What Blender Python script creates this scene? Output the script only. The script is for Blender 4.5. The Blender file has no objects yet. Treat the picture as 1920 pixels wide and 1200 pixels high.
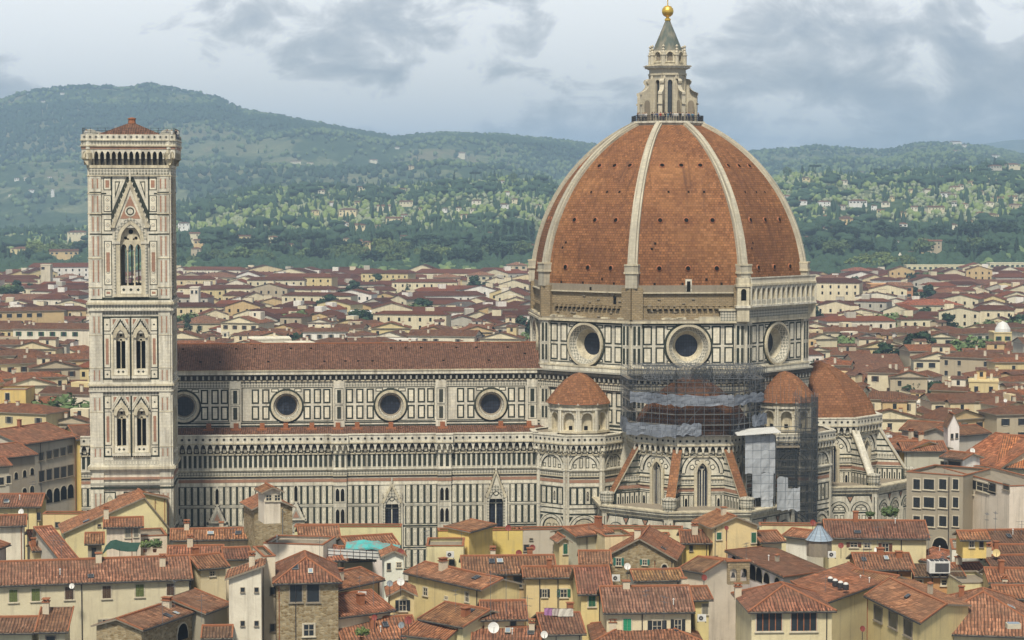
import bpy, math, random
import numpy as np
from mathutils import Vector, Matrix, noise as mnoise
R=math.radians; random.seed(7)
S=bpy.context.scene; COL=S.collection
# ---------------- camera, sky, sun, exposure ----------------
F=4131.; HC=74.; PITCH=R(3.15)
cd=bpy.data.cameras.new('camera'); cam=bpy.data.objects.new('camera',cd); COL.objects.link(cam)
cd.lens=36*F/1920; cd.sensor_width=36; cd.clip_start=1; cd.clip_end=60000
cam.location=(0,0,HC); cam.rotation_euler=(R(90)-PITCH,0,0); S.camera=cam
S.view_settings.view_transform='Standard'; S.view_settings.look='None'; S.view_settings.exposure=0.17; S.view_settings.gamma=1
S.cycles.use_denoising=True; S.cycles.volume_bounces=1; S.cycles.max_bounces=5; S.cycles.diffuse_bounces=3; S.cycles.glossy_bounces=2
S.cycles.transparent_max_bounces=12; S.cycles.use_adaptive_sampling=True; S.cycles.adaptive_threshold=0.02
HAZE_D=1.5e-4
SUN_EL,SUN_AZ=R(54),R(-168)   # azimuth measured from +Y towards +X: behind the camera, to its left
sd=bpy.data.lights.new('sun','SUN'); so=bpy.data.objects.new('sun',sd); COL.objects.link(so)
sd.energy=4.3; sd.angle=R(8); sd.color=(1.0,.91,.75)
sdir=Vector((math.sin(SUN_AZ)*math.cos(SUN_EL),math.cos(SUN_AZ)*math.cos(SUN_EL),math.sin(SUN_EL)))
so.rotation_euler=sdir.to_track_quat('Z','Y').to_euler()
W=bpy.data.worlds.new('World'); S.world=W; W.use_nodes=True

class NT:
    def __init__(s,nt): s.t=nt; s.n=nt.nodes; s.l=nt.links; nt.nodes.clear()
    def N(s,typ,ins=None,**kw):
        n=s.n.new(typ)
        for k,v in kw.items(): setattr(n,k,v)
        for k,v in (ins or {}).items():
            i=n.inputs[k]
            if isinstance(v,bpy.types.NodeSocket): s.l.new(v,i)
            else: i.default_value=v
        return n
    def math(s,op,a,b=0.0,c=0.0,clamp=False):
        n=s.N('ShaderNodeMath',{0:a,1:b,2:c},operation=op,use_clamp=clamp); return n.outputs[0]
    def mix(s,f,a,b,bt='MIX'):
        n=s.N('ShaderNodeMix',data_type='RGBA',blend_type=bt)
        for k,v in ((0,f),(6,a),(7,b)):
            if isinstance(v,bpy.types.NodeSocket): s.l.new(v,n.inputs[k])
            else: n.inputs[k].default_value=(tuple(v)+(1,))[:4] if k>0 else v
        return n.outputs[2]
    def ramp(s,f,stops,interp='LINEAR'):
        n=s.N('ShaderNodeValToRGB',{0:f}); e=n.color_ramp.elements; n.color_ramp.interpolation=interp
        while len(e)<len(stops): e.new(.5)
        for k,(p,c) in enumerate(stops):
            e[k].position=p; c=(c,c,c) if isinstance(c,(int,float)) else c; e[k].color=tuple(c)+(1,)
        return n.outputs[0]
    def noise(s,vec,scale,detail=4,rough=.55,dist=0.0):
        return s.N('ShaderNodeTexNoise',{'Vector':vec,'Scale':scale,'Detail':detail,'Roughness':rough,'Distortion':dist}).outputs[0]
    def mapp(s,vec,sc=(1,1,1),loc=(0,0,0)):
        return s.N('ShaderNodeMapping',{'Vector':vec,'Scale':sc,'Location':loc}).outputs[0]
# sky: Nishita behind a broken layer of cloud (all by direction, as a real sky is)
w=NT(W.node_tree); tc=w.N('ShaderNodeTexCoord').outputs['Generated']
sky=w.N('ShaderNodeTexSky',sky_type='NISHITA',sun_disc=False,sun_elevation=SUN_EL,sun_rotation=SUN_AZ,altitude=60,air_density=1.0,dust_density=1.5).outputs[0]
sx=w.N('ShaderNodeSeparateXYZ',{0:tc}); el=sx.outputs[2]
v1=w.mapp(tc,(9,9,17),(3.1,0,1.7)); v2=w.mapp(tc,(30,30,52),(1.3,0,.4))
n1=w.noise(v1,1.0,9,.56,.35); n2=w.noise(v2,1.0,8,.62,.5); n3=w.noise(w.mapp(tc,(3,3,34),(.7,2,5)),1.0,4,.5,.2)
base=w.math('ADD',w.math('MULTIPLY',n1,.62),w.math('MULTIPLY',n2,.38))
# brighter to the left and higher up, a calm grey-blue bank low on the right
lf=w.N('ShaderNodeMapRange',{0:sx.outputs[0],1:-.22,2:.24,3:.17,4:.05}).outputs[0]
up=w.N('ShaderNodeMapRange',{0:el,1:.02,2:.09,3:-.02,4:.09}).outputs[0]
bank=w.N('ShaderNodeMapRange',{0:n3,1:.45,2:.62,3:0,4:-.075}).outputs[0]
b2=w.math('ADD',w.math('MULTIPLY_ADD',w.math('SUBTRACT',base,.5),3.0,.5),w.math('ADD',lf,w.math('ADD',up,bank)))
cloud=w.ramp(b2,[(.20,(5.9,6.5,7.3)),(.34,(7.2,7.7,8.3)),(.46,(9.0,9.3,9.6)),(.55,(11.4,11.5,11.6)),(.66,(15.5,15.5,15.2))])
thin=w.ramp(w.noise(w.mapp(tc,(5,5,16),(9,4,2)),1.0,4,.5),[(.30,.35),(.5,1.0)])
high=w.ramp(w.math('MULTIPLY',el,1.0),[(.09,1.0),(.20,.36)])
mixc=w.mix(w.math('MULTIPLY',w.math('MULTIPLY',thin,.30),1.0),w.mix(.86,sky,cloud),cloud)
mixc=w.mix(1.0,mixc,high,'MULTIPLY')
bg=w.N('ShaderNodeBackground',{'Color':mixc,'Strength':.078})
w.N('ShaderNodeOutputWorld',{0:bg.outputs[0]})

# ---------------- materials ----------------
def material(name,fn,rough=.8,spec=.3,metal=0.0):
    m=bpy.data.materials.new(name); m.use_nodes=True; t=NT(m.node_tree)
    r=fn(t); col,bump=(r if isinstance(r,tuple) and len(r)==2 else (r,None))
    b=t.N('ShaderNodeBsdfPrincipled',{'Roughness':rough,'Specular IOR Level':spec,'Metallic':metal})
    if isinstance(col,bpy.types.NodeSocket): t.l.new(col,b.inputs['Base Color'])
    else: b.inputs['Base Color'].default_value=tuple(col)+(1,)
    if bump is not None:
        d,st=bump; t.l.new(t.N('ShaderNodeBump',{'Height':d,'Strength':st,'Distance':.15}).outputs[0],b.inputs['Normal'])
    t.N('ShaderNodeOutputMaterial',{0:b.outputs[0]}); return m
def C3(*a): return tuple(a)
def sc(c,k): return tuple(x*k for x in c)
def uvn(t): return t.N('ShaderNodeUVMap').outputs[0]
def obn(t): return t.N('ShaderNodeTexCoord').outputs['Object']
def weather(t,col,amt=.5,dirt=(.16,.14,.11),scale=1.0):
    uv=uvn(t)
    blot=t.noise(t.mapp(obn(t),(.22*scale,)*3),1.0,5,.6)
    stre=t.noise(t.mapp(uv,(1.1*scale,.09*scale,1)),1.0,4,.6)
    fine=t.noise(t.mapp(uv,(2.2,2.2,1)),1.0,3,.6)
    k=t.math('MULTIPLY',t.ramp(stre,[(.45,0),(.72,1)]),amt)
    k2=t.math('MULTIPLY',t.ramp(blot,[(.42,0),(.75,1)]),amt*.8)
    c=t.mix(k,col,dirt); c=t.mix(k2,c,t.mix(.5,dirt,col))
    f=t.ramp(fine,[(.25,.86),(.75,1.10)])
    return t.mix(1.0,c,f,'MULTIPLY')
def marble(name,col,amt,blocks=True):
    def fn(t):
        c=weather(t,col,amt)
        if blocks:
            br=t.N('ShaderNodeTexBrick',{'Vector':uvn(t),'Color1':(.93,.93,.93,1),'Color2':(1.08,1.07,1.03,1),'Mortar':(.72,.70,.65,1),'Scale':1.0,'Mortar Size':.015,'Brick Width':1.1,'Row Height':.55})
            c=t.mix(1.0,c,br.outputs[0],'MULTIPLY')
        return c
    return material(name,fn,.62,.35)
M={}
M['white']=marble('white_marble',(.69,.665,.575),.7)
M['cream']=marble('cream_marble',(.60,.55,.42),.7)
M['bright']=marble('pale_marble_panel',(.76,.725,.61),.4)
M['green']=marble('green_marble',(.018,.028,.021),.25,False)
M['pink']=marble('pink_marble',(.36,.20,.14),.35)
M['grey']=marble('grey_marble',(.36,.355,.31),.35,False)
M['stone']=marble('lantern_stone',(.56,.52,.42),.5)
M['rib']=marble('rib_marble',(.50,.47,.385),.95)
M['soot_shade']=marble('soot_and_shade_marble',(.035,.034,.030),.5,False)  # near-black marble: soot, and shade painted under the cornices
def frieze(t):
    uv=uvn(t)
    w1=t.N('ShaderNodeTexChecker',{'Vector':t.N('ShaderNodeMapping',{'Vector':uv,'Scale':(2.6,2.6,1),'Rotation':(0,0,R(45))}).outputs[0],'Scale':1.0,'Color1':(.60,.57,.48,1),'Color2':(.13,.14,.12,1)}).outputs[0]
    return t.mix(.35,w1,weather(t,(.40,.38,.32),.5))
M['frieze']=material('inlaid_frieze',frieze,.6)
def roughbrick(t):
    uv=uvn(t)
    br=t.N('ShaderNodeTexBrick',{'Vector':uv,'Color1':(.30,.225,.125,1),'Color2':(.40,.31,.19,1),'Mortar':(.17,.13,.08,1),'Scale':1.0,'Mortar Size':.05,'Brick Width':.8,'Row Height':.34})
    n=t.noise(t.mapp(uv,(.35,.7,1)),1.0,6,.65)
    c=t.mix(t.ramp(n,[(.35,0),(.7,.75)]),br.outputs[0],(.13,.105,.07)); 
    return t.mix(.25,c,weather(t,(.42,.35,.24),.9)),(t.noise(uv,2.5,5,.7),.6)
M['rough']=material('rough_masonry',roughbrick,.95,.1)
def fieldstone(t):
    uv=uvn(t)
    v=t.N('ShaderNodeTexVoronoi',{'Vector':t.mapp(uv,(1.7,3.2,1)),'Scale':1.0,'Randomness':.8}); 
    e=t.N('ShaderNodeTexVoronoi',{'Vector':t.mapp(uv,(1.7,3.2,1)),'Scale':1.0,'Randomness':.8},feature='DISTANCE_TO_EDGE').outputs[0]
    g=t.N('ShaderNodeSeparateColor',{0:v.outputs['Color']}).outputs[0]
    c=t.ramp(g,[(0,(.20,.145,.075)),(.5,(.30,.23,.13)),(1,(.42,.35,.23))])
    c=t.mix(t.ramp(e,[(.02,1),(.10,0)]),c,(.30,.26,.18))
    return t.mix(t.ramp(t.noise(t.mapp(uv,(.3,.3,1)),1.0,5),[(.5,0),(.8,.5)]),c,(.12,.10,.07)),(e,.5)
M['fieldstone']=material('field_stone',fieldstone,.95,.1)
def tiles(bw,rh,c1,c2,mort,patch,obj=False,streak=.5):
    def fn(t):
        uv=uvn(t)
        wn=t.N('ShaderNodeTexWhiteNoise',{'Vector':t.N('ShaderNodeVectorMath',{0:t.mapp(uv,(1/bw,1/rh,0))},operation='FLOOR').outputs[0]},noise_dimensions='2D').outputs[0]
        if obj:   # coppi: rounded cover tiles in runs down the slope
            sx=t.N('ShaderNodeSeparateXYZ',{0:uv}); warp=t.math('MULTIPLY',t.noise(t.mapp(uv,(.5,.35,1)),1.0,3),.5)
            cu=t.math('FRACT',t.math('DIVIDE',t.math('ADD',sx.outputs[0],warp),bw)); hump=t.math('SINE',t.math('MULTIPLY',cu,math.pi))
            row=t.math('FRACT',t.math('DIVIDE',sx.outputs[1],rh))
            c=t.mix(t.ramp(hump,[(.10,1),(.72,0)]),t.mix(wn,c1,c2),mort)  # shade in the grooves between cover tiles is painted into the colour
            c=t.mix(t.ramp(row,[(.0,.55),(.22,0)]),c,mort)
            lo,hi=.68,1.35
        else:
            br=t.N('ShaderNodeTexBrick',{'Vector':uv,'Color1':c1+(1,),'Color2':c2+(1,),'Mortar':mort+(1,),'Scale':1.0,'Mortar Size':.045,'Mortar Smooth':.4,'Brick Width':bw,'Row Height':rh,'Bias':-.1})
            c=br.outputs[0]; lo,hi=.70,1.32; hump=None
        c=t.mix(1.0,c,t.ramp(wn,[(0,lo),(.45,.95),(.9,1.1),(1,hi)]),'MULTIPLY')
        if obj is True:
            oi=t.N('ShaderNodeObjectInfo'); c=t.mix(1.0,c,oi.outputs['Color'],'MULTIPLY')
            off=t.N('ShaderNodeCombineXYZ',{0:t.math('MULTIPLY',oi.outputs['Random'],50)}).outputs[0]
            uv=t.N('ShaderNodeVectorMath',{0:uv,1:off},operation='ADD').outputs[0]
        pn=t.noise(t.mapp(uv,(.14,.20,1)),1.0,6,.68); c=t.mix(t.ramp(pn,[(.40,0),(.66,.85)]),c,t.mix(.25,patch,c))
        if obj is False: c=t.mix(t.ramp(t.noise(t.mapp(uv,(.05,.07,1),(3,2,0)),1.0,3,.6),[(.50,0),(.66,.45)]),c,t.mix(wn,(.29,.14,.060),(.42,.215,.095)))
        pale=t.noise(t.mapp(uv,(1.1,.9,1),(4,7,0)),1.0,6,.8); c=t.mix(t.ramp(pale,[(.57,0),(.74,.6 if obj else .35)]),c,(.36,.28,.18))
        dk=t.noise(t.mapp(uv,(.7,.5,1),(1,17,0)),1.0,6,.8); c=t.mix(t.ramp(dk,[(.54,0),(.72,.6 if obj else .3)]),c,sc(mort,.9))
        st=t.noise(t.mapp(uv,(1.2,.06,1)),1.0,4,.6); c=t.mix(t.ramp(st,[(.52,0),(.72,streak)]),c,sc(mort,1.2))
        h=t.math('ADD',t.math('MULTIPLY',hump,.6),t.math('MULTIPLY',wn,.4)) if obj else wn
        return c,(h,.7)
    return fn
M['dometile']=material('dome_tiles',tiles(.62,.50,(.245,.108,.048),(.325,.150,.068),(.080,.040,.024),(.150,.068,.036),False,.75),.85,.2)
M['apsetile']=material('tribune_tiles',tiles(.7,.55,(.225,.100,.050),(.29,.135,.067),(.08,.04,.027),(.15,.075,.04),False,.5),.85,.2)
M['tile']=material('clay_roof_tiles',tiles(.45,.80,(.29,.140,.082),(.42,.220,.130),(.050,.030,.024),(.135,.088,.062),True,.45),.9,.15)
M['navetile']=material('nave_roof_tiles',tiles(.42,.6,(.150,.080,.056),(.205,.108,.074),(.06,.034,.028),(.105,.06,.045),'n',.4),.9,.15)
def plaster(t):
    oi=t.N('ShaderNodeObjectInfo'); uv=uvn(t)
    off=t.N('ShaderNodeCombineXYZ',{0:t.math('MULTIPLY',oi.outputs['Random'],70)}).outputs[0]
    u=t.N('ShaderNodeVectorMath',{0:uv,1:off},operation='ADD').outputs[0]
    st=t.noise(t.mapp(u,(.9,.07,1)),1.0,5,.65); bl=t.noise(t.mapp(u,(.25,.25,1)),1.0,6,.65)
    c=oi.outputs['Color']
    c=t.mix(t.ramp(bl,[(.38,0),(.70,.60)]),c,t.mix(.5,c,(.32,.27,.20)))
    c=t.mix(t.ramp(st,[(.52,0),(.76,.55)]),c,(.22,.19,.15))
    pt=t.noise(t.mapp(u,(.6,.8,1),(9,3,0)),1.0,6,.7); c=t.mix(t.ramp(pt,[(.62,0),(.66,.30)]),c,(.50,.45,.36))
    return c,(t.noise(u,3,4,.6),.25)
M['plaster']=material('plaster',plaster,.92,.15)
def ocol(t):
    oi=t.N('ShaderNodeObjectInfo'); n=t.noise(t.mapp(obn(t),(1.3,1.3,5)),1.0,4)
    return t.mix(1.0,oi.outputs['Color'],t.ramp(n,[(.3,.82),(.7,1.12)]),'MULTIPLY')
M['paint']=material('paint',ocol,.6,.3)
M['cloth']=material('cloth',ocol,.95,.1)
M['glass']=material('dark_glass',lambda t:t.mix(t.noise(uvn(t),1.2,3),(.012,.015,.02),(.04,.05,.06)),.18,.6)
def leaded(t):
    br=t.N('ShaderNodeTexBrick',{'Vector':uvn(t),'Color1':(.012,.017,.032,1),'Color2':(.03,.038,.06,1),'Mortar':(.005,.006,.008,1),'Scale':1.0,'Mortar Size':.04,'Brick Width':.5,'Row Height':.6},offset=0.0)
    return br.outputs[0]
M['leaded']=material('leaded_glass',leaded,.35,.5)
M['dark']=material('dark_opening',lambda t:(.012,.011,.010),.95,.05)
M['cream_s']=material('stucco_trim',lambda t:weather(t,(.58,.53,.42),.3),.85,.2)
M['greys']=material('grey_sandstone',lambda t:weather(t,(.27,.235,.185),.4),.9,.2)
M['gold']=material('gilded_copper',lambda t:t.mix(t.noise(obn(t),1.5,4),(.72,.46,.08),(.85,.60,.14)),.38,.5,.75)
M['copper']=material('lead_and_verdigris',lambda t:t.mix(t.ramp(t.noise(t.mapp(obn(t),(.8,.8,.25)),1.0,5),[(.4,0),(.6,1)]),(.10,.125,.115),(.22,.21,.17)),.8,.3)
M['steel']=material('galvanised_steel',lambda t:t.mix(t.noise(obn(t),.6,3),(.09,.10,.115),(.20,.215,.235)),.55,.5,.3)
M['iron']=material('dark_iron',lambda t:(.035,.035,.04),.6,.4)
M['terracotta']=material('plain_terracotta',lambda t:t.mix(t.noise(obn(t),1.5,5),(.20,.075,.04),(.38,.17,.09)),.9,.15)
def tarpm(t):
    br=t.N('ShaderNodeTexBrick',{'Vector':uvn(t),'Color1':(.34,.37,.41,1),'Color2':(.40,.43,.47,1),'Mortar':(.17,.19,.22,1),'Scale':1.0,'Mortar Size':.05,'Brick Width':1.5,'Row Height':1.5},offset=0.0)
    return t.mix(1.0,br.outputs[0],t.ramp(t.noise(t.mapp(uvn(t),(.5,.35,1)),1.0,5,.6,.4),[(.3,.72),(.7,1.15)]),'MULTIPLY'),(t.noise(t.mapp(uvn(t),(1.2,.6,1)),1.0,4,.6,.6),.3)
M['tarp']=material('grey_tarpaulin',tarpm,.75,.25)
M['tarpd']=material('dark_grey_sheeting',lambda t:t.mix(1.0,tarpm(t)[0],(.55,.57,.62),'MULTIPLY'),.8,.2)
M['net']=None
M['pale']=material('white_sheet_metal',lambda t:weather(t,(.66,.67,.66),.2),.5,.4)
M['asphalt']=material('asphalt',lambda t:t.mix(t.noise(obn(t),.05,5),(.045,.044,.042),(.08,.077,.07)),.95,.2)
def netmat(a=.42,b=.72):
    m=bpy.data.materials.new('scaffold_netting'); m.use_nodes=True; t=NT(m.node_tree)
    d=t.N('ShaderNodeBsdfDiffuse',{'Color':(.045,.052,.06,1)}); tr=t.N('ShaderNodeBsdfTransparent')
    n=t.ramp(t.noise(t.mapp(uvn(t),(.3,.3,1)),1.0,5),[(.3,a),(.7,b)])
    mx=t.N('ShaderNodeMixShader',{0:n,1:tr.outputs[0],2:d.outputs[0]}); t.N('ShaderNodeOutputMaterial',{0:mx.outputs[0]}); return m
M['net']=netmat(); M['netl']=netmat(.12,.32)
def glasspanel(t):
    return t.mix(t.noise(t.mapp(uvn(t),(.5,3,1)),1.0,2),(.10,.16,.24),(.42,.50,.58))
M['skylight']=material('blue_glass',glasspanel,.15,.6)

# ---------------- mesh builder ----------------
class Fr:  # a wall frame: u along, v up, n outwards
    def __init__(s,O,U,N=None,V=(0,0,1)):
        s.O=Vector(O); s.U=Vector(U).normalized(); s.V=Vector(V)
        s.N=Vector(N).normalized() if N is not None else s.U.cross(s.V).normalized()
    def __call__(s,u,v,n=0.0): return s.O+s.U*u+s.V*v+s.N*n
class MB:
    def __init__(s): s.v=[];s.f=[];s.m=[];s.uv=[];s.mats=[]
    def mi(s,m):
        if m not in s.mats: s.mats.append(m)
        return s.mats.index(m)
    def poly(s,pts,m,uv=None):
        k=len(s.v); s.v.extend([tuple(p) for p in pts]); s.f.append(tuple(range(k,k+len(pts)))); s.m.append(s.mi(m)); s.uv.append(uv)
    def box(s,lo,hi,m,skip=''):
        x0,y0,z0=lo;x1,y1,z1=hi
        P=[(x0,y0,z0),(x1,y0,z0),(x1,y1,z0),(x0,y1,z0),(x0,y0,z1),(x1,y0,z1),(x1,y1,z1),(x0,y1,z1)]
        for k,q in (('b',(0,3,2,1)),('t',(4,5,6,7)),('f',(0,1,5,4)),('r',(1,2,6,5)),('k',(2,3,7,6)),('l',(3,0,4,7))):
            if k not in skip: s.poly([P[i] for i in q],m)
    def fbox(s,fr,u0,v0,u1,v1,n0,n1,m):
        P=[fr(u,v,n) for n in (n0,n1) for (u,v) in ((u0,v0),(u1,v0),(u1,v1),(u0,v1))]
        for q in ((4,5,6,7),(0,4,7,3),(1,2,6,5),(3,7,6,2),(0,1,5,4)): s.poly([P[i] for i in q],m)
    def rect(s,fr,u0,v0,u1,v1,n,m): s.poly([fr(u0,v0,n),fr(u1,v0,n),fr(u1,v1,n),fr(u0,v1,n)],m)
    def panel(s,fr,u0,v0,u1,v1,t,n,mf,mi,inner=True):
        s.rect(fr,u0,v0,u1,v1,n,mf)
        if inner: s.rect(fr,u0+t,v0+t,u1-t,v1-t,n+.03,mi)
    def fpoly(s,fr,pts,n,m): s.poly([fr(a,b,n) for a,b in pts],m)
    def fprism(s,fr,pts,n0,n1,m,mside=None):
        s.poly([fr(a,b,n1) for a,b in pts],m); k=len(pts)
        for i in range(k):
            a,b=pts[i],pts[(i+1)%k]
            s.poly([fr(*a,n0),fr(*b,n0),fr(*b,n1),fr(*a,n1)],mside or m)
    def ring(s,fr,uc,vc,ro,ri,n0,n1,m,seg=28,a0=0,a1=2*math.pi):
        # annulus whose outer edge stands at n0 and inner edge at n1
        for k in range(seg):
            t0=a0+(a1-a0)*k/seg; t1=a0+(a1-a0)*(k+1)/seg
            s.poly([fr(uc+ro*math.cos(t0),vc+ro*math.sin(t0),n0),fr(uc+ro*math.cos(t1),vc+ro*math.sin(t1),n0),
                    fr(uc+ri*math.cos(t1),vc+ri*math.sin(t1),n1),fr(uc+ri*math.cos(t0),vc+ri*math.sin(t0),n1)],m)
    def disc(s,fr,uc,vc,r,n,m,seg=24): s.fpoly(fr,[(uc+r*math.cos(2*math.pi*k/seg),vc+r*math.sin(2*math.pi*k/seg)) for k in range(seg)],n,m)
    def wall(s,fr,u0,u1,v0,v1,holes,n,m,depth=0,mrev=None):
        # wall with holes; a hole is (list of (u,vlow,vhigh)) sorted by u
        cur=u0
        for h in sorted(holes,key=lambda h:h[0][0]):
            a,b=h[0][0],h[-1][0]
            if a>cur+1e-6: s.rect(fr,cur,v0,a,v1,n,m)
            for (ua,la,ha),(ub,lb,hb) in zip(h,h[1:]):
                s.poly([fr(ua,v0,n),fr(ub,v0,n),fr(ub,lb,n),fr(ua,la,n)],m)
                s.poly([fr(ua,ha,n),fr(ub,hb,n),fr(ub,v1,n),fr(ua,v1,n)],m)
                if depth:
                    for p,q in (((ua,la),(ub,lb)),((ub,hb),(ua,ha))):
                        s.poly([fr(*p,n),fr(*q,n),fr(*q,n-depth),fr(*p,n-depth)],mrev or m)
            if depth:
                for (uu,lo,hi),sg in ((h[0],1),(h[-1],-1)):
                    if hi-lo>1e-4: s.poly([fr(uu,lo,n),fr(uu,hi,n),fr(uu,hi,n-depth),fr(uu,lo,n-depth)],mrev or m)
            cur=b
        if cur<u1-1e-6: s.rect(fr,cur,v0,u1,v1,n,m)
    def lathe(s,c,prof,m,seg=24,a0=0,a1=2*math.pi,smooth=False):
        for (r0,z0),(r1,z1) in zip(prof,prof[1:]):
            for k in range(seg):
                t0=a0+(a1-a0)*k/seg; t1=a0+(a1-a0)*(k+1)/seg
                P=lambda r,t,z:(c[0]+r*math.cos(t),c[1]+r*math.sin(t),c[2]+z)
                q=[P(r0,t0,z0),P(r0,t1,z0),P(r1,t1,z1),P(r1,t0,z1)]
                if r0<1e-6: q=q[1:]
                elif r1<1e-6: q=q[:3]
                s.poly(q,m)
    def tube(s,a,b,r,m,seg=4):
        a=Vector(a);b=Vector(b);d=(b-a).normalized(); x=d.cross(Vector((0,0,1)))
        if x.length<.01: x=Vector((1,0,0))
        x.normalize(); y=d.cross(x)
        P=[[p+(x*math.cos(t)+y*math.sin(t))*r for t in [2*math.pi*(k+.5)/seg for k in range(seg)]] for p in (a,b)]
        for k in range(seg):
            j=(k+1)%seg; s.poly([P[0][k],P[0][j],P[1][j],P[1][k]],m)
        s.poly(P[1],m); s.poly(P[0][::-1],m)
    def mesh(s,name,smooth=False):
        me=bpy.data.meshes.new(name); me.from_pydata(s.v,[],s.f)
        for m in s.mats: me.materials.append(M[m] if isinstance(m,str) else m)
        me.polygons.foreach_set('material_index',s.m)
        uvl=me.uv_layers.new(name='UVMap'); out=[]
        Z=Vector((0,0,1))
        for f,uv in zip(s.f,s.uv):
            if uv: 
                for q in uv: out.extend(q)
                continue
            P=[Vector(s.v[i]) for i in f]; nrm=Vector((0,0,0))
            for i in range(len(P)): nrm+=P[i].cross(P[(i+1)%len(P)])
            if nrm.length<1e-9: nrm=Z.copy()
            nrm.normalize(); u=Z.cross(nrm)
            if u.length<.02: u=Vector((1,0,0)); vv=Vector((0,1,0))
            else: u.normalize(); vv=nrm.cross(u)
            for p in P: out.extend((p.dot(u),p.dot(vv)))
        uvl.data.foreach_set('uv',out)
        if smooth: me.polygons.foreach_set('use_smooth',[True]*len(s.f))
        me.update(); return me
    def build(s,name,parent=None,color=None,smooth=False,loc=None,rz=0):
        o=bpy.data.objects.new(name,s.mesh(name,smooth)); COL.objects.link(o)
        if parent is not None: o.parent=parent
        if color is not None: o.color=tuple(color)+(1,)
        if loc is not None: o.location=loc; o.rotation_euler=(0,0,rz)
        return o
def inst(name,me,parent=None,loc=(0,0,0),rz=0,scale=(1,1,1),color=None):
    o=bpy.data.objects.new(name,me); COL.objects.link(o)
    if parent is not None: o.parent=parent
    o.location=loc; o.rotation_euler=(0,0,rz); o.scale=scale
    if color is not None: o.color=tuple(color)+(1,)
    return o
def empty(name,loc=(0,0,0),rz=0):
    o=bpy.data.objects.new(name,None); COL.objects.link(o); o.location=loc; o.rotation_euler=(0,0,rz); o.empty_display_size=1; return o
LABELS={}
def tag(o,label=None,cat=None,group=None,kind=None):
    if label: o['label']=label
    if cat: o['category']=cat
    if group: o['group']=group
    if kind: o['kind']=kind
    return o
cp_,sp_=math.cos(PITCH),math.sin(PITCH)
def ray(px,py):
    x=(px-960)/F;y=(600-py)/F; return Vector((x,cp_+y*sp_,-sp_+y*cp_))
def AZ(px,py,z):   # where the sight line through that pixel meets height z
    r=ray(px,py); t=(z-HC)/r.z; return Vector((r.x*t,r.y*t,z))
def AD(px,py,d):   # ... and where it meets distance d
    r=ray(px,py); t=d/r.y; return Vector((r.x*t,d,HC+r.z*t))
def PX(p):
    Z=p[2]-HC; d=p[1]*cp_-Z*sp_; u=p[1]*sp_+Z*cp_; return 960+F*p[0]/d,600-F*u/d
def circ(uc,vc,r,seg=16): 
    return [(uc+r*math.cos(math.pi-math.pi*k/seg),vc-r*math.sin(math.pi*k/seg),vc+r*math.sin(math.pi*k/seg)) for k in range(seg+1)]
def arch(uc,w,vb,vs,kind='p',seg=8,k=1.0):
    # hole outline: bottom vb, springing vs, half-round or pointed top
    out=[]
    for i in range(seg+1):
        u=-w/2+w*i/seg
        if kind=='r': h=math.sqrt(max(0,(w/2)**2-u*u))
        else:
            rr=w*k; c=rr-w/2; h=math.sqrt(max(0,rr*rr-(abs(u)+c)**2))
        out.append((uc+u,vb,vs+h))
    return out
def outline(h): return [(u,lo) for u,lo,hi in h[:1]]+[(h[-1][0],h[-1][1])]+[(u,hi) for u,lo,hi in reversed(h)]
# ================= THE CATHEDRAL (local frame: x along the nave, -y towards the camera, dome axis at 0,0) =================
ROT=R(5.0)
duomo=tag(empty('cathedral',(30.9,440,0),ROT),'white and green marble cathedral with long nave and huge red tiled dome','cathedral')
def L2W(x,y,z=0): return Vector((30.9+x*math.cos(ROT)-y*math.sin(ROT),440+x*math.sin(ROT)+y*math.cos(ROT),z))
def octf(cx,cy,ap,phi,z=0.0):   # a face of an octagon: frame at the face centre, and half its side
    return Fr((cx+ap*math.cos(phi),cy+ap*math.sin(phi),z),(-math.sin(phi),math.cos(phi),0)),ap*math.tan(R(22.5))
def gallery(mb,fr,u0,u1,zt,n=0.0,pitch=1.3,deep=.85):
    L=u1-u0; k=max(1,round(L/pitch)); p=L/k
    mb.fbox(fr,u0,zt-.2,u1,zt,n-.1,n+deep+.12,'white')
    mb.fbox(fr,u0,zt-1.5,u1,zt-.2,n,n+deep,'white')
    mb.fbox(fr,u0,zt-1.75,u1,zt-1.5,n,n+deep+.1,'cream')
    mb.rect(fr,u0,zt-3.6,u1,zt-1.75,n+.03,'soot_shade')
    holes=[arch(u0+(i+.5)*p,p*.72,zt-2.95,zt-2.55,'p',6) for i in range(k)]
    mb.wall(fr,u0,u1,zt-2.95,zt-1.75,holes,n+deep-.1,'white',.25,'cream')
    for i in range(k):
        uc=u0+(i+.5)*p
        mb.disc(fr,uc,zt-.85,.30,n+deep+.03,'grey',8); mb.disc(fr,uc,zt-.85,.20,n+deep+.05,'dark',8)
        mb.rect(fr,uc-.28,zt-3.35,uc+.28,zt-2.7,n+.06,'white'); mb.rect(fr,uc-.13,zt-3.2,uc+.13,zt-2.85,n+.08,'grey')
    for i in range(k+1):
        uc=u0+i*p; mb.fbox(fr,uc-.15,zt-3.05,uc+.15,zt-2.5,n,n+deep-.12,'white'); mb.fbox(fr,uc-.12,zt-3.6,uc+.12,zt-3.05,n,n+deep*.55,'cream')
    mb.fbox(fr,u0,zt-3.85,u1,zt-3.6,n,n+.3,'cream')
def stripes(mb,fr,u0,u1,n,lst):
    for a,b,m in lst: mb.rect(fr,u0,a,u1,b,n,m)
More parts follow.
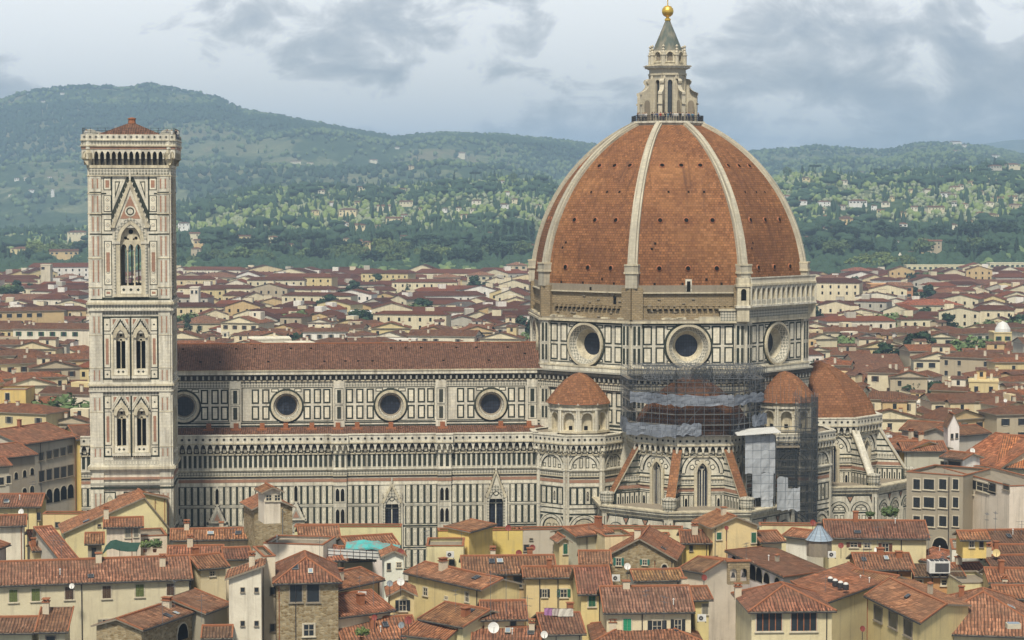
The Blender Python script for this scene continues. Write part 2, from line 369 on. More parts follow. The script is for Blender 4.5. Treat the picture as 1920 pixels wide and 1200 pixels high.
def entablature(mb,fr,u0,u1,n=0.0,proj=.85,top='white'):  # sooty cornice of drum and clerestory, with the shadow under it painted black
    mb.rect(fr,u0,37.75,u1,38.85,n+.04,'frieze'); mb.fbox(fr,u0,38.85,u1,39.05,n,n+.2,'cream')
    mb.rect(fr,u0,39.05,u1,40.0,n+.03,'soot_shade')
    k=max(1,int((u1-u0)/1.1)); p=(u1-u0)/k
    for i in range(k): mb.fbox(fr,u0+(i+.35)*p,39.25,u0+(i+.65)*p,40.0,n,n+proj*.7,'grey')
    mb.fbox(fr,u0,40.0,u1,40.25,n,n+proj*.8,'soot_shade'); mb.fbox(fr,u0,40.25,u1,40.9,n,n+proj,top); mb.fbox(fr,u0,40.9,u1,41.2,n,n+proj+.15,'cream' if top=='white' else 'grey')
def twinrows(mb,fr,us,w,rows,n=.03,t=.30,skip=None):
    for uc in us:
        for (a,b) in rows:
            if skip and skip(uc,a,b): continue
            mb.panel(fr,uc-w/2,a,uc+w/2,b,t,n,'green','bright')
def outline_rect(mb,fr,u0,v0,u1,v1,t,n,m):
    mb.rect(fr,u0,v0,u1,v0+t,n,m); mb.rect(fr,u0,v1-t,u1,v1,n,m); mb.rect(fr,u0,v0,u0+t,v1,n,m); mb.rect(fr,u1-t,v0,u1,v1,n,m)
def ornament(mb,fr,uc,v0,v1,w,n):   # tall white panel with a lozenge and roundel line inlay
    mb.rect(fr,uc-w/2,v0,uc+w/2,v1,n,'bright'); outline_rect(mb,fr,uc-w/2+.10,v0+.14,uc+w/2-.10,v1-.14,.05,n+.02,'grey')
    vc=(v0+v1)/2; h=(v1-v0)*.30; r=w*.22
    mb.fpoly(fr,[(uc-r,vc-h*.6),(uc,vc-h),(uc+r,vc-h*.6),(uc+r,vc+h*.6),(uc,vc+h),(uc-r,vc+h*.6)],n+.02,'grey')
    r*=.6; mb.fpoly(fr,[(uc-r,vc-h*.55),(uc,vc-h*.85),(uc+r,vc-h*.55),(uc+r,vc+h*.55),(uc,vc+h*.85),(uc-r,vc+h*.55)],n+.04,'bright')
def bifora(mb,fr,uc,v0,v1,w,n):
    mb.rect(fr,uc-w/2-.15,v0-.15,uc+w/2+.15,v1+.15,n+.02,'grey'); mb.rect(fr,uc-w/2,v0,uc+w/2,v1,n+.04,'white')
    for s in (-1,1): mb.fpoly(fr,outline(arch(uc+s*w*.25,w*.36,v0+.2,v1-.75,'p',6)),n+.06,'dark')
# ---- nave: clerestory walls, roof
nb=MB(); fn=Fr((0,-10.5,0),(1,0,0)); A0,A1=-113.0,-25.6
WINS=[-95.15,-75.55,-55.5,-36.0]
holes=[circ(a,34.1,2.35,20) for a in WINS]
nb.wall(fn,A0,A1,0,41.2,holes,0,'white',0)
nb.box((A0,-10.45,0),(A1,10.5,41.3),'white',skip='f')
bays=[(-113,-86.5),(-84.2,-66.6),(-64.3,-46.9),(-44.6,-29.3)]
piers=[-85.35,-65.45,-45.75]
for (a,b),wc in zip(bays,WINS):
    outline_rect(nb,fn,a+.1,31.1,b-.1,37.75,.16,.03,'green'); 
    twinrows(nb,fn,[wc+d for d in (-7.95,-5.95,-3.95,-1.95,0,1.95,3.95,5.95,7.75) if a+.7<wc+d<b-.5],1.42,[(31.5,34.15),(34.6,37.4)],skip=lambda u,v0,v1,wc=wc:abs(u-wc)<2.6)
    for d in (-2.2,0,2.2): nb.panel(fn,wc+d-.7,37.1-(.3 if d else -.1),wc+d+.7,37.5,.15,.03,'green','bright')
    nb.ring(fn,wc,34.1,3.35,2.95,.035,.035,'green',32)
for a in piers+[-28.0]:
    nb.fbox(fn,a-1.05,30,a+1.05,39,0,.35,'white'); f2=Fr((0,-10.86,0),(1,0,0))
    for v0,v1 in ((31.6,33.9),(34.7,37.2)): nb.rect(f2,a-.38,v0,a+.38,v1,.02,'green'); outline_rect(nb,f2,a-.85,v0-.3,a+.85,v1+.3,.09,.02,'green')
stripes(nb,fn,A0,A1,.035,[(30.75,31.0,'green'),(30.15,30.45,'green'),(29.4,29.8,'green')])
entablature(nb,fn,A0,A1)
nb.build('nave_wall',duomo)
rb=MB()
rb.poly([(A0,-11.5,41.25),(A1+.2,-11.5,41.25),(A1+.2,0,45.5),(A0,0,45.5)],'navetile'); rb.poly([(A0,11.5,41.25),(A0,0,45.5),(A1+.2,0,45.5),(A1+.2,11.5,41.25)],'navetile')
rb.box((A0,-11.5,41.1),(A1+.2,-11.3,41.24),'terracotta'); rb.box((A0,-.2,45.45),(A1+.2,.2,45.65),'terracotta')
for i in range(26):
    x=A0+5+i*3.3+random.uniform(-1,1); q=random.choice((.3,.55,.8)); y=-11.5*(1-q); z=41.25+4.25*q
    rb.box((x-.22,y-.25,z-.1),(x+.22,y+.15,z+.16),'dark')
nroof=rb.build('nave_roof',duomo)
def round_window(fr,uc,vc,ro,rg,dep,parent,proud=.35):
    g=MB(); g.ring(fr,uc,vc,ro+.12,ro+.12,-.05,proud,'cream',36); g.ring(fr,uc,vc,ro+.12,ro-.35,proud,proud,'cream',36); g.ring(fr,uc,vc,ro-.35,ro-.42,proud,proud-.18,'grey',36)
    m=(ro-.42+rg)/2+.1
    g.ring(fr,uc,vc,ro-.42,m,proud-.18,-dep*.35,'frieze',36); g.ring(fr,uc,vc,m,m-.12,-dep*.35,-dep*.35,'white',36); g.ring(fr,uc,vc,m-.12,rg,-dep*.35,-dep,'greys' if dep<1.5 else 'cream',36)
    for k in range(36):   # inlaid tesserae round the splay
        t=2*math.pi*(k+.5)/36; r=(ro-.42+m)/2; nn=(proud-.18-dep*.35)/2+.05; a=.13
        c=Vector((uc+r*math.cos(t),vc+r*math.sin(t)))
        g.fpoly(fr,[(c.x+a*math.cos(t+x),c.y+a*math.sin(t+x)) for x in (0,math.pi/2,math.pi,-math.pi/2)],nn+.05,'grey')
    w_=g.build('round_window',parent)
    g=MB(); g.disc(fr,uc,vc,rg,-dep,'leaded',32); g.build('pane',w_)
    return w_
for a in WINS: round_window(fn,a,34.1,2.85,1.85,1.0,duomo)
# ---- aisle
ab=MB(); B=22.0; fa=Fr((0,-B,0),(1,0,0)); X0,X1=-113.5,-25.0
PIL=[(-65.45,1.22),(-45.8,1.28),(-26.1,1.2)]
LAN=[(-55.7,1.65,18.2,20.6),(-36.0,1.7,19.0,22.9)]
holes=[arch(u,2*w*.78,3.0,hs-2.4,'p',10,1.0) for u,w,hs,ga in LAN]
ab.wall(fa,X0,X1,0,29,holes,0,'white',.9,'grey'); ab.box((X0,-B+.05,0),(X1,-10.6,27.6),'white',skip='f')
segs=[(-113.5,-66.7),(-64.2,-47.1),(-44.5,-27.3)]
for a,b in segs:
    n=round((b-a)/.93); p=(b-a)/n
    ab.rect(fa,a,23.45,b,26.15,.03,'grey')
    for i in range(n+1): ab.fbox(fa,a+i*p-.17 if i else a,23.45,min(b,a+i*p+.17),26.15,.0,.12,'white')
    for i in range(n):
        ab.rect(fa,a+(i+.5)*p-.27,23.7,a+(i+.5)*p+.27,25.95,.05,'green')
    for z0,z1 in ((16.75,20.0),(12.75,16.0),(8.6,11.9),(4.4,7.7)):
        n2=round((b-a)/1.19); p2=(b-a)/n2
        for i in range(n2):
            uc=a+(i+.5)*p2
            if any(abs(uc-u)<w+.55 for u,w,_,_ in LAN) and z0<19: continue
            ab.rect(fa,uc-p2/2,z0-.12,uc+p2/2,z1+.12,.03,'green'); ornament(ab,fa,uc,z0,z1,.74,.06)
    cuts=[a]+[x for u,w,_,_ in LAN if a<u<b for x in (u-w,u+w)]+[b]
    for a_,b_ in zip(cuts[::2],cuts[1::2]): stripes(ab,fa,a_,b_,.035,[(12.15,12.45,'green'),(16.25,16.4,'grey'),(8.05,8.3,'green'),(3.9,4.15,'green'),(1.5,1.9,'green')])
def courses(mb,fr,a,b,n=0.0):
    mb.fbox(fr,a,23.15,b,23.4,n,n+.35,'white'); mb.rect(fr,a,22.15,b,22.85,n+.04,'frieze'); mb.fbox(fr,a,22.9,b,23.15,n,n+.2,'cream'); mb.fbox(fr,a,21.95,b,22.12,n,n+.15,'cream')
    mb.rect(fr,a,21.6,b,21.95,n+.04,'soot_shade'); mb.rect(fr,a,20.85,b,21.45,n+.04,'pink'); mb.rect(fr,a,26.15,b,26.3,n+.04,'green'); mb.fbox(fr,a,20.15,b,20.4,n,n+.12,'white')
for a,b in segs: courses(ab,fa,a,b)
for u,w in PIL:
    ab.fbox(fa,u-w,0,u+w,29,0,.75,'white'); f2=Fr((0,-B-.76,0),(1,0,0)); courses(ab,f2,u-w-.05,u+w+.05)
    for s in (-1,1): ab.rect(f2,u+s*.55-.3,23.65,u+s*.55+.3,26.0,.03,'green')
    for v0,v1 in ((17.0,19.8),(12.9,15.9)): bifora(ab,f2,u,v0,v1,1.9,0)
    ab.rect(f2,u-.85,8.6,u+.85,11.8,.03,'grey'); ab.rect(f2,u-.7,8.75,u+.7,11.65,.05,'white')
ab.build('aisle_wall',duomo)
gb=MB(); 
for a,b in ((-113.5,-67.0),(-63.9,-47.4),(-44.2,-27.6)): gallery(gb,fa,a,b,29.9)
for u,w in PIL: 
    f2=Fr((0,-B-.55,0),(1,0,0)); gallery(gb,f2,u-1.6,u+1.6,29.9,0,1.07,1.1)
gb.build('balustrade',duomo)
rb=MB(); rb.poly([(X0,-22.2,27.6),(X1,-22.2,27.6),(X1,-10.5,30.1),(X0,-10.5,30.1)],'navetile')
for a in (-90.4,-85.2,-80.2,-75.7,-70.7,-65.7,-62,-55.5,-45.5,-34.2,-28.7):
    rb.box((a-.45,-11.6,29.7),(a+.45,-10.8,30.9),'terracotta'); rb.box((a-1.0,-12.6,29.3),(a+1.0,-11.5,29.95),'terracotta')
rb.build('aisle_roof',duomo)
for u,w,hs,ga in LAN:
    g=MB(); f2=Fr((0,-B-.55,0),(1,0,0))
    hole=arch(u,2*w*.78,3.0,hs-2.4,'p',10,1.0); top=arch(u,2*w,3.0,hs-1.9,'p',10,1.0)
    # moulded surround with the gable above
    g.wall(f2,u-w,u+w,3.0,hs-1.9,[arch(u,2*w*.78,3.0,hs-2.4,'p',10,1.0)] if False else [],0,'white') if False else None
    for (p,q),(p2,q2) in zip(zip(hole,hole[1:]),zip(top,top[1:])): g.poly([f2(q[0],q[2]),f2(p[0],p[2]),f2(p2[0],p2[2]),f2(q2[0],q2[2])],'frieze')
    for s in (-1,1):
        g.fbox(f2,min(u+s*w*.78,u+s*w),3.0,max(u+s*w*.78,u+s*w),hs-2.3,-.55,0,'frieze'); g.fbox(f2,u+s*(w+.2)-.18,3,u+s*(w+.2)+.18,hs-1.6,-.5,.12,'white')
        g.fbox(f2,u+s*(w+.2)-.12,hs-1.6,u+s*(w+.2)+.12,hs+.6,-.3,.05,'white')
        g.fprism(f2,[(u+s*(w+.35),hs-1.4),(u,ga),(u,ga-.75),(u+s*(w-.15),hs-1.5)][::s],-.5,.1,'cream')
        for i in range(7):
            q=i/7; uu=u+s*(w+.35)*(1-q); vv=hs-1.4+(ga-hs+1.4)*q; g.fprism(f2,[(uu-.13,vv),(uu+.13,vv),(uu+s*.1,vv+.42)],-.2,.05,'soot_shade' if ga>22 else 'white')
    g.fpoly(f2,[(u-w,hs-1.7),(u+w,hs-1.7),(u,ga-.7)],-.2,'white'); g.ring(f2,u,hs-.6,.55,.4,-.15,-.15,'green',14)
    g.fbox(f2,u-.12,ga-.1,u+.12,ga+1.0,-.2,.05,'white')
    lw=g.build('lancet_window',duomo)
    g=MB(); g.fpoly(fa,outline(arch(u,2*w*.78,3.0,hs-2.4,'p',10)),-.6,'leaded'); g.fbox(fa,u-.09,3,u+.09,hs-1.5,-.6,-.4,'white')
    g.ring(fa,u,hs-1.45,.5,.36,-.5,-.5,'white',12); g.fbox(fa,u-w*.7,hs-2.7,u+w*.7,hs-2.5,-.58,-.5,'white'); g.build('pane',lw)
def porch(u,gz=17.6,k=1.0):
    g=MB(); f2=Fr((0,-B,0),(1,0,0)); w=1.5*k
    g.fprism(f2,outline(arch(u,.85,gz-.4,gz+2.5,'p',6)),0,.3,'white'); g.fpoly(f2,outline(arch(u,.6,gz-.2,gz+2.3,'p',6)),.32,'dark')
    g.fprism(f2,[(u-w,gz-3.7),(u+w,gz-3.7),(u,gz)],0,.5,'white'); g.fpoly(f2,[(u-w*.6,gz-3.4),(u+w*.6,gz-3.4),(u,gz-1.2)],.52,'grey'); g.fpoly(f2,[(u-w*.35,gz-3.2),(u+w*.35,gz-3.2),(u,gz-1.9)],.54,'pink')
    for s in (-1,1):
        for i in range(6): g.fprism(f2,[(u+s*w*(1-i/6)-.12,gz-3.7+3.7*i/6),(u+s*w*(1-i/6)+.12,gz-3.7+3.7*i/6),(u+s*w*(1-i/6)+s*.15,gz-3.3+3.7*i/6)],.1,.5,'soot_shade')
        g.fbox(f2,u+s*(w+.1)-.2,2,u+s*(w+.1)+.2,gz-3.3,0,.45,'white')
        for i in range(8): g.fbox(f2,u+s*(w+.1)-.21,2.5+i*1.5,u+s*(w+.1)+.21,3.0+i*1.5,.0,.46,'green')
    g.rect(f2,u-w,2,u+w,gz-3.7,.1,'white'); g.ring(f2,u,gz-5.0,1.1,.75,.3,.15,'grey',18); g.ring(f2,u,gz-5.0,.62,.35,.2,.2,'grey',14)
    for i,(r,m) in enumerate(((1.45,'grey'),(1.2,'cream'),(.95,'green'))): g.fpoly(f2,outline(arch(u,2*r,2,gz-8.3,'r',8)),.14+i*.03,m)
    for s in (-1,1): g.fpoly(f2,outline(arch(u+s*.4,.6,2,gz-8.8,'p',6)),.26,'dark')
    g.build('side_portal',duomo)
porch(-88.4,17.0,1.12); porch(-73.7,17.4,1.12); porch(-96.3,16.8,1.12)
g=MB()
for u,zb,zt in ((-80.9,11.5,20.2),(-83.4,5,15.2)):
    g.fbox(fa,u-.75,zb,u+.75,zb+3.4,0,1.2,'white'); f2=Fr((0,-B-1.21,0),(1,0,0)); g.fpoly(f2,outline(arch(u,.95,zb+.2,zb+2.3,'p',6)),.02,'dark')
    for k in range(4):
        c=(u,-B-.6); P=[(c[0]-.8,c[1]-.65),(c[0]+.8,c[1]-.65),(c[0]+.8,c[1]+.6),(c[0]-.8,c[1]+.6)]; g.poly([P[k]+(zb+3.4,),P[(k+1)%4]+(zb+3.4,),(u,-B-.6,zt)],'white')
    for s in (-1,1): g.fprism(fa,[(u+s*.75-.14,zb+3.4),(u+s*.75+.14,zb+3.4),(u+s*.75,zb+4.9)],.6,1.1,'cream')
    g.fbox(fa,u-.9,2,u+.9,zb,0,1.25,'cream')
g.build('tabernacle',duomo)
# small canopy over the right hand door
g=MB(); u=-30.6; g.fprism(fa,[(u-.8,8.0),(u+.8,8.0),(u,10.6)],0,.5,'white'); g.fprism(fa,[(u-1.0,9.4),(u-.7,9.4),(u,11.5),(u+.7,9.4),(u+1.0,9.4),(u,12.2)],0,.4,'soot_shade'); g.fbox(fa,u-.9,2,u+.9,8.0,0,.5,'white'); g.build('door_canopy',duomo)
# ---- octagon body and drum
AP=26.1
db=MB()
def octpts(cx,cy,ap,z,off=22.5): r=ap/math.cos(R(22.5)); return [(cx+r*math.cos(R(off+45*k)),cy+r*math.sin(R(off+45*k)),z) for k in range(8)]
FACES={'s':-90,'sw':-135,'se':-45,'w':180,'e':0,'nw':135,'ne':45,'n':90}
for nm,ph in FACES.items():
    fr,hs=octf(0,0,AP,R(ph)); vis=nm in('s','sw','se','w','e')
    if not vis: db.rect(fr,-hs,0,hs,51,0,'white'); continue
    db.wall(fr,-hs,hs,0,51,[circ(0,46.25,3.6,24)],0,'white',0)
    cw=1.75
    for s in (-1,1):   # corner pilasters with paired green strips
        uc=s*(hs-cw/2-.1); db.fbox(fr,uc-cw/2,29,uc+cw/2,41.2,0,.4,'white'); db.fbox(fr,uc-cw/2,42.2,uc+cw/2,51,0,.4,'white'); f2=Fr(fr.O+fr.N*.4,fr.U)
        for v0,v1 in ((31.6,33.9),(34.7,37.2),(42.9,45.9),(46.5,50.1)):
            for du in (-.42,.42): db.rect(f2,uc+du-.26,v0,uc+du+.26,v1,.03,'green'); 
            outline_rect(db,f2,uc-.83,v0-.22,uc+.83,v1+.22,.07,.02,'grey')
    outline_rect(db,fr,-hs+2.1,42.6,hs-2.1,50.45,.2,.03,'green'); outline_rect(db,fr,-hs+2.1,31.0,hs-2.1,37.7,.2,.03,'green')
    us=[-7.75,-5.35,-2.95,0,2.95,5.35,7.75]
    twinrows(db,fr,us,1.75,[(43.0,46.1),(46.5,50.1)],skip=lambda u,a,b:abs(u)<3.5)
    for d in (-3.3,3.3):
        for v in (42.9,49.4): db.panel(fr,d-.8,v,d+.8,v+.7,.2,.03,'green','bright')
    twinrows(db,fr,[-8.0,-5.8,-3.6,-1.4,1.0,3.4,5.7,8.0],1.5,[(31.5,34.15),(34.6,37.4)])
    db.ring(fr,0,46.25,4.65,4.2,.07,.07,'green',40)
    stripes(db,fr,-hs,hs,.035,[(30.75,31.0,'green'),(30.15,30.45,'green'),(29.4,29.8,'green')])
    entablature(db,fr,-hs-.3,hs+.3,.4,.7,'soot_shade')
    db.fbox(fr,-hs-.2,41.2,hs+.2,41.9,0,.45,'white'); db.fbox(fr,-hs-.2,41.9,hs+.2,42.2,0,.55,'cream')
    db.fbox(fr,-hs-.2,50.6,hs+.2,51.0,0,.7,'cream'); db.rect(fr,-hs,50.45,hs,50.6,.05,'green')
drum=db.build('drum',duomo)
for nm in('s','sw','se','w','e'):
    fr,hs=octf(0,0,AP,R(FACES[nm])); round_window(fr,0,46.25,4.1,2.15,2.2,drum,.5)
# rough unfinished band above the drum
ub=MB()
for nm,ph in FACES.items():
    fr,hs=octf(0,0,AP-.5,R(ph))
    ub.rect(fr,-hs,50.9,hs,56.4,0,'rough'); ub.fbox(fr,-hs,56.4,hs,57.75,-.2,.15,'greys'); ub.fbox(fr,-hs,56.2,hs,56.42,-.2,.5,'cream')
    ub.fbox(fr,-hs,50.95,hs,51.3,0,.9,'greys')
    for s in (-1,1): ub.fbox(fr,s*(hs-.9)-1.05,51.2,s*(hs-.9)+1.05,57.3,-.1,.75,'rough')
    k=15
    for i in range(k):
        uc=-hs+2.6+(2*hs-5.2)*(i+.5)/k; ub.fbox(fr,uc-.33,53.3,uc+.33,53.75,0,.6,'rough'); ub.rect(fr,uc-.3,52.95,uc+.3,53.3,.03,'dark')
    ub.fbox(fr,-hs+2,53.8,hs-2,54.0,0,.15,'rough')
    for i in range(14):
        uc=random.uniform(-hs+2,hs-2); zz=random.uniform(51.5,56); ub.fbox(fr,uc-.3,zz,uc+.3,zz+.22,0,.2,'greys')
    for i in range(9): # broken remains of the ledge
        uc=random.uniform(-hs,hs-2); ub.fbox(fr,uc,51.3,uc+random.uniform(.6,2),51.3+random.uniform(.15,.45),0,.8,'cream')
fr,hs=octf(0,0,AP-.5,R(-135)); ub.rect(fr,6.2,54.1,6.9,55.6,.04,'dark'); ub.rect(fr,0.6,56.6,1.1,57.2,.2,'dark')
ub.build('unfinished_masonry',duomo)
# finished arcade on the south-east face
g=MB(); fr,hs=octf(0,0,AP-.4,R(-45))
def bacc(fr,u0,u1,n):
    g.fbox(fr,u0,50.95,u1,51.6,0,n-.9,'cream'); g.rect(fr,u0,51.6,u1,53.2,n-1.1,'frieze'); g.fbox(fr,u0,50.95,u1,53.2,0,n-1.15,'cream'); g.fbox(fr,u0,53.2,u1,53.6,0,n-.3,'cream'); g.fbox(fr,u0,53.6,u1,53.95,0,n+.15,'white')
    k=max(1,round((u1-u0)/1.72)); p=(u1-u0)/k
    g.wall(fr,u0,u1,53.95,57.6,[arch(u0+(i+.5)*p,p*.56,55.0,56.6,'r',8) for i in range(k)],n-.2,'white',.8,'cream')
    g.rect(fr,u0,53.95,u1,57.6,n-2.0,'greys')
    for i in range(k+1): g.fbox(fr,u0+i*p-.16,53.95,u0+i*p+.16,57.6,n-.2,n-.02,'white')
    for i in range(k*4): g.rect(fr,u0+(i+.3)*p/4,54.1,u0+(i+.7)*p/4,54.85,n-.17,'grey')
    g.fbox(fr,u0,57.6,u1,58.0,n-2.0,n+.1,'cream'); g.fbox(fr,u0,59.0,u1,59.2,n-.35,n,'white')
    for i in range(int((u1-u0)/.36)): g.fbox(fr,u0+i*.36+.1,58.0,u0+i*.36+.26,59.0,n-.3,n-.1,'white')
bacc(fr,-hs-.3,hs+.9,2.0)
fr2,_=octf(0,0,AP-.4,R(-90)); g.fbox(fr2,hs-1.6,50.95,hs+.7,59.1,0,1.9,'cream'); g.fpoly(fr2,outline(arch(hs-.4,1.0,54.9,56.6,'r',8)),1.93,'dark'); g.fbox(fr2,hs-1.9,53.5,hs+.9,53.95,0,2.25,'white'); g.fbox(fr2,hs-1.8,57.5,hs+.8,57.9,0,2.1,'cream')
g.fbox(fr2,hs-4.6,51.0,hs-1.6,52.9,0,.9,'frieze'); g.fbox(fr2,hs-4.9,52.9,hs-1.6,53.3,0,1.1,'cream'); g.fbox(fr2,2.0,51.0,hs-4.6,51.8,0,.9,'cream')
fr3,_=octf(0,0,AP-.4,R(0)); g.fbox(fr3,-hs-.8,50.95,-hs+1.8,59.1,0,2.0,'cream')
g.build('arcaded_gallery',duomo)
# ---- dome shell, ribs
RC,CC,Z0=35.0,7.25,56.6
def rad(z): return math.sqrt(max(0,RC*RC-(z-Z0)**2))-CC
ZT=88.6
dome=MB(); NS=40; zs=[57.6+(ZT-57.6)*math.sin(k/NS*math.pi/2)**.9 for k in range(NS+1)]
arc=[0]
for a,b in zip(zs,zs[1:]): arc.append(arc[-1]+math.hypot(b-a,rad(b)-rad(a)))
for ph in FACES.values():
    c,s_=math.cos(R(ph)),math.sin(R(ph))
    for k in range(NS):
        q=[]
        for z,sg,l in ((zs[k],-1,arc[k]),(zs[k],1,arc[k]),(zs[k+1],1,arc[k+1]),(zs[k+1],-1,arc[k+1])):
            r=rad(z); ap=r*math.cos(R(22.5)); h=r*math.sin(R(22.5))*sg
            q.append(((c*ap-s_*h,s_*ap+c*h,z),(h+ph,l)))
        dome.poly([a for a,_ in q],'dometile',[b for _,b in q])
dm=dome.build('dome',duomo)
g=MB()
for ph in FACES.values():
    c,s_=math.cos(R(ph)),math.sin(R(ph))
    for zz,fr_ in ((60.9,.52),(69.9,.52),(80.3,.52)):
        for j in (-1,0,1):
            r=rad(zz); ap=r*math.cos(R(22.5)); half=r*math.sin(R(22.5))
            # local tangent frame on the shell
            dz=.5; dap=(rad(zz+dz)-rad(zz-dz))*math.cos(R(22.5)); V=Vector((c*dap,s_*dap,2*dz)).normalized(); U=Vector((-s_,c,0)); N=U.cross(V)
            O=Vector((c*ap-s_*half*fr_*j,s_*ap+c*half*fr_*j,zz)); f=Fr(O,U,N,V)
            g.ring(f,0,0,.62,.42,.06,.22,'terracotta',12); g.ring(f,0,0,.62,.62,-.1,.06,'terracotta',12); g.disc(f,0,0,.43,.12,'dark',12); 
    for zz,u in ((75.3,-.35),(75.3,.1),(75.3,.45),(64.6,-.66),(65.6,-.6),(58.8,.33),(58.0,-.6),(58.0,-.1),(58,.6)):
        r=rad(zz); ap=r*math.cos(R(22.5))+.05; half=r*math.sin(R(22.5)); dap=(rad(zz+.5)-rad(zz-.5))*math.cos(R(22.5)); V=Vector((c*dap,s_*dap,1)).normalized(); U=Vector((-s_,c,0)); N=U.cross(V)
        f=Fr(Vector((c*ap-s_*half*u,s_*ap+c*half*u,zz)),U,N,V); g.rect(f,-.2,-.22,.2,.22,.05,'dark')
g.build('dome_vents',dm)
g=MB(); fr,hs=octf(0,0,AP-.7,R(-90)); u=.1; g.fbox(fr,u-.62,56.4,u+.62,58.9,-1.5,.35,'white'); g.rect(fr,u-.33,56.5,u+.33,58.5,.38,'dark'); g.build('access_door',dm)
for k in range(8):
    g=MB(); a=R(22.5+45*k); c,s_=math.cos(a),math.sin(a); T=Vector((-s_,c,0))
    P=[]
    zz=[61.0+(ZT-61.0)*math.sin(i/30*math.pi/2)**.9 for i in range(31)]
    for z in zz:
        r=rad(z); dr=(rad(z+.3)-rad(z-.3))/.6; nn=Vector((c,s_,-dr)).normalized(); q=(z-57)/(ZT-57); w_=.80-.24*q
        O=Vector((c*r,s_*r,z)); P.append([O-nn*.5-T*w_*1.25,O+nn*.28-T*w_*1.25,O+nn*.30-T*w_*.8,O+nn*.62-T*w_*.72,O+nn*.62+T*w_*.72,O+nn*.30+T*w_*.8,O+nn*.28+T*w_*1.25,O-nn*.5+T*w_*1.25])
    L=0
    for p,q in zip(P,P[1:]):
        L2=L+(q[3]-p[3]).length
        for i in range(7): g.poly([p[i],p[i+1],q[i+1],q[i]],'rib',[(i*.7,L),(i*.7+.7,L),(i*.7+.7,L2),(i*.7,L2)])
        L=L2
    # pedestal
    f=Fr((c*(rad(58)),s_*(rad(58)),0),T,Vector((c,s_,0)))
    g.fbox(f,-1.15,57.2,1.15,60.2,-1.6,.75,'rib'); g.fbox(f,-1.3,60.2,1.3,61.4,-1.6,.8,'rib'); g.fbox(f,-1.42,59.9,1.42,60.25,-1.6,.95,'cream'); g.fbox(f,-1.35,61.4,1.35,61.7,-1.6,.92,'cream'); g.fbox(f,-1.3,51,1.3,57.4,-1.9,.2,'rough')
    g.build('rib',dm)
g=MB(); 
for ph in FACES.values():
    fr,hs=octf(0,0,6.55,R(ph)); g.fbox(fr,-hs-.2,88.0,hs+.2,88.9,-1,.15,'rib'); g.fbox(fr,-hs-.25,88.9,hs+.25,89.25,-1,.45,'white')
g.poly([tuple(p) for p in octpts(0,0,6.7,89.27)],'greys'); g.build('crown_ring',dm)
# ---- lantern
lan=MB(); zb=89.25
g=lan
for k in range(8):
    fr,hs=octf(0,0,3.35,R(45*k)); 
    g.wall(fr,-hs,hs,zb,98.6,[arch(0,.98,zb+1.3,97.0,'r',8)],0,'stone',.9,'stone')
    for s in (-1,1): g.fbox(fr,s*(hs-.22)-.2,zb,s*(hs-.22)+.2,98.4,0,.22,'stone')
    outline_rect(g,fr,-.72,zb+1.0,.72,97.9,.08,.03,'grey'); g.fbox(fr,-hs-.1,98.4,hs+.1,98.8,-.3,.3,'cream'); g.fbox(fr,-hs-.05,98.8,hs+.05,99.6,-.3,.12,'stone'); g.fbox(fr,-hs-.15,99.6,hs+.15,99.8,-.3,.45,'cream'); g.fbox(fr,-hs-.35,99.8,hs+.35,100.15,-.3,.95,'white'); g.fbox(fr,-hs-.45,100.15,hs+.45,100.35,-1.3,1.2,'cream')
    # upper crown of niches
    fr,hs=octf(0,0,3.1,R(45*k)); g.wall(fr,-hs,hs,100.3,103.3,[arch(0,1.1,101.2,102.3,'r',8)],0,'stone',.4,'stone'); g.rect(fr,-.6,101.1,.6,103,-.4,'greys'); g.ring(fr,0,102.4,.85,.6,.05,.2,'cream',12,0,math.pi); g.fbox(fr,-hs,100.9,hs,101.1,0,.15,'cream')
    a=R(22.5+45*k); c,s_=math.cos(a),math.sin(a); o=Vector((c*3.5,s_*3.5,0))
    g.lathe((o.x,o.y,100.35),[(.42,0),(.42,1.9),(.55,1.95),(.55,2.15),(.36,2.2),(.36,2.6),(.18,2.9),(.3,3.1),(.14,3.4),(.30,3.65),(.30,3.8),(.0,4.1)],'stone',8)
    # radial buttress with volute
    T=Vector((-s_,c,0)); f=Fr((0,0,0),(c,s_,0),T)   # u outward, v up, n sideways
    pts=[(3.2,zb),(6.05,zb),(6.05,94.4),(6.2,94.5),(6.2,94.95),(5.6,95.15),(5.0,95.5),(4.6,96.0),(4.45,96.5),(4.75,96.8),(4.85,97.2),(4.6,97.6),(4.1,97.7),(3.2,97.6)]
    g.fprism(f,pts,-.42,.42,'stone')
    g.fpoly(f,outline(arch(4.9,1.3,zb+.2,92.8,'r',8)),.44,'greys'); g.fpoly(Fr((0,0,0),(c,s_,0),-T),outline(arch(4.9,1.3,zb+.2,92.8,'r',8)),.44,'greys')
    g.fbox(f,5.95,92.6,6.3,92.85,-.5,.5,'cream')
g.lathe((0,0,0),[(2.95,103.2),(2.45,104.6),(.42,109.3)],'copper',24)
for k in range(8):
    a=R(22.5+45*k); g.tube((2.75*math.cos(a),2.75*math.sin(a),103.8),(.45*math.cos(a),.45*math.sin(a),109.2),.09,'copper',5)
lant=g.build('lantern',duomo)
g=MB(); 
for k in range(8):
    fr,hs=octf(0,0,3.35,R(45*k)); g.fpoly(fr,outline(arch(0,1.0,zb+1.3,97.0,'r',8)),-.6,'glass')
g.build('lantern_glass',lant)
g=MB(); g.lathe((0,0,109.2),[(.45,0),(.62,.15),(.62,.45),(.35,.6),(.3,.85)],'gold',20,smooth=True)
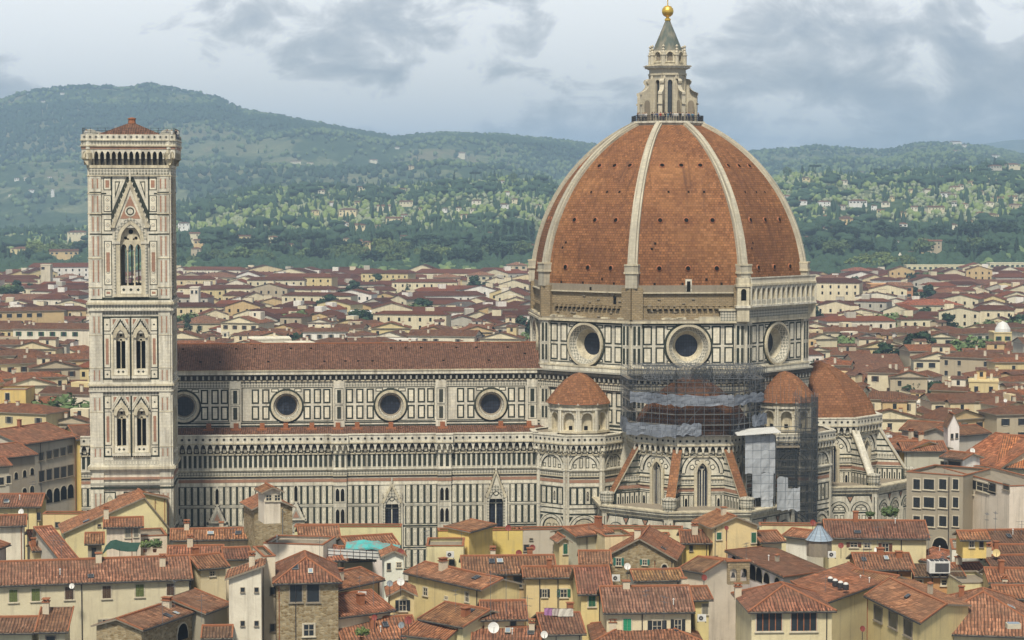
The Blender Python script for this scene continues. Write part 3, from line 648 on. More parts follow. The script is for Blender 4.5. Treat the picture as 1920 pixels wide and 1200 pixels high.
g.lathe((0,0,111.15),[(1.17*math.sin(math.pi*k/16),-1.17*math.cos(math.pi*k/16)) for k in range(17)],'gold',32); g.build('gilded_ball',lant,smooth=True)
g=MB(); g.tube((0,0,112.3),(0,0,115.6),.11,'gold',6); g.tube((-.85,0,114.5),(.85,0,114.5),.11,'gold',6); g.build('cross',lant)
g=MB()
for k in range(8):
    fr,hs=octf(0,0,6.75,R(45*k))
    for v in (zb+.35,zb+.75,zb+1.15): g.fbox(fr,-hs,v-.03,hs,v+.03,-.03,.03,'iron')
    n=12
    for i in range(n+1): g.fbox(fr,-hs+2*hs*i/n-.025,zb,-hs+2*hs*i/n+.025,zb+1.15,-.02,.02,'iron')
    for i in range(0,n*3): g.fbox(fr,-hs+2*hs*i/(n*3)-.014,zb,-hs+2*hs*i/(n*3)+.014,zb+1.1,-.01,.01,'iron')
g.build('platform_railing',lant)
# ---- tribunes
def tribune(cx,cy,face0,name):
    # face0: direction the tribune looks to (deg)
    ap,ap2=17.55,10.9
    g=MB(); zt=17.4
    for dk in (-2,-1,0,1,2):
        ph=R(face0+45*dk); fr,hs=octf(cx,cy,ap,ph,.75)
        u0,u1=-hs,hs
        g.rect(fr,u0,-1,u1,zt,0,'white'); k=3; p=(2*hs-1.6)/k
        for i in range(k):
            uc=-hs+.8+(i+.5)*p; w_=p*.92
            g.ring(fr,uc,12.6,w_/2,w_/2-.16,.05,.22,'green',20,0,math.pi); g.ring(fr,uc,12.6,w_/2-.16,w_/2-.62,.22,.14,'white',20,0,math.pi); g.ring(fr,uc,12.6,w_/2-.62,w_/2-.78,.10,.10,'green',20,0,math.pi)
            r=w_/2-.8; g.fpoly(fr,outline(arch(uc,2*r,3.5,12.6,'r',10)),.04,'white'); g.rect(fr,uc-r,12.2,uc+r,12.5,.06,'green')
            outline_rect(g,fr,uc-r+.1,12.7,uc-.08,12.6+r*.72,.1,.07,'green'); outline_rect(g,fr,uc+.08,12.7,uc+r-.1,12.6+r*.72,.1,.07,'green')
            for du in (-r*.5,r*.5): outline_rect(g,fr,uc+du-.4,4,uc+du+.4,11.9,.12,.06,'green'); ornament(g,fr,uc+du,5,11,.55,.05)
            g.fbox(fr,uc-w_/2,3,uc-w_/2+.5,12.6,0,.2,'white'); g.fbox(fr,uc+w_/2-.5,3,uc+w_/2,12.6,0,.2,'white')
        for i in range(k+1):
            uc=-hs+.8+i*p; h=.75 if 0<i<k else .5
            s0=uc-h if i>0 else uc; s1=uc+h if i<k else uc
            g.fpoly(fr,[(s0,15.55),(uc,14.1),(s1,15.55)],.05,'green'); g.fpoly(fr,[(s0+(.25 if i else .1),15.4),(uc,14.5),(s1-(.25 if i<k else .1),15.4)],.08,'pink')
        stripes(g,fr,u0,u1,.04,[(15.6,15.75,'green'),(2.6,3.0,'green'),(1.2,1.5,'green')])
        for s in (-1,1): g.fbox(fr,s*(hs-.35)-.45,0,s*(hs-.35)+.45,16.2,0,.25,'white'); g.fbox(fr,s*(hs-.35)-.08,3,s*(hs-.35)+.08,15.4,.25,.28,'green')
        g.fbox(fr,u0-.1,16.1,u1+.1,16.35,0,.35,'cream'); g.fbox(fr,u0-.1,16.35,u1+.1,16.8,0,.3,'white'); g.fbox(fr,u0-.3,16.8,u1+.3,17.25,0,.75,'white'); g.fbox(fr,u0-.4,17.25,u1+.4,17.5,-1,.95,'cream')
    g.poly([tuple(p) for p in octpts(cx,cy,ap-.3,18.17)],'greys')
    t=g.build('tribune_chapels',duomo)
    g=MB()
    for dk in (-2,-1,0,1,2):
        ph=R(face0+45*dk); fr,hs=octf(cx,cy,ap2,ph)
        g.wall(fr,-hs,hs,17,29,[arch(0,1.9,17.6,24.4,'p',10)],0,'white',.8,'white')
        g.fpoly(fr,outline(arch(0,2.1,17.5,24.5,'p',8)),-.7,'leaded'); g.fbox(fr,-.1,17.6,.1,25,-.7,-.4,'white'); g.ring(fr,0,25.2,.55,.35,-.5,-.5,'white',12)
        for s in (-1,1): g.fbox(fr,s*.47-.04,17.6,s*.47+.04,24.6,-.65,-.5,'white'); g.fbox(fr,s*1.25-.28,17.4,s*1.25+.28,25.0,0,.35,'cream')
        tp=arch(0,2.9,17.6,24.3,'p',10); ti=arch(0,1.95,17.6,24.4,'p',10)
        for (p,q),(p2,q2) in zip(zip(ti,ti[1:]),zip(tp,tp[1:])): g.poly([fr(q[0],q[2],.3),fr(p[0],p[2],.3),fr(p2[0],p2[2],.3),fr(q2[0],q2[2],.3)],'cream')
        # great blind arch
        R0=hs-.55; zc=24.3
        for ro,ri,m,n in ((R0,R0-.2,'green',.1),(R0-.2,R0-.75,'white',.25),(R0-.75,R0-.95,'green',.08)): g.ring(fr,0,zc,ro,ri,n,n-.02,m,26,0,math.pi)
        for s in (-1,1):
            for q in (0.25,.6): 
                aa=math.pi/2-s*q*math.pi/2*1.1; r1=R0-1.15
                c1=(r1*.78*math.cos(aa),zc+r1*.78*math.sin(aa)); g.disc(fr,c1[0],c1[1]-.1,.55,.05,'green',5); g.disc(fr,c1[0],c1[1]-.1,.38,.08,'bright',5)
            g.fpoly(fr,[(s*(hs-.2),28.6),(s*(hs-.2),25.9),(s*(hs-2.0),28.6)][::-s],.05,'green'); g.fpoly(fr,[(s*(hs-.4),28.4),(s*(hs-.4),26.7),(s*(hs-1.6),28.4)][::-s],.08,'white')
            a,b=(1.55,hs-.1) if s>0 else (-hs+.1,-1.55)
            stripes(g,fr,a,b,.05,[(23.6,23.85,'green'),(22.4,23.1,'frieze'),(21.9,22.1,'green'),(20.9,21.5,'pink'),(20.5,20.65,'green')])
            g.fbox(fr,a,23.1,b,23.3,0,.2,'cream'); g.fbox(fr,a,21.6,b,21.8,0,.3,'cream')
            g.rect(fr,a,17.6,b,20.3,.05,'green')
            for i in range(3):
                uc=a+(i+.5)*(b-a)/3; ornament(g,fr,uc,17.8,20.15,.72,.08)
                if i==1: g.fpoly(fr,outline(arch(uc,.45,18.1,19.3,'p',6)),.13,'dark')
    w_=g.build('tribune_wall',duomo)
    g=MB()
    for dk in (-2,-1,0,1,2):
        fr,hs=octf(cx,cy,ap2,R(face0+45*dk)); gallery(g,fr,-hs-.3,hs+.3,31.0,0,1.15)
    g.build('balustrade',duomo)
    for dk in (-1.5,-.5,.5,1.5):   # sloping flying buttresses
        g=MB()
        a=R(face0+45*dk); c,s_=math.cos(a),math.sin(a); f=Fr((cx,cy,0),(c,s_,0)); f.N=Vector((s_,-c,0))
        pts=[(11.6,17.4),(17.6,17.4),(17.6,19.6),(12.1,28.2),(11.6,28.2)]
        g.fprism(f,pts,-.5,.5,'white')
        o=Vector((cx,cy,0)); 
        def P(u,v,n,f=f): return f(u,v,n)
        g.poly([P(18.2,19.2,-.85),P(18.2,19.2,.85),P(12.1,28.6,.85),P(12.1,28.6,-.85)],'apsetile' if name=='s' else 'white'); 
        for s in (-1,1):
            g.poly([P(18.2,18.8,.85*s),P(18.2,19.2,.85*s),P(12.1,28.6,.85*s),P(12.1,28.1,.85*s)],'cream')
            us_=lambda v:17.5-max(0,v-19.7)*5.5/8.6
            for v0,v1,m in ((17.6,20.3,'green'),(20.5,20.7,'green'),(20.9,21.5,'pink'),(21.9,22.15,'green'),(22.4,23.1,'frieze'),(23.5,23.8,'green'),(24.6,24.9,'green'),(25.8,26.1,'green')): g.poly([P(11.6,v0,.53*s),P(us_(v0)-.1,v0,.53*s),P(us_(v1)-.1,v1,.53*s),P(11.6,v1,.53*s)],m)
            for i in range(5):
                u_=12.0+i*.98; g.poly([P(u_,17.8,.56*s),P(u_+.68,17.8,.56*s),P(u_+.68,20.1,.56*s),P(u_,20.1,.56*s)],'white'); g.poly([P(u_+.22,18.2,.58*s),P(u_+.46,18.2,.58*s),P(u_+.46,19.5,.58*s),P(u_+.22,19.5,.58*s)],'dark')
        o=f(18.3,0); g.lathe((o.x,o.y,18.0),[(1.25,0),(1.1,.2),(1.1,.7),(1.3,.85),(1.3,2.1),(1.45,2.2),(1.45,2.45),(.1,2.75)],'frieze',12)
        g.build('flying_buttress',duomo)
    g=MB(); prof=[(10.7,30.2),(10.35,31.2),(9.6,33.2),(8.3,35.2),(6.6,37.2),(4.6,38.9),(2.6,40.2),(0.01,41.3)]
    L=[0]
    for p,q in zip(prof,prof[1:]): L.append(L[-1]+math.hypot(q[0]-p[0],q[1]-p[1]))
    for k in range(8):
        ph=R(face0+45*k); c,s_=math.cos(ph),math.sin(ph)
        for j in range(len(prof)-1):
            q=[]
            for (r,z),l,sg in ((prof[j],L[j],-1),(prof[j],L[j],1),(prof[j+1],L[j+1],1),(prof[j+1],L[j+1],-1)):
                h=r*math.tan(R(22.5))*sg; q.append(((cx+c*r-s_*h,cy+s_*r+c*h,z),(h+k*20,l)))
            g.poly([a for a,_ in q],'apsetile',[b for _,b in q])
        a=ph+R(22.5)
        for (r,z),(r2,z2) in zip(prof,prof[1:]):
            kk=1/math.cos(R(22.5)); g.tube((cx+r*kk*math.cos(a),cy+r*kk*math.sin(a),z),(cx+r2*kk*math.cos(a),cy+r2*kk*math.sin(a),z2),.16,'apsetile',5)
    g.build('tribune_dome',duomo)
tribune(0,-31.2,-90,'s'); tribune(31.2,0,0,'e')
# ---- the two small exedra turrets on the diagonals, and the body below
def exedra(cx,cy,face0):
    g=MB(); ap=8.2
    for dk in (-2,-1,0,1,2):
        ph=R(face0+45*dk); fr,hs=octf(cx,cy,ap,ph)
        g.rect(fr,-hs,0,hs,29,0,'white'); courses(g,fr,-hs,hs)
        r=hs-.7; zc=23.55
        for ro,ri,m,n in ((r+.35,r+.2,'green',.2),(r+.2,r-.25,'white',.25),(r-.25,r-.4,'green',.1)): g.ring(fr,0,zc,ro,ri,n,n-.02,m,20,0,math.pi)
        for i in range(4):
            uc=(i-1.5)*r*.44; h=math.sqrt(max(.2,(r-.5)**2-(abs(uc)+.25)**2)); outline_rect(g,fr,uc-.32,zc+.1,uc+.32,zc+h,.12,.05,'green')
        for s in (-1,1): g.fpoly(fr,[(s*(hs-.15),25.9),(s*(hs-.15),24.8),(s*(hs-.8),25.9)][::-s],.05,'green'); g.fbox(fr,s*(hs-.3)-.25,0,s*(hs-.3)+.25,29,0,.22,'white')
        g.rect(fr,-hs+.6,16.7,hs-.6,20.0,.03,'green'); g.rect(fr,-hs,14.8,hs,15.1,.04,'green'); g.rect(fr,-hs,15.9,hs,16.1,.04,'green')
        for i in range(4):
            uc=(i-1.5)*1.32; ornament(g,fr,uc,16.9,19.8,.85,.06)
            if i==2: g.fpoly(fr,outline(arch(uc,.4,17.5,18.9,'p',6)),.1,'dark')
        r=hs-.9; zc=12.0
        for ro,ri,m,n in ((r+.35,r+.2,'green',.2),(r+.2,r-.3,'white',.25),(r-.3,r-.5,'green',.1)): g.ring(fr,0,zc,ro,ri,n,n-.02,m,20,0,math.pi)
        g.fpoly(fr,outline(arch(0,2*(r-.5),10.2,zc,'r',10)),.05,'cream'); g.rect(fr,-hs,9.7,hs,10.1,.05,'soot_shade')
        for i in (-1,1): outline_rect(g,fr,i*.75-.5,10.4,i*.75+.5,13.0,.12,.08,'green'); ornament(g,fr,i*.75,10.6,12.7,.5,.07)
        for s in (-1,1): g.fpoly(fr,[(s*(hs-.3),14.5),(s*(hs-.3),13.0),(s*(hs-1.3),14.5)][::-s],.05,'green')
        for z0 in (5.2,1.5):
            g.rect(fr,-hs+.6,z0,hs-.6,z0+3.4,.03,'green')
            for i in range(4): ornament(g,fr,(i-1.5)*1.32,z0+.15,z0+3.25,.85,.06)
    g.poly([tuple(p) for p in octpts(cx,cy,ap-.1,29.6)],'greys'); b=g.build('exedra_base',duomo)
    g=MB()
    for dk in (-2,-1,0,1,2):
        fr,hs=octf(cx,cy,ap,R(face0+45*dk)); gallery(g,fr,-hs-.3,hs+.3,29.9,0,1.12)
    g.build('balustrade',duomo)
    g=MB(); N=10; r=5.75
    for k in range(N):
        ph=R(face0+360/N*(k+.5)); apx=r*math.cos(math.pi/N); hs=r*math.sin(math.pi/N); fr=Fr((cx+apx*math.cos(ph),cy+apx*math.sin(ph),0),(-math.sin(ph),math.cos(ph),0))
        g.wall(fr,-hs,hs,29.6,34.6,[arch(0,2.1,30.4,32.6,'r',10)],0,'cream',.9,'cream'); g.rect(fr,-1.1,30.3,1.1,34,-.88,'cream'); g.rect(fr,-.35,30.4,.35,31.2,-.8,'dark')
        g.ring(fr,0,32.6,1.4,1.1,.15,.08,'white',14,0,math.pi)
        for s in (-1,1): 
            g.fbox(fr,s*(hs-.12)-.16,30.2,s*(hs-.12)+.16,34.2,0,.3,'white'); g.fbox(fr,s*1.25-.13,30.2,s*1.25+.13,32.5,0,.15,'white')
        g.fbox(fr,-hs-.1,29.9,hs+.1,30.3,-.2,.4,'cream'); g.fbox(fr,-hs-.1,34.2,hs+.1,34.6,-.3,.35,'white'); g.fbox(fr,-hs-.15,34.6,hs+.15,35.2,-.6,.2,'cream'); g.fbox(fr,-hs-.2,35.2,hs+.2,35.5,-1,.55,'white')
    e=g.build('exedra_turret',duomo)
    g=MB(); prof=[(6.35,35.5),(5.35,36.8),(4.1,38.3),(2.75,39.6),(1.3,40.6),(0,41.0)]
    N=20
    for j in range(len(prof)-1):
        for k in range(N):
            t0,t1=2*math.pi*k/N,2*math.pi*(k+1)/N; (r0,z0),(r1,z1)=prof[j],prof[j+1]
            P=lambda r,t,z:(cx+r*math.cos(t),cy+r*math.sin(t),z)
            g.poly([P(r0,t0,z0),P(r0,t1,z0),P(r1,t1,z1),P(r1,t0,z1)],'apsetile')
    g.lathe((cx,cy,0),[(6.35,35.5),(6.4,35.35),(5.8,35.2)],'terracotta',20); g.build('cone_roof',e)
exedra(-19.9,-19.9,-135); exedra(19.9,-19.9,-45)

# ================= BELL TOWER =================
tower=tag(empty('bell_tower',tuple(L2W(-102.35,-36.25)),ROT),'tall square bell tower clad in white, pink and green marble with tiled cap','tower')
HW=6.95
shaft=MB(); trim=MB(); wlist=[]
def tface(ang,front):
    g=shaft; fr=Fr((HW*math.cos(ang),HW*math.sin(ang),0),(-math.sin(ang),math.cos(ang),0))
    holes=[arch(0.15,3.7,58.7,66.3,'p',12,1.0)]
    lows=[(c,zb) for zb in (43.6,30.6) for c in (-1.75,1.75)]
    g.wall(fr,-HW,HW,54.5,80.0,holes,0,'white',1.4,'cream')
    g.wall(fr,-HW,HW,40.5,54.5,[arch(c,1.62,44.0,49.6,'p',8) for c in (-1.75,1.75)],0,'white',1.2,'cream')
    g.wall(fr,-HW,HW,26.2,40.5,[arch(c,1.62,30.3,35.8,'p',8) for c in (-1.75,1.75)],0,'white',1.2,'cream')
    g.rect(fr,-HW,0,HW,26.2,0,'white')
    # corner buttresses (slightly proud octagonal piers)
    for s in (-1,1):
        uc=s*(HW-1.05)
        g.fbox(fr,uc-1.0,0,uc+1.0,79.9,0,.28,'white'); f2=Fr(fr.O+fr.N*.28,fr.U)
        for v0,v1 in ((56.9,58.2),(59.3,63.3),(63.9,67.5),(68.2,70.9),(71.6,74.6),(75.7,77.6)):
            for du in (-.42,.42): g.rect(f2,uc+du-.13,v0+.1,uc+du+.13,v1-.1,.025,'pink'); outline_rect(g,f2,uc+du-.3,v0,uc+du+.3,v1,.06,.02,'grey')
        for v0,v1 in ((50.3,53.4),(41.9,43.9),(36.6,39.0),(28.4,30.0),(15,22)):
            for du in (-.42,.42): g.rect(f2,uc+du-.11,v0+.1,uc+du+.11,v1-.1,.025,'pink'); outline_rect(g,f2,uc+du-.28,v0,uc+du+.28,v1,.05,.02,'grey')
        for v in (56.3,67.8,71.2,75.1): g.rect(f2,uc-1,v-.12,uc+1,v+.12,.03,'green'); 
        for v in (58.5,63.6,74.95,71.4): g.fbox(fr,uc-1.05,v-.1,uc+1.05,v+.06,0,.38,'cream')
        for v in (44.2,50,36.4,30.2): g.fbox(fr,uc-1.05,v-.07,uc+1.05,v+.07,0,.34,'cream')
    # upper stage: inner panel strips
    for s in (-1,1):
        uc=.15+s*3.95
        for v0,v1,m in ((75.5,77.7,1),(71.7,74.6,0),(68.3,70.4,0),(58.8,66.6,0),(56.8,58.1,1)):
            g.panel(fr,uc-.68,v0,uc+.68,v1,.14,.03,'green','bright')
            if m: g.rect(fr,uc-.33,v0+.45,uc+.33,v1-.45,.08,'pink')
            else:
                n=max(1,round((v1-v0)/1.6))
                for i in range(n):
                    vc=v0+(i+.5)*(v1-v0)/n; g.disc(fr,uc,vc,.36,.075,'grey',10); g.disc(fr,uc,vc,.24,.095,'bright',10); g.disc(fr,uc,vc,.1,.115,'pink',6)
            if v1-v0>7: g.rect(fr,uc-.3,61.2,uc+.3,64.6,.12,'pink')
    for v in (74.9,71.3,67.75): 
        for a,b in ((-5.2,-3.0 if v<74 else -4),(3.3 if v<74 else 4.3,5.2)): g.rect(fr,a,v-.13,b,v+.13,.035,'green')
    # gable above the three-light window
    ga=77.9; gz=69.6
    for s in (-1,1):
        T=[(.15+s*3.35,69.6),(.15+s*3.35,71.3),(.15+s*.55,77.9),(.15,77.6)]; g.fpoly(fr,T if s>0 else T[::-1],.035,'green'); outline_rect(g,fr,min(.15+s*3.3,.15+s*3.1),70.5,max(.15+s*3.3,.15+s*3.1),77.9,.1,.03,'green')
    for s in (-1,1):
        T=[(.15+s*1.2,77.4),(.15+s*2.9,77.4),(.15+s*2.9,72.4)]; g.fpoly(fr,T[::s*-1],.06,'white')
        T=[(.15+s*1.7,77.05),(.15+s*2.65,77.05),(.15+s*2.65,74.0)]; g.fpoly(fr,T[::s*-1],.09,'green'); T=[(.15+s*1.95,76.85),(.15+s*2.5,76.85),(.15+s*2.5,75.0)]; g.fpoly(fr,T[::s*-1],.11,'bright')
        g.fprism(fr,[(.15+s*3.35,68.9),(.15+s*2.75,68.9),(.15,76.1),(.15,77.5)][::s],0,.45,'cream')
        for i in range(9):
            q=i/9; uu=.15+s*3.3*(1-q); vv=69.1+8.3*q; g.fprism(fr,[(uu-.14,vv),(uu+.14,vv),(uu+s*.2,vv+.45)],.1,.4,'white')
    g.fpoly(fr,[(-2.7,68.9),(3.0,68.9),(.15,76.1)],.2,'white'); g.fpoly(fr,[(-1.6,70.5),(1.9,70.5),(.15,74.6)],.24,'pink'); g.disc(fr,.15,71.8,.95,.28,'white',16); g.ring(fr,.15,71.8,.7,.5,.32,.32,'green',14)
    g.fbox(fr,0,77.3,.3,79,0,.4,'white')
    # window surround
    tp=arch(.15,6.0,58.7,66.3,'p',14,.8); ti=arch(.15,3.7,58.7,66.3,'p',14)
    mid=arch(.15,5.0,58.7,66.3,'p',14,.86)
    for A_,B_,m,n in ((ti,mid,'cream',.34),(mid,tp,'frieze',.4)):
        for (p,q),(p2,q2) in zip(zip(A_,A_[1:]),zip(B_,B_[1:])): g.poly([fr(q[0],q[2],n),fr(p[0],p[2],n),fr(p2[0],p2[2],n),fr(q2[0],q2[2],n)],m)
    for s in (-1,1):
        g.fbox(fr,.15+s*2.2-.35,57.2,.15+s*2.2+.35,66.3,0,.34,'cream'); g.fbox(fr,.15+s*2.75-.2,57.2,.15+s*2.75+.2,66.3,0,.4,'frieze'); g.fbox(fr,.15+s*2.5-.7,66.1,.15+s*2.5+.7,66.5,0,.5,'white')
    g.fbox(fr,-1.75,57.3,2.05,58.7,0,.2,'bright'); g.fbox(fr,-2.9,56.75,3.2,57.2,0,.45,'cream')
    for c in (-1.1,.15,1.4): g.fpoly(fr,[(c-.3,58.0),(c,58.3),(c+.3,58.0),(c,57.7)],.22,'green'); 
    # middle and lower stages
    for base in (0,-13.75):
        outline_rect(g,fr,-4.9,42.1+base,4.9,53.3+base,.28,.03,'green')
        g.rect(fr,-.14,42.1+base,.14,53.3+base,.03,'green')
        for s in (-1,1):
            uc=s*4.1
            for v0,v1 in ((50.7,53.0),(44.2,50.2),(42.3,43.8)):
                g.panel(fr,uc-.6,v0+base,uc+.6,v1+base,.11,.06,'green','bright')
                if v1-v0>4: g.rect(fr,uc-.26,v0+base+.6,uc+.26,v1+base-.8,.11,'pink')
                else: g.disc(fr,uc,(v0+v1)/2+base,.2,.11,'green',4)
            c=s*1.75; o=base
            g.fbox(fr,c-1.55,42.5+o,c-1.25,49.8+o,0,.3,'cream'); g.fbox(fr,c+1.25,42.5+o,c+1.55,49.8+o,0,.3,'cream')
            t2=arch(c,2.9,44+o,49.6+o,'p',10,.85); t1=arch(c,1.62,44+o,49.5+o,'p',10)
            for (p,q),(p2,q2) in zip(zip(t1,t1[1:]),zip(t2,t2[1:])): g.poly([fr(q[0],q[2],.3),fr(p[0],p[2],.3),fr(p2[0],p2[2],.3),fr(q2[0],q2[2],.3)],'cream')
            g.fpoly(fr,[(c-1.55,50.3+o),(c+1.55,50.3+o),(c,52.9+o)],.08,'green'); g.fpoly(fr,[(c-1.2,50.3+o),(c+1.2,50.3+o),(c,52.4+o)],.12,'white')
            for t_ in (-1,1):
                T=[(c+t_*.35,53.0+o),(c+t_*1.5,53.0+o),(c+t_*1.5,51.0+o)]; g.fpoly(fr,T[::-t_],.07,'white'); T=[(c+t_*.75,52.8+o),(c+t_*1.35,52.8+o),(c+t_*1.35,51.7+o)]; g.fpoly(fr,T[::-t_],.1,'pink')
                for i in range(6):
                    q=i/6; uu=c+t_*1.5*(1-q); vv=50.5+o+2.4*q; g.fprism(fr,[(uu-.12,vv),(uu+.12,vv),(uu+t_*.1,vv+.35)],.1,.35,'white')
            g.fbox(fr,c-1.25,42.9+o,c+1.25,44+o,0,.15,'bright'); g.fbox(fr,c-1.6,42.35+o,c+1.6,42.8+o,0,.5,'white')
            for d in (-.4,.4): g.fpoly(fr,[(c+d-.25,43.5+o),(c+d,43.75+o),(c+d+.25,43.5+o),(c+d,43.25+o)],.17,'green')
            for i in range(9): g.fbox(fr,c-1.5+i*.36,42.1+o,c-1.35+i*.36,42.4+o,0,.35,'cream')
    for i in range(18): outline_rect(g,fr,-4.7+i*.53,27.0,-4.7+i*.53+.4,27.8,.07,.04,'grey')
    # cornices between the stages
    for z0,lst in ((54.3,[(0,.35,.55,'white'),(.35,1.1,.35,'frieze'),(1.1,1.5,.7,'cream'),(1.5,1.8,.5,'white')]),(40.0,[(0,.3,.45,'white'),(.3,1.0,.36,'frieze'),(1.0,1.3,.6,'cream'),(1.3,1.55,.45,'white')]),(25.9,[(0,.35,.4,'white'),(.35,.8,.75,'cream'),(.8,1.05,.5,'white')])):
        for a,b,n,m in lst: g.fbox(fr,-HW-n+.28,z0+a,HW+n-.28,z0+b,0,n,m)
    g.rect(fr,-5,53.6,5,54.3,.05,'frieze'); g.rect(fr,-5,39.3,5,40.0,.05,'frieze'); g.rect(fr,-5.0,56.15,5.0,56.65,.04,'green'); 
    for v,m in ((24.6,'pink'),(23.6,'grey'),(22.9,'green'),(14.4,'green')): g.fbox(fr,-HW-.02,v-.2,HW+.02,v+.2,0,.31,m)
    for c,w_ in ((-3.9,1.5),(0,2.4),(3.9,1.5)):
        outline_rect(g,fr,c-w_/2-.3,15.2,c+w_/2+.3,22.2,.2,.03,'green'); g.fpoly(fr,outline(arch(c,w_*.8,15.6,20.6,'p',8)),.04,'grey'); g.fpoly(fr,outline(arch(c,w_*.62,15.8,20.5,'p',8)),.06,'cream')
    for i in range(-3,4): g.rect(fr,i*1.5-.1,78.35,i*1.5+.1,78.6,.3,'dark')
    g.fbox(fr,-HW-.05,79.4,HW+.05,79.9,0,.42,'cream'); g.rect(fr,-HW+.05,78.2,HW-.05,79.3,.30,'frieze'); g.fbox(fr,-HW-.05,77.95,HW+.05,78.15,0,.38,'cream')
    # corbelled crown
    HT=HW+1.15; ft=Fr((0,0,0),fr.U); ft.O=fr.N*HW; k=16; p=2*HT/k
    g.wall(ft,-HT,HT,81.0,82.7,[arch(-HT+(i+.5)*p,p*.7,81.0,81.7,'p',6) for i in range(k)],1.1,'white',.3,'cream')
    g.rect(ft,-HW,79.9,HW,82.7,.05,'soot_shade'); g.rect(ft,-HT,82.65,HT,82.7,.0,'cream')
    for i in range(k+1):
        uc=-HT+i*p; q=max(-HW,min(HW,uc)); f3=Fr(ft(q,0,0),ft.N); f3.N=ft.U
        pts=[(0,79.9),(.25,79.9),(1.12,81.2),(1.12,82.0),(0,82.0)]
        d=uc-q
        g.poly([ft(q-.15,79.9,.15),ft(q+.15,79.9,.15),ft(uc+.15,81.2,1.12),ft(uc-.15,81.2,1.12)],'cream')
        g.fprism(f3,pts,-.14+d*.6,.14+d*.6,'cream')
    g.fbox(ft,-HT,82.7,HT,83.15,-.2,1.2,'pink'); g.fbox(ft,-HT-.15,83.15,HT+.15,83.4,-.2,1.4,'cream'); g.fbox(ft,-HT,83.4,HT,84.15,-.2,1.2,'frieze'); g.fbox(ft,-HT-.2,84.15,HT+.2,84.3,-.2,1.4,'cream')
    g.fbox(ft,-HT-.05,84.3,HT+.05,85.25,.9,1.25,'white')
    for i in range(k): uc=-HT+(i+.5)*p; g.disc(ft,uc,84.8,.28,1.28,'grey',8); g.disc(ft,uc,84.8,.15,1.3,'dark',6)
for q in range(4): tface(R(-90+90*q),q==0)
# floors and dark inside of the belfry
shaft.box((-HW+1.5,-HW+1.5,26),(HW-1.5,HW-1.5,57.0),'dark'); shaft.poly([(-HW,-HW,57.05),(HW,-HW,57.05),(HW,HW,57.05),(-HW,HW,57.05)],'greys')
shaft.box((-HW+.5,-HW+.5,79.0),(HW-.5,HW-.5,84.3),'greys')
sh=shaft.build('shaft',tower)
for s in ((1,1),(1,-1),(-1,1),(-1,-1)):
    g=MB(); g.lathe((s[0]*(HW+.05),s[1]*(HW+.05),0),[(1.3,82.7),(1.3,85.25),(1.1,85.25),(1.1,84.4)],'white',8); g.lathe((s[0]*(HW-.25),s[1]*(HW-.25),84.3),[(1.35,0),(1.35,1.1),(.9,1.7),(.0,1.95)],'grey',10); g.lathe((s[0]*HW,s[1]*HW,0),[(.5,79.9),(1.25,82.0),(1.25,82.7)],'cream',8); g.build('corner_turret',tower)
g=MB(); b=6.3; zr=85.0
for k in range(4):
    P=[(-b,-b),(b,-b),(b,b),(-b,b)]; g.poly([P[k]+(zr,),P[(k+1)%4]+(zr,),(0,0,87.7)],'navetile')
g.box((-b,-b,84.3),(b,b,84.98),'white'); 
rf=g.build('tiled_cap',tower); g=MB(); g.lathe((0,0,87.0),[(.75,0),(.62,1.1),(.75,1.15),(.75,1.35),(.2,1.5),(0,1.5)],'terracotta',8); g.build('finial',rf)
g=MB()
for k in range(4):
    f=Fr((0,0,0),(math.cos(R(90*k)),math.sin(R(90*k)),0)); f.O=f.N*(HW+1.0)
    for v in (85.6,85.95,86.35): g.fbox(f,-HW-.9,v-.02,HW+.9,v+.02,-.02,.02,'iron')
    for i in range(13): u=-HW-.9+i*(2*HW+1.8)/12; g.fbox(f,u-.03,85.2,u+.03,86.4,-.02,.02,'iron')
g.build('roof_railing',tower)
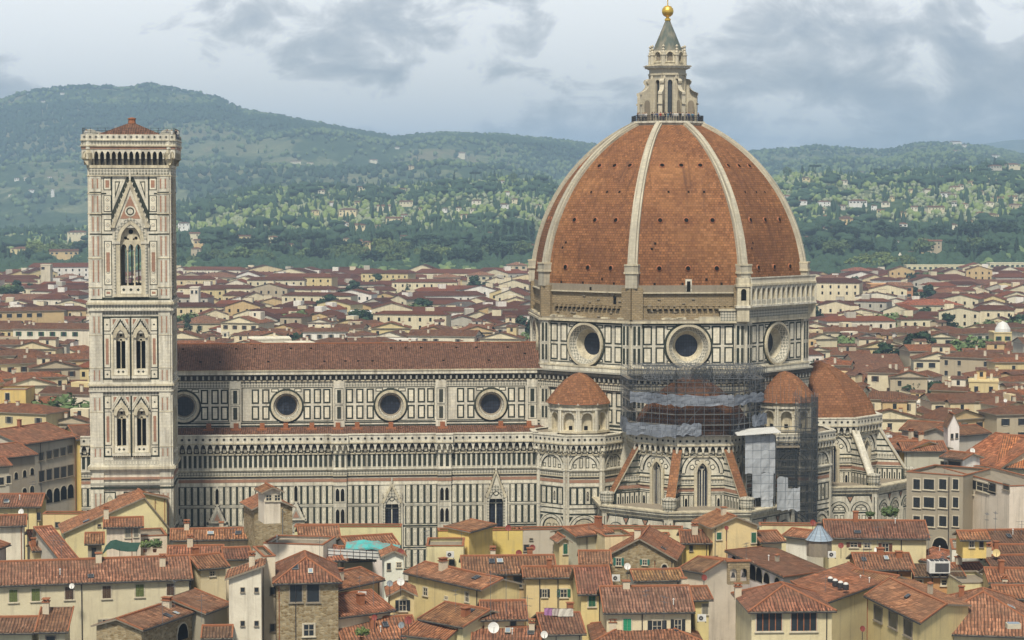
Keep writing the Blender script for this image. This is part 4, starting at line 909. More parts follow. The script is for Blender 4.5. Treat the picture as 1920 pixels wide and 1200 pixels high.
# window tracery: one mesh per window
for q in range(4):
    ang=R(-90+90*q); fr=Fr((HW*math.cos(ang),HW*math.sin(ang),0),(-math.sin(ang),math.cos(ang),0))
    g=MB(); g.wall(fr,-1.7,2.0,64.9,68.2,[arch(c,.95,64.9,66.0,'p',6) for c in (-1.07,.15,1.37)],-.7,'cream',.3) if False else None
    T=arch(.15,3.7,58.7,66.3,'p',12)
    # head of the window filled with tracery above three pointed lights
    for (a,_,ha),(b_,_,hb) in zip(T,T[1:]):
        def low(u):
            best=66.9
            for c in (-1.07,.15,1.37):
                d=abs(u-c)
                if d<.48: best=min(66.9,65.2+math.sqrt(max(0,.95**2-(d+.47)**2)))if True else best; return max(65.2,best)
            return 65.0
        n=3
        for i in range(n):
            ua=a+(b_-a)*i/n; ub=a+(b_-a)*(i+1)/n; la,lb=low(ua),low(ub); h0=ha+(hb-ha)*i/n; h1=ha+(hb-ha)*(i+1)/n
            if h0>la or h1>lb: g.poly([fr(ua,min(la,h0),-.6),fr(ub,min(lb,h1),-.6),fr(ub,h1,-.6),fr(ua,h0,-.6)],'cream')
    for c,v,r in ((.15,68.2,.42),(-.75,67.1,.28),(1.05,67.1,.28),(-.35,66.9,.16),(.65,66.9,.16)): g.disc(fr,c,v,r,-.56,'dark',10)
    for c in (-.46,.76): g.lathe(tuple(fr(c,58.7,-.7)),[(.2,0),(.13,.3),(.13,6.0),(.22,6.2),(.22,6.6)],'cream',8)
    g.build('three_light_window',tower)
    for c in (-1.75,1.75):
        for o in (0,-13.75):
            g=MB(); T=arch(c,1.62,44+o,49.6+o,'p',8)
            for (a,_,ha),(b_,_,hb) in zip(T,T[1:]):
                l=48.9+o+.35*(abs(((a+b_)/2-c))<.2); g.poly([fr(a,l,-.5),fr(b_,l,-.5),fr(b_,max(l,hb),-.5),fr(a,max(l,ha),-.5)],'cream')
            g.disc(fr,c,49.9+o,.22,-.47,'dark',8); g.lathe(tuple(fr(c,44+o,-.55)),[(.1,0),(.09,4.6),(.16,4.7),(.16,5.0)],'cream',6)
            g.build('twin_light_window',tower)
# ================= TERRAIN =================
def lerp_pts(P,x):
    if x<=P[0][0]: return P[0][1]
    for (a,b),(c,d) in zip(P,P[1:]):
        if x<=c: return b+(d-b)*(x-a)/(c-a)
    return P[-1][1]
RIDGE=[(-900,215),(-300,205),(0,185),(55,166),(138,157),(210,157),(237,160),(282,152),(331,161),(409,177),(458,202),(525,212),(607,228),(740,252),(828,244),(939,247),(1049,258),(1130,268),(1300,285),(1400,280),(1500,271),(1528,268),(1617,276),(1663,276),(1710,265),(1775,262),(1850,271),(1920,285),(2300,300),(2900,290)]
NEAR=[(-900,440),(0,432),(150,425),(250,398),(342,381),(430,360),(497,349),(662,352),(773,349),(828,338),(939,332),(1021,338),(1049,350),(1150,372),(1300,365),(1440,333),(1500,320),(1560,320),(1605,327),(1698,320),(1733,323),(1792,316),(1850,306),(1920,309),(2300,300),(2900,310)]
H0=372.65
def zrow(y,d): return HC+(H0-y)/F*d
def fbm(x,y,o=5,seed=0):
    return mnoise.fractal(Vector((x,y,seed)),1.0,2.0,o)
DN,DB=3300.,7000.
def hz(px,d):
    """ground height in the sight column px, d metres away"""
    yn=lerp_pts(NEAR,px); yr=lerp_pts(RIDGE,px); X=(px-960)/F*d
    if d<=1780: return 0.0
    zn=zrow(yn,DN)-7
    nz=fbm(X/260,d/330,5,3.3)
    if d<=DN:
        q=(d-1780)/(DN-1780); return zn*(q**1.15)*(1)+nz*13*min(1,q*4)*(1-q*.75)
    yv=yn+14; dv=4300.; 
    zv=zrow(yn,dv)-30
    nz2=fbm(X/900,d/1000,6,8.1)
    if d<=dv:
        q=(d-DN)/(dv-DN); q=q*q*(3-2*q); return zn+(zv-zn)*q+nz*13*.25*(1-q)
    zr_=zrow(yr,DB)-14
    if d<=DB:
        q=(d-dv)/(DB-dv); s=q**.9; return min(zv+(zr_-zv)*s+nz2*115*math.sin(math.pi*q)**.8*(1-.3*q)+nz*6*(1-q),zrow(yr+7+(DB-d)*.012,d)-6)
    return zr_-(d-DB)*.12
cols=np.arange(-640,2560+1,16); 
ds=[1500,1700,1780]+[1780+k*40 for k in range(1,38)]+[3300]+[3300+k*70 for k in range(1,15)]+[4300+k*90 for k in range(1,31)]+[7050,7200,7600,8200]
ds=sorted(set(ds))
tv=[];tf=[]
for d in ds:
    for px in cols: tv.append(((px-960)/F*d,d,hz(px,d)-(0.5 if d<1780 else 0)))
nc=len(cols)
for i in range(len(ds)-1):
    for j in range(nc-1): tf.append((i*nc+j,i*nc+j+1,(i+1)*nc+j+1,(i+1)*nc+j))
def hillmat(t):
    o=obn(t); 
    n1=t.noise(t.mapp(o,(.0042,.0030,.006)),1.0,7,.62,.6); n2=t.noise(t.mapp(o,(.028,.018,.03)),1.0,6,.7); n3=t.noise(t.mapp(o,(.12,.07,.1)),1.0,3,.7)
    vor=t.N('ShaderNodeTexVoronoi',{'Vector':t.mapp(o,(.011,.006,.0)),'Scale':1.0,'Randomness':1.0}); vc=t.N('ShaderNodeSeparateColor',{0:vor.outputs['Color']}).outputs[0]
    forest=t.ramp(n2,[(.3,(.034,.062,.036)),(.5,(.064,.105,.055)),(.7,(.11,.155,.078))])
    olive=t.ramp(n2,[(.3,(.125,.155,.092)),(.55,(.20,.23,.13)),(.75,(.29,.30,.185))])
    field=t.ramp(vc,[(0,(.13,.16,.07)),(.5,(.20,.20,.11)),(.8,(.24,.22,.14)),(1,(.10,.14,.06))])
    f=t.math('ADD',n1,t.math('MULTIPLY',t.math('SUBTRACT',vc,.5),.13))
    c=t.mix(t.ramp(f,[(.50,0),(.535,1)]),forest,olive); c=t.mix(t.math('MULTIPLY',t.ramp(f,[(.585,0),(.60,1)]),t.ramp(vc,[(.35,0),(.4,.8)])),c,field)
    # small terraces
    return t.mix(t.ramp(n3,[(.35,.38),(.65,0)]),c,(.015,.03,.016)),(t.math('ADD',n3,n2),.8)
M['hills']=material('wooded_hillside',hillmat,1.0,.0)
me=bpy.data.meshes.new('hills'); me.from_pydata(tv,[],tf); me.materials.append(M['hills']); me.uv_layers.new(name='UVMap'); me.polygons.foreach_set('use_smooth',[True]*len(tf)); me.update()
hills=bpy.data.objects.new('hills',me); COL.objects.link(hills); tag(hills,kind='structure')
g=MB(); far=[(px,lerp_pts([(1500,300),(1800,276),(1852,269),(1890,263),(1920,262),(2100,255),(2400,270),(2700,300)],px)) for px in range(1500,2720,24)]
for (a,ya),(b,yb) in zip(far,far[1:]):
    P=lambda px,y,d:((px-960)/F*d,d,zrow(y,d))
    g.poly([P(a,330,10500),P(b,330,10500),P(b,yb,12500),P(a,ya,12500)],'hills')
    g.poly([P(a,ya,12500),P(b,yb,12500),P(b,420,15000),P(a,420,15000)],'hills')
tag(g.build('mountains'),kind='structure')
g=MB(); g.poly([(-2500,-300,0),(2500,-300,0),(2500,1800,0),(-2500,1800,0)],'asphalt'); tag(g.build('ground'),kind='structure')
def hit(px,py):   # distance at which the sight line meets the hills
    prev=None
    for d in range(1790,7000,20):
        y=H0-(hz(px,d)-HC)*F/d
        if y<=py: return float(d)
    return 6990.
def hp(px,d): return Vector(((px-960)/F*d,d,hz(px,d)))

# ================= VEGETATION =================
def leafmat(name,c1,c2):
    def fn(t):
        n=t.noise(t.mapp(obn(t),(.35,.35,.35)),1.0,4,.7); oi=t.N('ShaderNodeObjectInfo').outputs['Random']
        return t.mix(1.0,t.mix(n,c1,c2),t.ramp(oi,[(0,.8),(1,1.2)]),'MULTIPLY')
    return material(name,fn,.9,.1)
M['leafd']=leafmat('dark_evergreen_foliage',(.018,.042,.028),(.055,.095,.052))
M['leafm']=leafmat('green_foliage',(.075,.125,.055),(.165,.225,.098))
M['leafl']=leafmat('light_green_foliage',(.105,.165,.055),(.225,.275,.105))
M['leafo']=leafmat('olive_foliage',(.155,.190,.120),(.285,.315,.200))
M['bark']=material('bark',lambda t:(.07,.05,.035),.95,.1)
def ico(sub):
    import bmesh
    bm=bmesh.new(); bmesh.ops.create_icosphere(bm,subdivisions=sub,radius=1); V=np.array([v.co[:] for v in bm.verts]); Fc=np.array([[v.index for v in f.verts] for f in bm.faces]); bm.free(); return V,Fc
I1=ico(2); rng=np.random.RandomState(3)
def blob(kind,seed):
    V,Fc=I1; V=V.copy(); out=[]
    for v in V:
        n=mnoise.noise(Vector(v*1.7)+Vector((seed*7.3,0,0)))*.45+mnoise.noise(Vector(v*3.9)+Vector((0,seed*3.1,0)))*.33
        out.append(v*(1+n))
    V=np.array(out)
    if kind=='cyp': V[:,2]=(V[:,2]*1.0+1.0); r=1-.42*V[:,2]; V[:,0]*=.20*np.clip(r+.25,.08,1); V[:,1]*=.20*np.clip(r+.25,.08,1); V[:,2]*=.5
    elif kind=='pine': V[:,2]=.62+V[:,2]*.28; V[:,:2]*=.62
    else: V[:,2]=.5+V[:,2]*.52; V[:,:2]*=.52
    return V,Fc
TPL={k:[blob(k,i) for i in range(5)] for k in('rnd','cyp','pine')}
def wood(name,items,label,cat):   # items: x,y,z,size,kind,mat
    Vs=[];Fs=[];Ms=[];off=0; mats=['leafd','leafm','leafl','leafo']
    for x,y,z,s,k,m in items:
        V,Fc=TPL[k][rng.randint(5)]; a=rng.rand()*6.28; c,q=math.cos(a),math.sin(a); W2=V*s*np.array([1,1,1]); X=W2[:,0]*c-W2[:,1]*q; Y=W2[:,0]*q+W2[:,1]*c
        Vs.append(np.stack([X+x,Y+y,W2[:,2]+z-.4],1)); Fs.append(Fc+off); Ms.append(np.full(len(Fc),m)); off+=len(V)
    V=np.concatenate(Vs).astype('f4');Fc=np.concatenate(Fs).astype('i4');Mi=np.concatenate(Ms)
    me=bpy.data.meshes.new(name); me.vertices.add(len(V)); me.vertices.foreach_set('co',V.ravel()); me.loops.add(Fc.size); me.loops.foreach_set('vertex_index',Fc.ravel())
    me.polygons.add(len(Fc)); me.polygons.foreach_set('loop_start',np.arange(0,Fc.size,3,dtype='i4')); 
    for m in mats: me.materials.append(M[m])
    me.polygons.foreach_set('material_index',Mi.astype('i4')); me.update(); me.validate()
    o=bpy.data.objects.new(name,me); COL.objects.link(o); tag(o,label,cat,kind='stuff'); return o
VILLAS=[(1790,272,26,4,'white castle like building near the right mountain top'),(1804,275,14,4,'small white wing beside the castle like building'),(1790,288,20,4,'low white row below the castle like building'),(1818,293,16,4,'white villa on the slope right of the castle'),(1848,298,14,4,'pale villa left of the long white building'),(1862,298,24,4,'long white building on the right upper slope'),
(1712,325,22,1,'pillared villa on the crest right of the dome'),(1565,322,10,4,'small white house on the left end of the right crest'),(1614,328,10,4,'white house beside cypresses on the right crest'),(1633,330,9,4,'little white house next to cypresses on the right crest'),(1812,322,16,0,'cream villa on the crest left of the long roofs'),(1812,334,12,0,'small cream house just under the crest villa'),(1866,318,26,6,'long low grey villa at the upper right'),(1898,318,30,0,'long red roofed villa at the upper right edge'),
(1504,355,8,4,'small white house just right of the dome slope'),(1545,388,26,4,'white villa at mid slope right of the dome'),(1578,395,14,6,'grey stone house between two white villas'),(1608,390,38,4,'broad white villa at mid slope right of the dome'),(1762,338,14,0,'low cream house under the right crest'),(1790,358,22,0,'cream farmhouse group on the right slope, upper one'),(1800,355,12,1,'pale house beside the cream farmhouse'),(1708,364,16,3,'rose cream house left of the white cluster'),(1740,363,18,1,'long pale house left of the white cluster'),(1772,370,20,4,'white cluster house, left one, on the right slope'),(1786,372,14,1,'white cluster house, right one, on the right slope'),(1820,347,8,3,'tiny yellow house under the right crest'),(1854,347,8,1,'tiny pale house left of the yellowish terrace'),(1867,346,12,1,'pale house beside the terrace wall'),
(1870,378,24,2,'yellow villa left of the long villa on the right slope'),(1898,376,22,0,'long cream villa on the right slope'),(1903,392,26,5,'beige house at the lower right slope'),(1755,402,38,0,'long flat villa in the middle of the right slope'),(1858,412,32,2,'ochre long villa at the right edge of the slope'),(1584,424,44,7,'yellow villa with dark tree roof line right of the dome'),(1552,438,26,1,'white house below the yellow villa'),(1571,440,16,4,'small white house right of the white one under the yellow villa'),(1802,440,22,1,'pale house inside the dark wood'),(1830,444,14,3,'rose house inside the dark wood'),(1651,444,8,4,'tiny white house in the dark wood'),
(1733,478,20,2,'square towered house above the school'),(1750,484,34,5,'rose brown house right of the towered house'),(1702,484,24,6,'grey house above the school left end'),
(828,346,12,4,'small white house on the near crest behind the nave'),(941,346,12,4,'little white house on the near crest, further right'),(674,358,24,0,'cream church like house on the near crest'),(524,358,9,4,'tiny white house on the left part of the near crest'),(603,362,14,1,'pale house on the near crest left of the church'),(753,360,20,1,'long pale house right of the church like house'),(720,394,28,0,'cream villa on the middle slope, left of two'),(762,387,28,0,'cream villa on the middle slope, right of two'),(787,397,9,3,'small orange tinted house on the middle slope'),(652,406,38,3,'salmon villa group on the middle slope'),(740,422,36,3,'salmon long villa below the pair of cream villas'),(834,400,10,4,'white cottage in the middle of the slope'),(860,398,12,1,'pale cottage right of the white cottage'),(887,399,12,1,'pale house further right on the middle slope'),(872,412,20,0,'cream long house under the two cottages'),(945,391,20,4,'white farm on the upper right of the middle slope'),(966,383,14,0,'cream house near the dome outline, upper'),(668,435,38,3,'red roofed long villa above the dark wood'),(458,455,26,2,'yellow villa among dark pines'),(365,463,22,0,'cream villa partly hidden by pines near the tower'),(820,452,28,4,'white villa above the cypress row'),(884,446,34,2,'yellow villa near the cypress row'),(917,447,12,1,'pale house right of the yellow villa'),(934,447,16,0,'cream house right of the yellow villa, next one'),(758,452,14,1,'pale house left of the white villa'),(537,470,26,3,'rose house group inside the dark wood'),(649,457,12,3,'orange house at the edge of the dark wood'),(687,482,18,2,'bright yellow tower villa in the sunlit trees'),(372,480,20,7,'ochre villa in the dark wood near the bell tower'),(367,498,20,5,'ochre house at the city edge near the bell tower'),(998,470,14,5,'pinkish house beside the dome outline'),
(33,337,10,4,'tiny white house on the left fields, first'),(52,336,12,1,'pale house on the left fields, second'),(95,334,8,4,'tiny white house on the left fields, third'),(60,360,11,4,'white house in the middle of the left fields'),(21,368,8,1,'pale cottage at the left edge fields'),(100,366,7,4,'tiny white cottage left of the bell tower'),(145,455,42,0,'long pink roofed villa touching the bell tower'),(42,484,54,2,'broad bright yellow villa at the left edge'),(120,500,60,7,'long ochre palace at the city edge left of the tower'),(345,442,24,4,'white house right beside the bell tower'),
(700,304,18,1,'small pale farm in the mountain meadows, left'),(770,318,16,3,'pink farm in the mountain meadows, middle'),(865,296,16,1,'pale tower house in the mountain meadows'),(745,281,9,4,'tiny white farm high in the meadows'),(555,312,22,1,'stony village house on the mountain slope'),(582,311,14,1,'second stony village house on the mountain slope'),(120,178,9,4,'tiny white house near the left summit'),(85,193,10,4,'white speck house under the left summit')]
rv=random.Random(77); _k={}
for i in range(46):
    for _ in range(30):
        px=rv.choice((rv.uniform(350,1030),rv.uniform(1455,1910),rv.uniform(1455,1910))); yn=lerp_pts(NEAR,px); py=rv.uniform(yn+12,470) if px>160 else rv.uniform(345,470)
        if all(abs(px-v[0])>18 or abs(py-v[1])>9 for v in VILLAS): break
    z='behind the nave' if 200<px<1200 else ('right of the dome' if px>1200 else 'left of the bell tower'); lv='upper' if py<yn+45 else ('middle' if py<yn+85 else 'lower'); ci=rv.choice((0,1,4,4,1,3,2))
    VILLAS.append([px,py,rv.uniform(9,20),ci,None,z,lv])
for v in sorted([v for v in VILLAS if v[4] is None]): _k[(v[5],v[6])]=_k.get((v[5],v[6]),0)+1; v[4]=f"small {['cream','pale','yellow','rose','white'][v[3]]} cottage, {['first','second','third','fourth','fifth','sixth','seventh','eighth','ninth','tenth','eleventh','twelfth','thirteenth','fourteenth','fifteenth','sixteenth'][_k[(v[5],v[6])]-1]} small one on the {v[6]} slope {v[5]}"
VILLAS=[tuple(v[:5]) for v in VILLAS]
near=[];rr=random.Random(11)
VIL=[]
for px,py,wp,ci,lab in VILLAS:
    d=hit(px,py+2); VIL.append(((px-960)/F*d,d,wp*d/F))
def clear(px,d,X):
    for vx,vd,vw in VIL:
        if vd-45<d<vd+12 and abs(X-vx)<vw*.5+2: return False
    return True
for i in range(30000):
    d=1790+ (DN+60-1790)*rr.random()**.85; px=rr.uniform(-60,1980)
    if 1045<px<1440 and rr.random()<.9: continue
    X=(px-960)/F*d; dens=fbm(X/170,d/240,4,21.0); dark=fbm(X/300,d/420,4,5.0)+(.85 if d<2450 else 0)+(.15 if px>1440 and d<2500 else 0)-(.5 if 640<px<850 and d<2050 else 0)  # patches of cloud shadow put in as darker trees, sunlit ones as paler
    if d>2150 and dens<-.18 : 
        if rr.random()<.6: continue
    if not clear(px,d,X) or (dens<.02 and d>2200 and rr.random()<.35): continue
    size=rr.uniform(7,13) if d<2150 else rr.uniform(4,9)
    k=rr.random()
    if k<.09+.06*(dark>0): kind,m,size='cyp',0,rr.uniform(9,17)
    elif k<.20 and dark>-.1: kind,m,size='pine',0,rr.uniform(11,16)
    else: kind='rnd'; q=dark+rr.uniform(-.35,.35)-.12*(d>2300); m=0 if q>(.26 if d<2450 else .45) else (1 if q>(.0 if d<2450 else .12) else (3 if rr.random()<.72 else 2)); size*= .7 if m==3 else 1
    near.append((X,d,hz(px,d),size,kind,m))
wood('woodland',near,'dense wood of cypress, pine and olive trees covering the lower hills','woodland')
farw=[]
for i in range(30000):
    d=4300+(DB+20-4300)*rr.random()**.6; px=rr.uniform(-60,1980)
    if 1120<px<1400: continue
    X=(px-960)/F*d; q=fbm(X/800,d/1000,4,2.0)
    if not clear(px,d,X) or (q<-.05 and rr.random()<.85): continue
    farw.append((X,d,hz(px,d),rr.uniform(7,14),'rnd' if rr.random()<.8 else 'cyp',0 if q>.15 or rr.random()<.4 else 1))
for i in range(900):
    px=-60+2040*i/900+rr.uniform(-1,1); farw.append(((px-960)/F*DB,DB,hz(px,DB),rr.uniform(8,15),'rnd' if rr.random()<.75 else 'cyp',0))
wood('mountain_forest',farw,'blue green forest covering the far mountain slopes','forest')
# individual trees
def crown(kind,seed,R_=1.0):
    r=random.Random(seed); g=MB(); mt={'broad':'leafm','dark':'leafd','light':'leafl','cypress':'leafd','cedar':'leafd','pine':'leafd'}[kind]
    n={'cypress':46,'pine':34}.get(kind,60)
    for i in range(n):
        if kind=='cypress': z=r.uniform(.08,1); rad_=.15*(1-z)**.6*(z+.25)**.3+.015; a=r.uniform(0,6.28); c=Vector((rad_*math.cos(a)*.6,rad_*math.sin(a)*.6,z)); s=.075*(1.15-z)+.02; st=1.8
        elif kind=='pine': a=r.uniform(0,6.28); q=r.random()**.5*.42; c=Vector((q*math.cos(a),q*math.sin(a),.80+r.uniform(-.05,.10)*(1-q))); s=r.uniform(.07,.12); st=.6
        elif kind=='cedar': z=r.uniform(.15,1); q=(1-z)*.5+.04; a=r.uniform(0,6.28); q*=r.random()**.4; c=Vector((q*math.cos(a),q*math.sin(a),z)); s=r.uniform(.06,.11); st=.6
        else:
            d=Vector((r.gauss(0,1),r.gauss(0,1),r.gauss(0,1))).normalized()*r.random()**.4; c=Vector((d.x*.40,d.y*.40,.60+d.z*.33)); s=r.uniform(.07,.14); st=.8
        for j in range(26):   # leafy clump: small faces scattered through the clump
            d=Vector((r.gauss(0,1),r.gauss(0,1),r.gauss(0,1))).normalized(); p=c+Vector((d.x*s,d.y*s,d.z*s*st))*r.uniform(.55,1.05); e=Vector((r.gauss(0,1),r.gauss(0,1),r.gauss(0,1))).normalized(); u=e.cross(d).normalized(); v=(d+e*.4).cross(u).normalized(); l=s*r.uniform(.28,.5)
            g.poly([p-u*l-v*l*.5,p+u*l-v*l*.5,p+v*l],mt)
    return g.mesh('crown')
def trunk(kind,seed):
    g=MB(); h={'pine':.80,'cypress':.2}.get(kind,.6); g.lathe((0,0,0),[(.035,0),(.025,h*.5),(.012,h)],'bark',7)
    for i in range(5): a=i*1.3; g.tube((0,0,h*(.55+.08*i)),(.2*math.cos(a),.2*math.sin(a),h*(.75+.08*i)+.05),.009,'bark',4)
    return g.mesh('trunk')
CR={k:[crown(k,s+9) for s in range(2)] for k in('broad','dark','light','cypress','cedar','pine')}; TR={k:trunk(k,1) for k in CR}
ORD=['first','second','third','fourth','fifth','sixth','seventh','eighth','ninth','tenth','eleventh','twelfth','thirteenth','fourteenth','fifteenth','sixteenth','seventeenth','eighteenth','nineteenth','twentieth','21st','22nd','23rd','24th','25th','26th','27th','28th','29th','30th']
def tree(kind,p,h,label,group,wide=1.0):
    nm={'broad':'broadleaf_tree','dark':'evergreen_tree','light':'young_tree','cypress':'cypress_tree','cedar':'cedar_tree','pine':'umbrella_pine'}[kind]
    t=empty(nm,p,random.uniform(0,6)); inst('trunk',TR[kind],t,scale=(h,h,h)); inst('crown',random.choice(CR[kind]),t,scale=(h*wide,h*wide,h)); tag(t,label,'tree',group); return t
def city(px,py,z=0): return AZ(px,py,z)
for px,py,h,k,lab,w_ in [
 (1716,742,15,'cedar','large blue green cedar among the right hand roofs, the left one of a pair',1.3),(1757,738,14,'cedar','large blue green cedar among the right hand roofs, the right one of a pair',1.3),
 (1800,660,13,'broad','wide dark tree in front of the yellow tower with the round dome',1.4),(1832,662,10,'dark','lower dark tree beside the wide tree near the yellow round domed tower',1.4),
 (1722,566,20,'dark','tall dense tree right of the orange blocks, left half of the clump',1.3),(1745,566,21,'broad','tall dense tree right of the orange blocks, right half of the clump',1.2),(1635,562,16,'dark','dark tree between the two groups of orange blocks',1.2),
 (1620,628,13,'broad','bushy tree right of the cream apartment house near the dome',1.2),(1850,618,10,'broad','long low tree mass behind the brown roofs on the right',1.8),(1875,616,9,'dark','dark low tree at the right end of the tree row',1.6),
 (588,570,12,'dark','dark round tree among far roofs between bell tower and dome',1.7),(612,568,12,'broad','green round tree beside the dark one among the far roofs',1.5),(640,566,10,'dark','dark bush at the right end of the far tree clump',1.5),
 (905,598,10,'broad','green tree behind the long teal roofed building',1.6),(880,596,9,'dark','dark tree left of the teal roofed building end',1.5),
 (760,545,14,'cedar','pointed cedar standing above the white roofs mid city',1.0),(718,548,12,'broad','round tree left of the pointed cedar in the mid city',1.2),
 (22,622,12,'dark','dark round tree at the left edge of the city',1.3),(62,628,11,'broad','green tree left of the bell tower, near the grey wall',1.5),(84,626,12,'broad','second green tree left of the bell tower, touching its neighbour',1.4),(120,624,9,'dark','small dark tree close to the bell tower',1.3),(1108,0,0,'',"",0)]:
    if not h: continue
    tree(k,city(px,py,0),h*(city(px,py,0).y/900)**.2,lab,'city trees',w_)
# cypress and park trees along the foot of the hills
hg=[]; k=0
spots=[]
rt=random.Random(5)
def ridge_trees(pxs,py,kinds,h0,h1,where,grp):
    n=0
    for px in pxs:
        px=px+rt.uniform(-5,5); y=py(px)+rt.uniform(-6,6); d=hit(px,y); kk=rt.choice(kinds); n+=1
        nm={'broad':'leafy tree','dark':'dark evergreen','light':'pale green tree','cypress':'slender cypress','cedar':'dark cedar','pine':'umbrella pine'}[kk]
        
        if not clear(px,d,(px-960)/F*d): continue
        tree(kk,hp(px,d),rt.uniform(h0,h1),f'{nm} {where}, {ORD[min(n-1,29)]} from left','' or grp,rt.uniform(.9,1.3))
def pos(px,x0): return px-x0
ridge_trees([335+i*24 for i in range(28)],lambda x:506-6*math.sin(x/70),['dark','broad','cypress','broad','dark'],16,24,'at the city edge behind the nave','trees at the city edge')
ridge_trees([345+i*27 for i in range(24)],lambda x:484,['dark','cypress','pine','dark','cedar'],17,25,'in the dark wood above the city edge','trees in the dark wood')
ridge_trees([650+i*12 for i in range(16)],lambda x:500-12*math.sin((x-640)/60),['light','light','broad'],15,22,'in the sunlit clump below the yellow villa','sunlit trees below the villa')  # sun on this clump is put into paler leaf colours
ridge_trees([1448+i*19 for i in range(25)],lambda x:495,['dark','broad','cypress','dark','pine'],16,24,'at the hill foot right of the dome','trees at the right hill foot')
ridge_trees([1452+i*20 for i in range(23)],lambda x:462,['dark','pine','dark','cedar'],17,26,'in the dark belt above the cream school','trees in the dark belt')
ridge_trees([1600+i*14 for i in range(8)],lambda x:516,['light','light','broad'],14,20,'in the bright row beside the obelisk','bright trees beside the obelisk')
ridge_trees([6+i*16 for i in range(10)],lambda x:492,['dark','broad','light','dark'],16,24,'at the city edge left of the bell tower','trees left of the bell tower')
ridge_trees([930+i*10 for i in range(8)],lambda x:455,['cypress'],20,27,'in the cypress row near the dome','cypress row near the dome')
# crest of the nearer hill
ridge_trees([350+i*36 for i in range(19)],lambda x:lerp_pts(NEAR,x)+6,['cypress','pine','broad','cypress'],14,20,'on the near crest behind the nave','trees on the near crest')
ridge_trees([1455+i*24 for i in range(20)],lambda x:lerp_pts(NEAR,x)+6,['cypress','pine','broad','cypress'],14,20,'on the near crest right of the dome','trees on the right near crest')

# ================= HOUSES ON THE HILLS =================
def winmesh(style):
    g=MB(); f=Fr((0,0,0),(1,0,0)); g.rect(f,-.5,-.5,.5,.5,.03,'glass'); 
    for a in ((-.62,-.6,.62,-.5),(-.62,.5,.62,.58)): g.fbox(f,*a,0,.1,'cream_s')
    if style: 
        for s in (-1,1): g.fbox(f,min(s*.5,s*1.0),-.5,max(s*.5,s*1.0),.5,.02,.1,'paint')
    return g.mesh('window')
WM=[winmesh(0),winmesh(1)]
WPAL=[(.70,.64,.46),(.76,.72,.59),(.68,.57,.31),(.72,.62,.39),(.82,.80,.74),(.46,.40,.29),(.50,.48,.41),(.60,.45,.24),(.76,.69,.49)]
WNAME=['cream','pale','yellow','warm cream','white','beige','light grey','ochre','ivory']
RPAL=[(.68,.55,.46),(.50,.43,.38),(.37,.33,.31),(.86,.62,.47),(.58,.47,.40)]; RNAME=['red','brown','dark brown','bright red','dull brown']
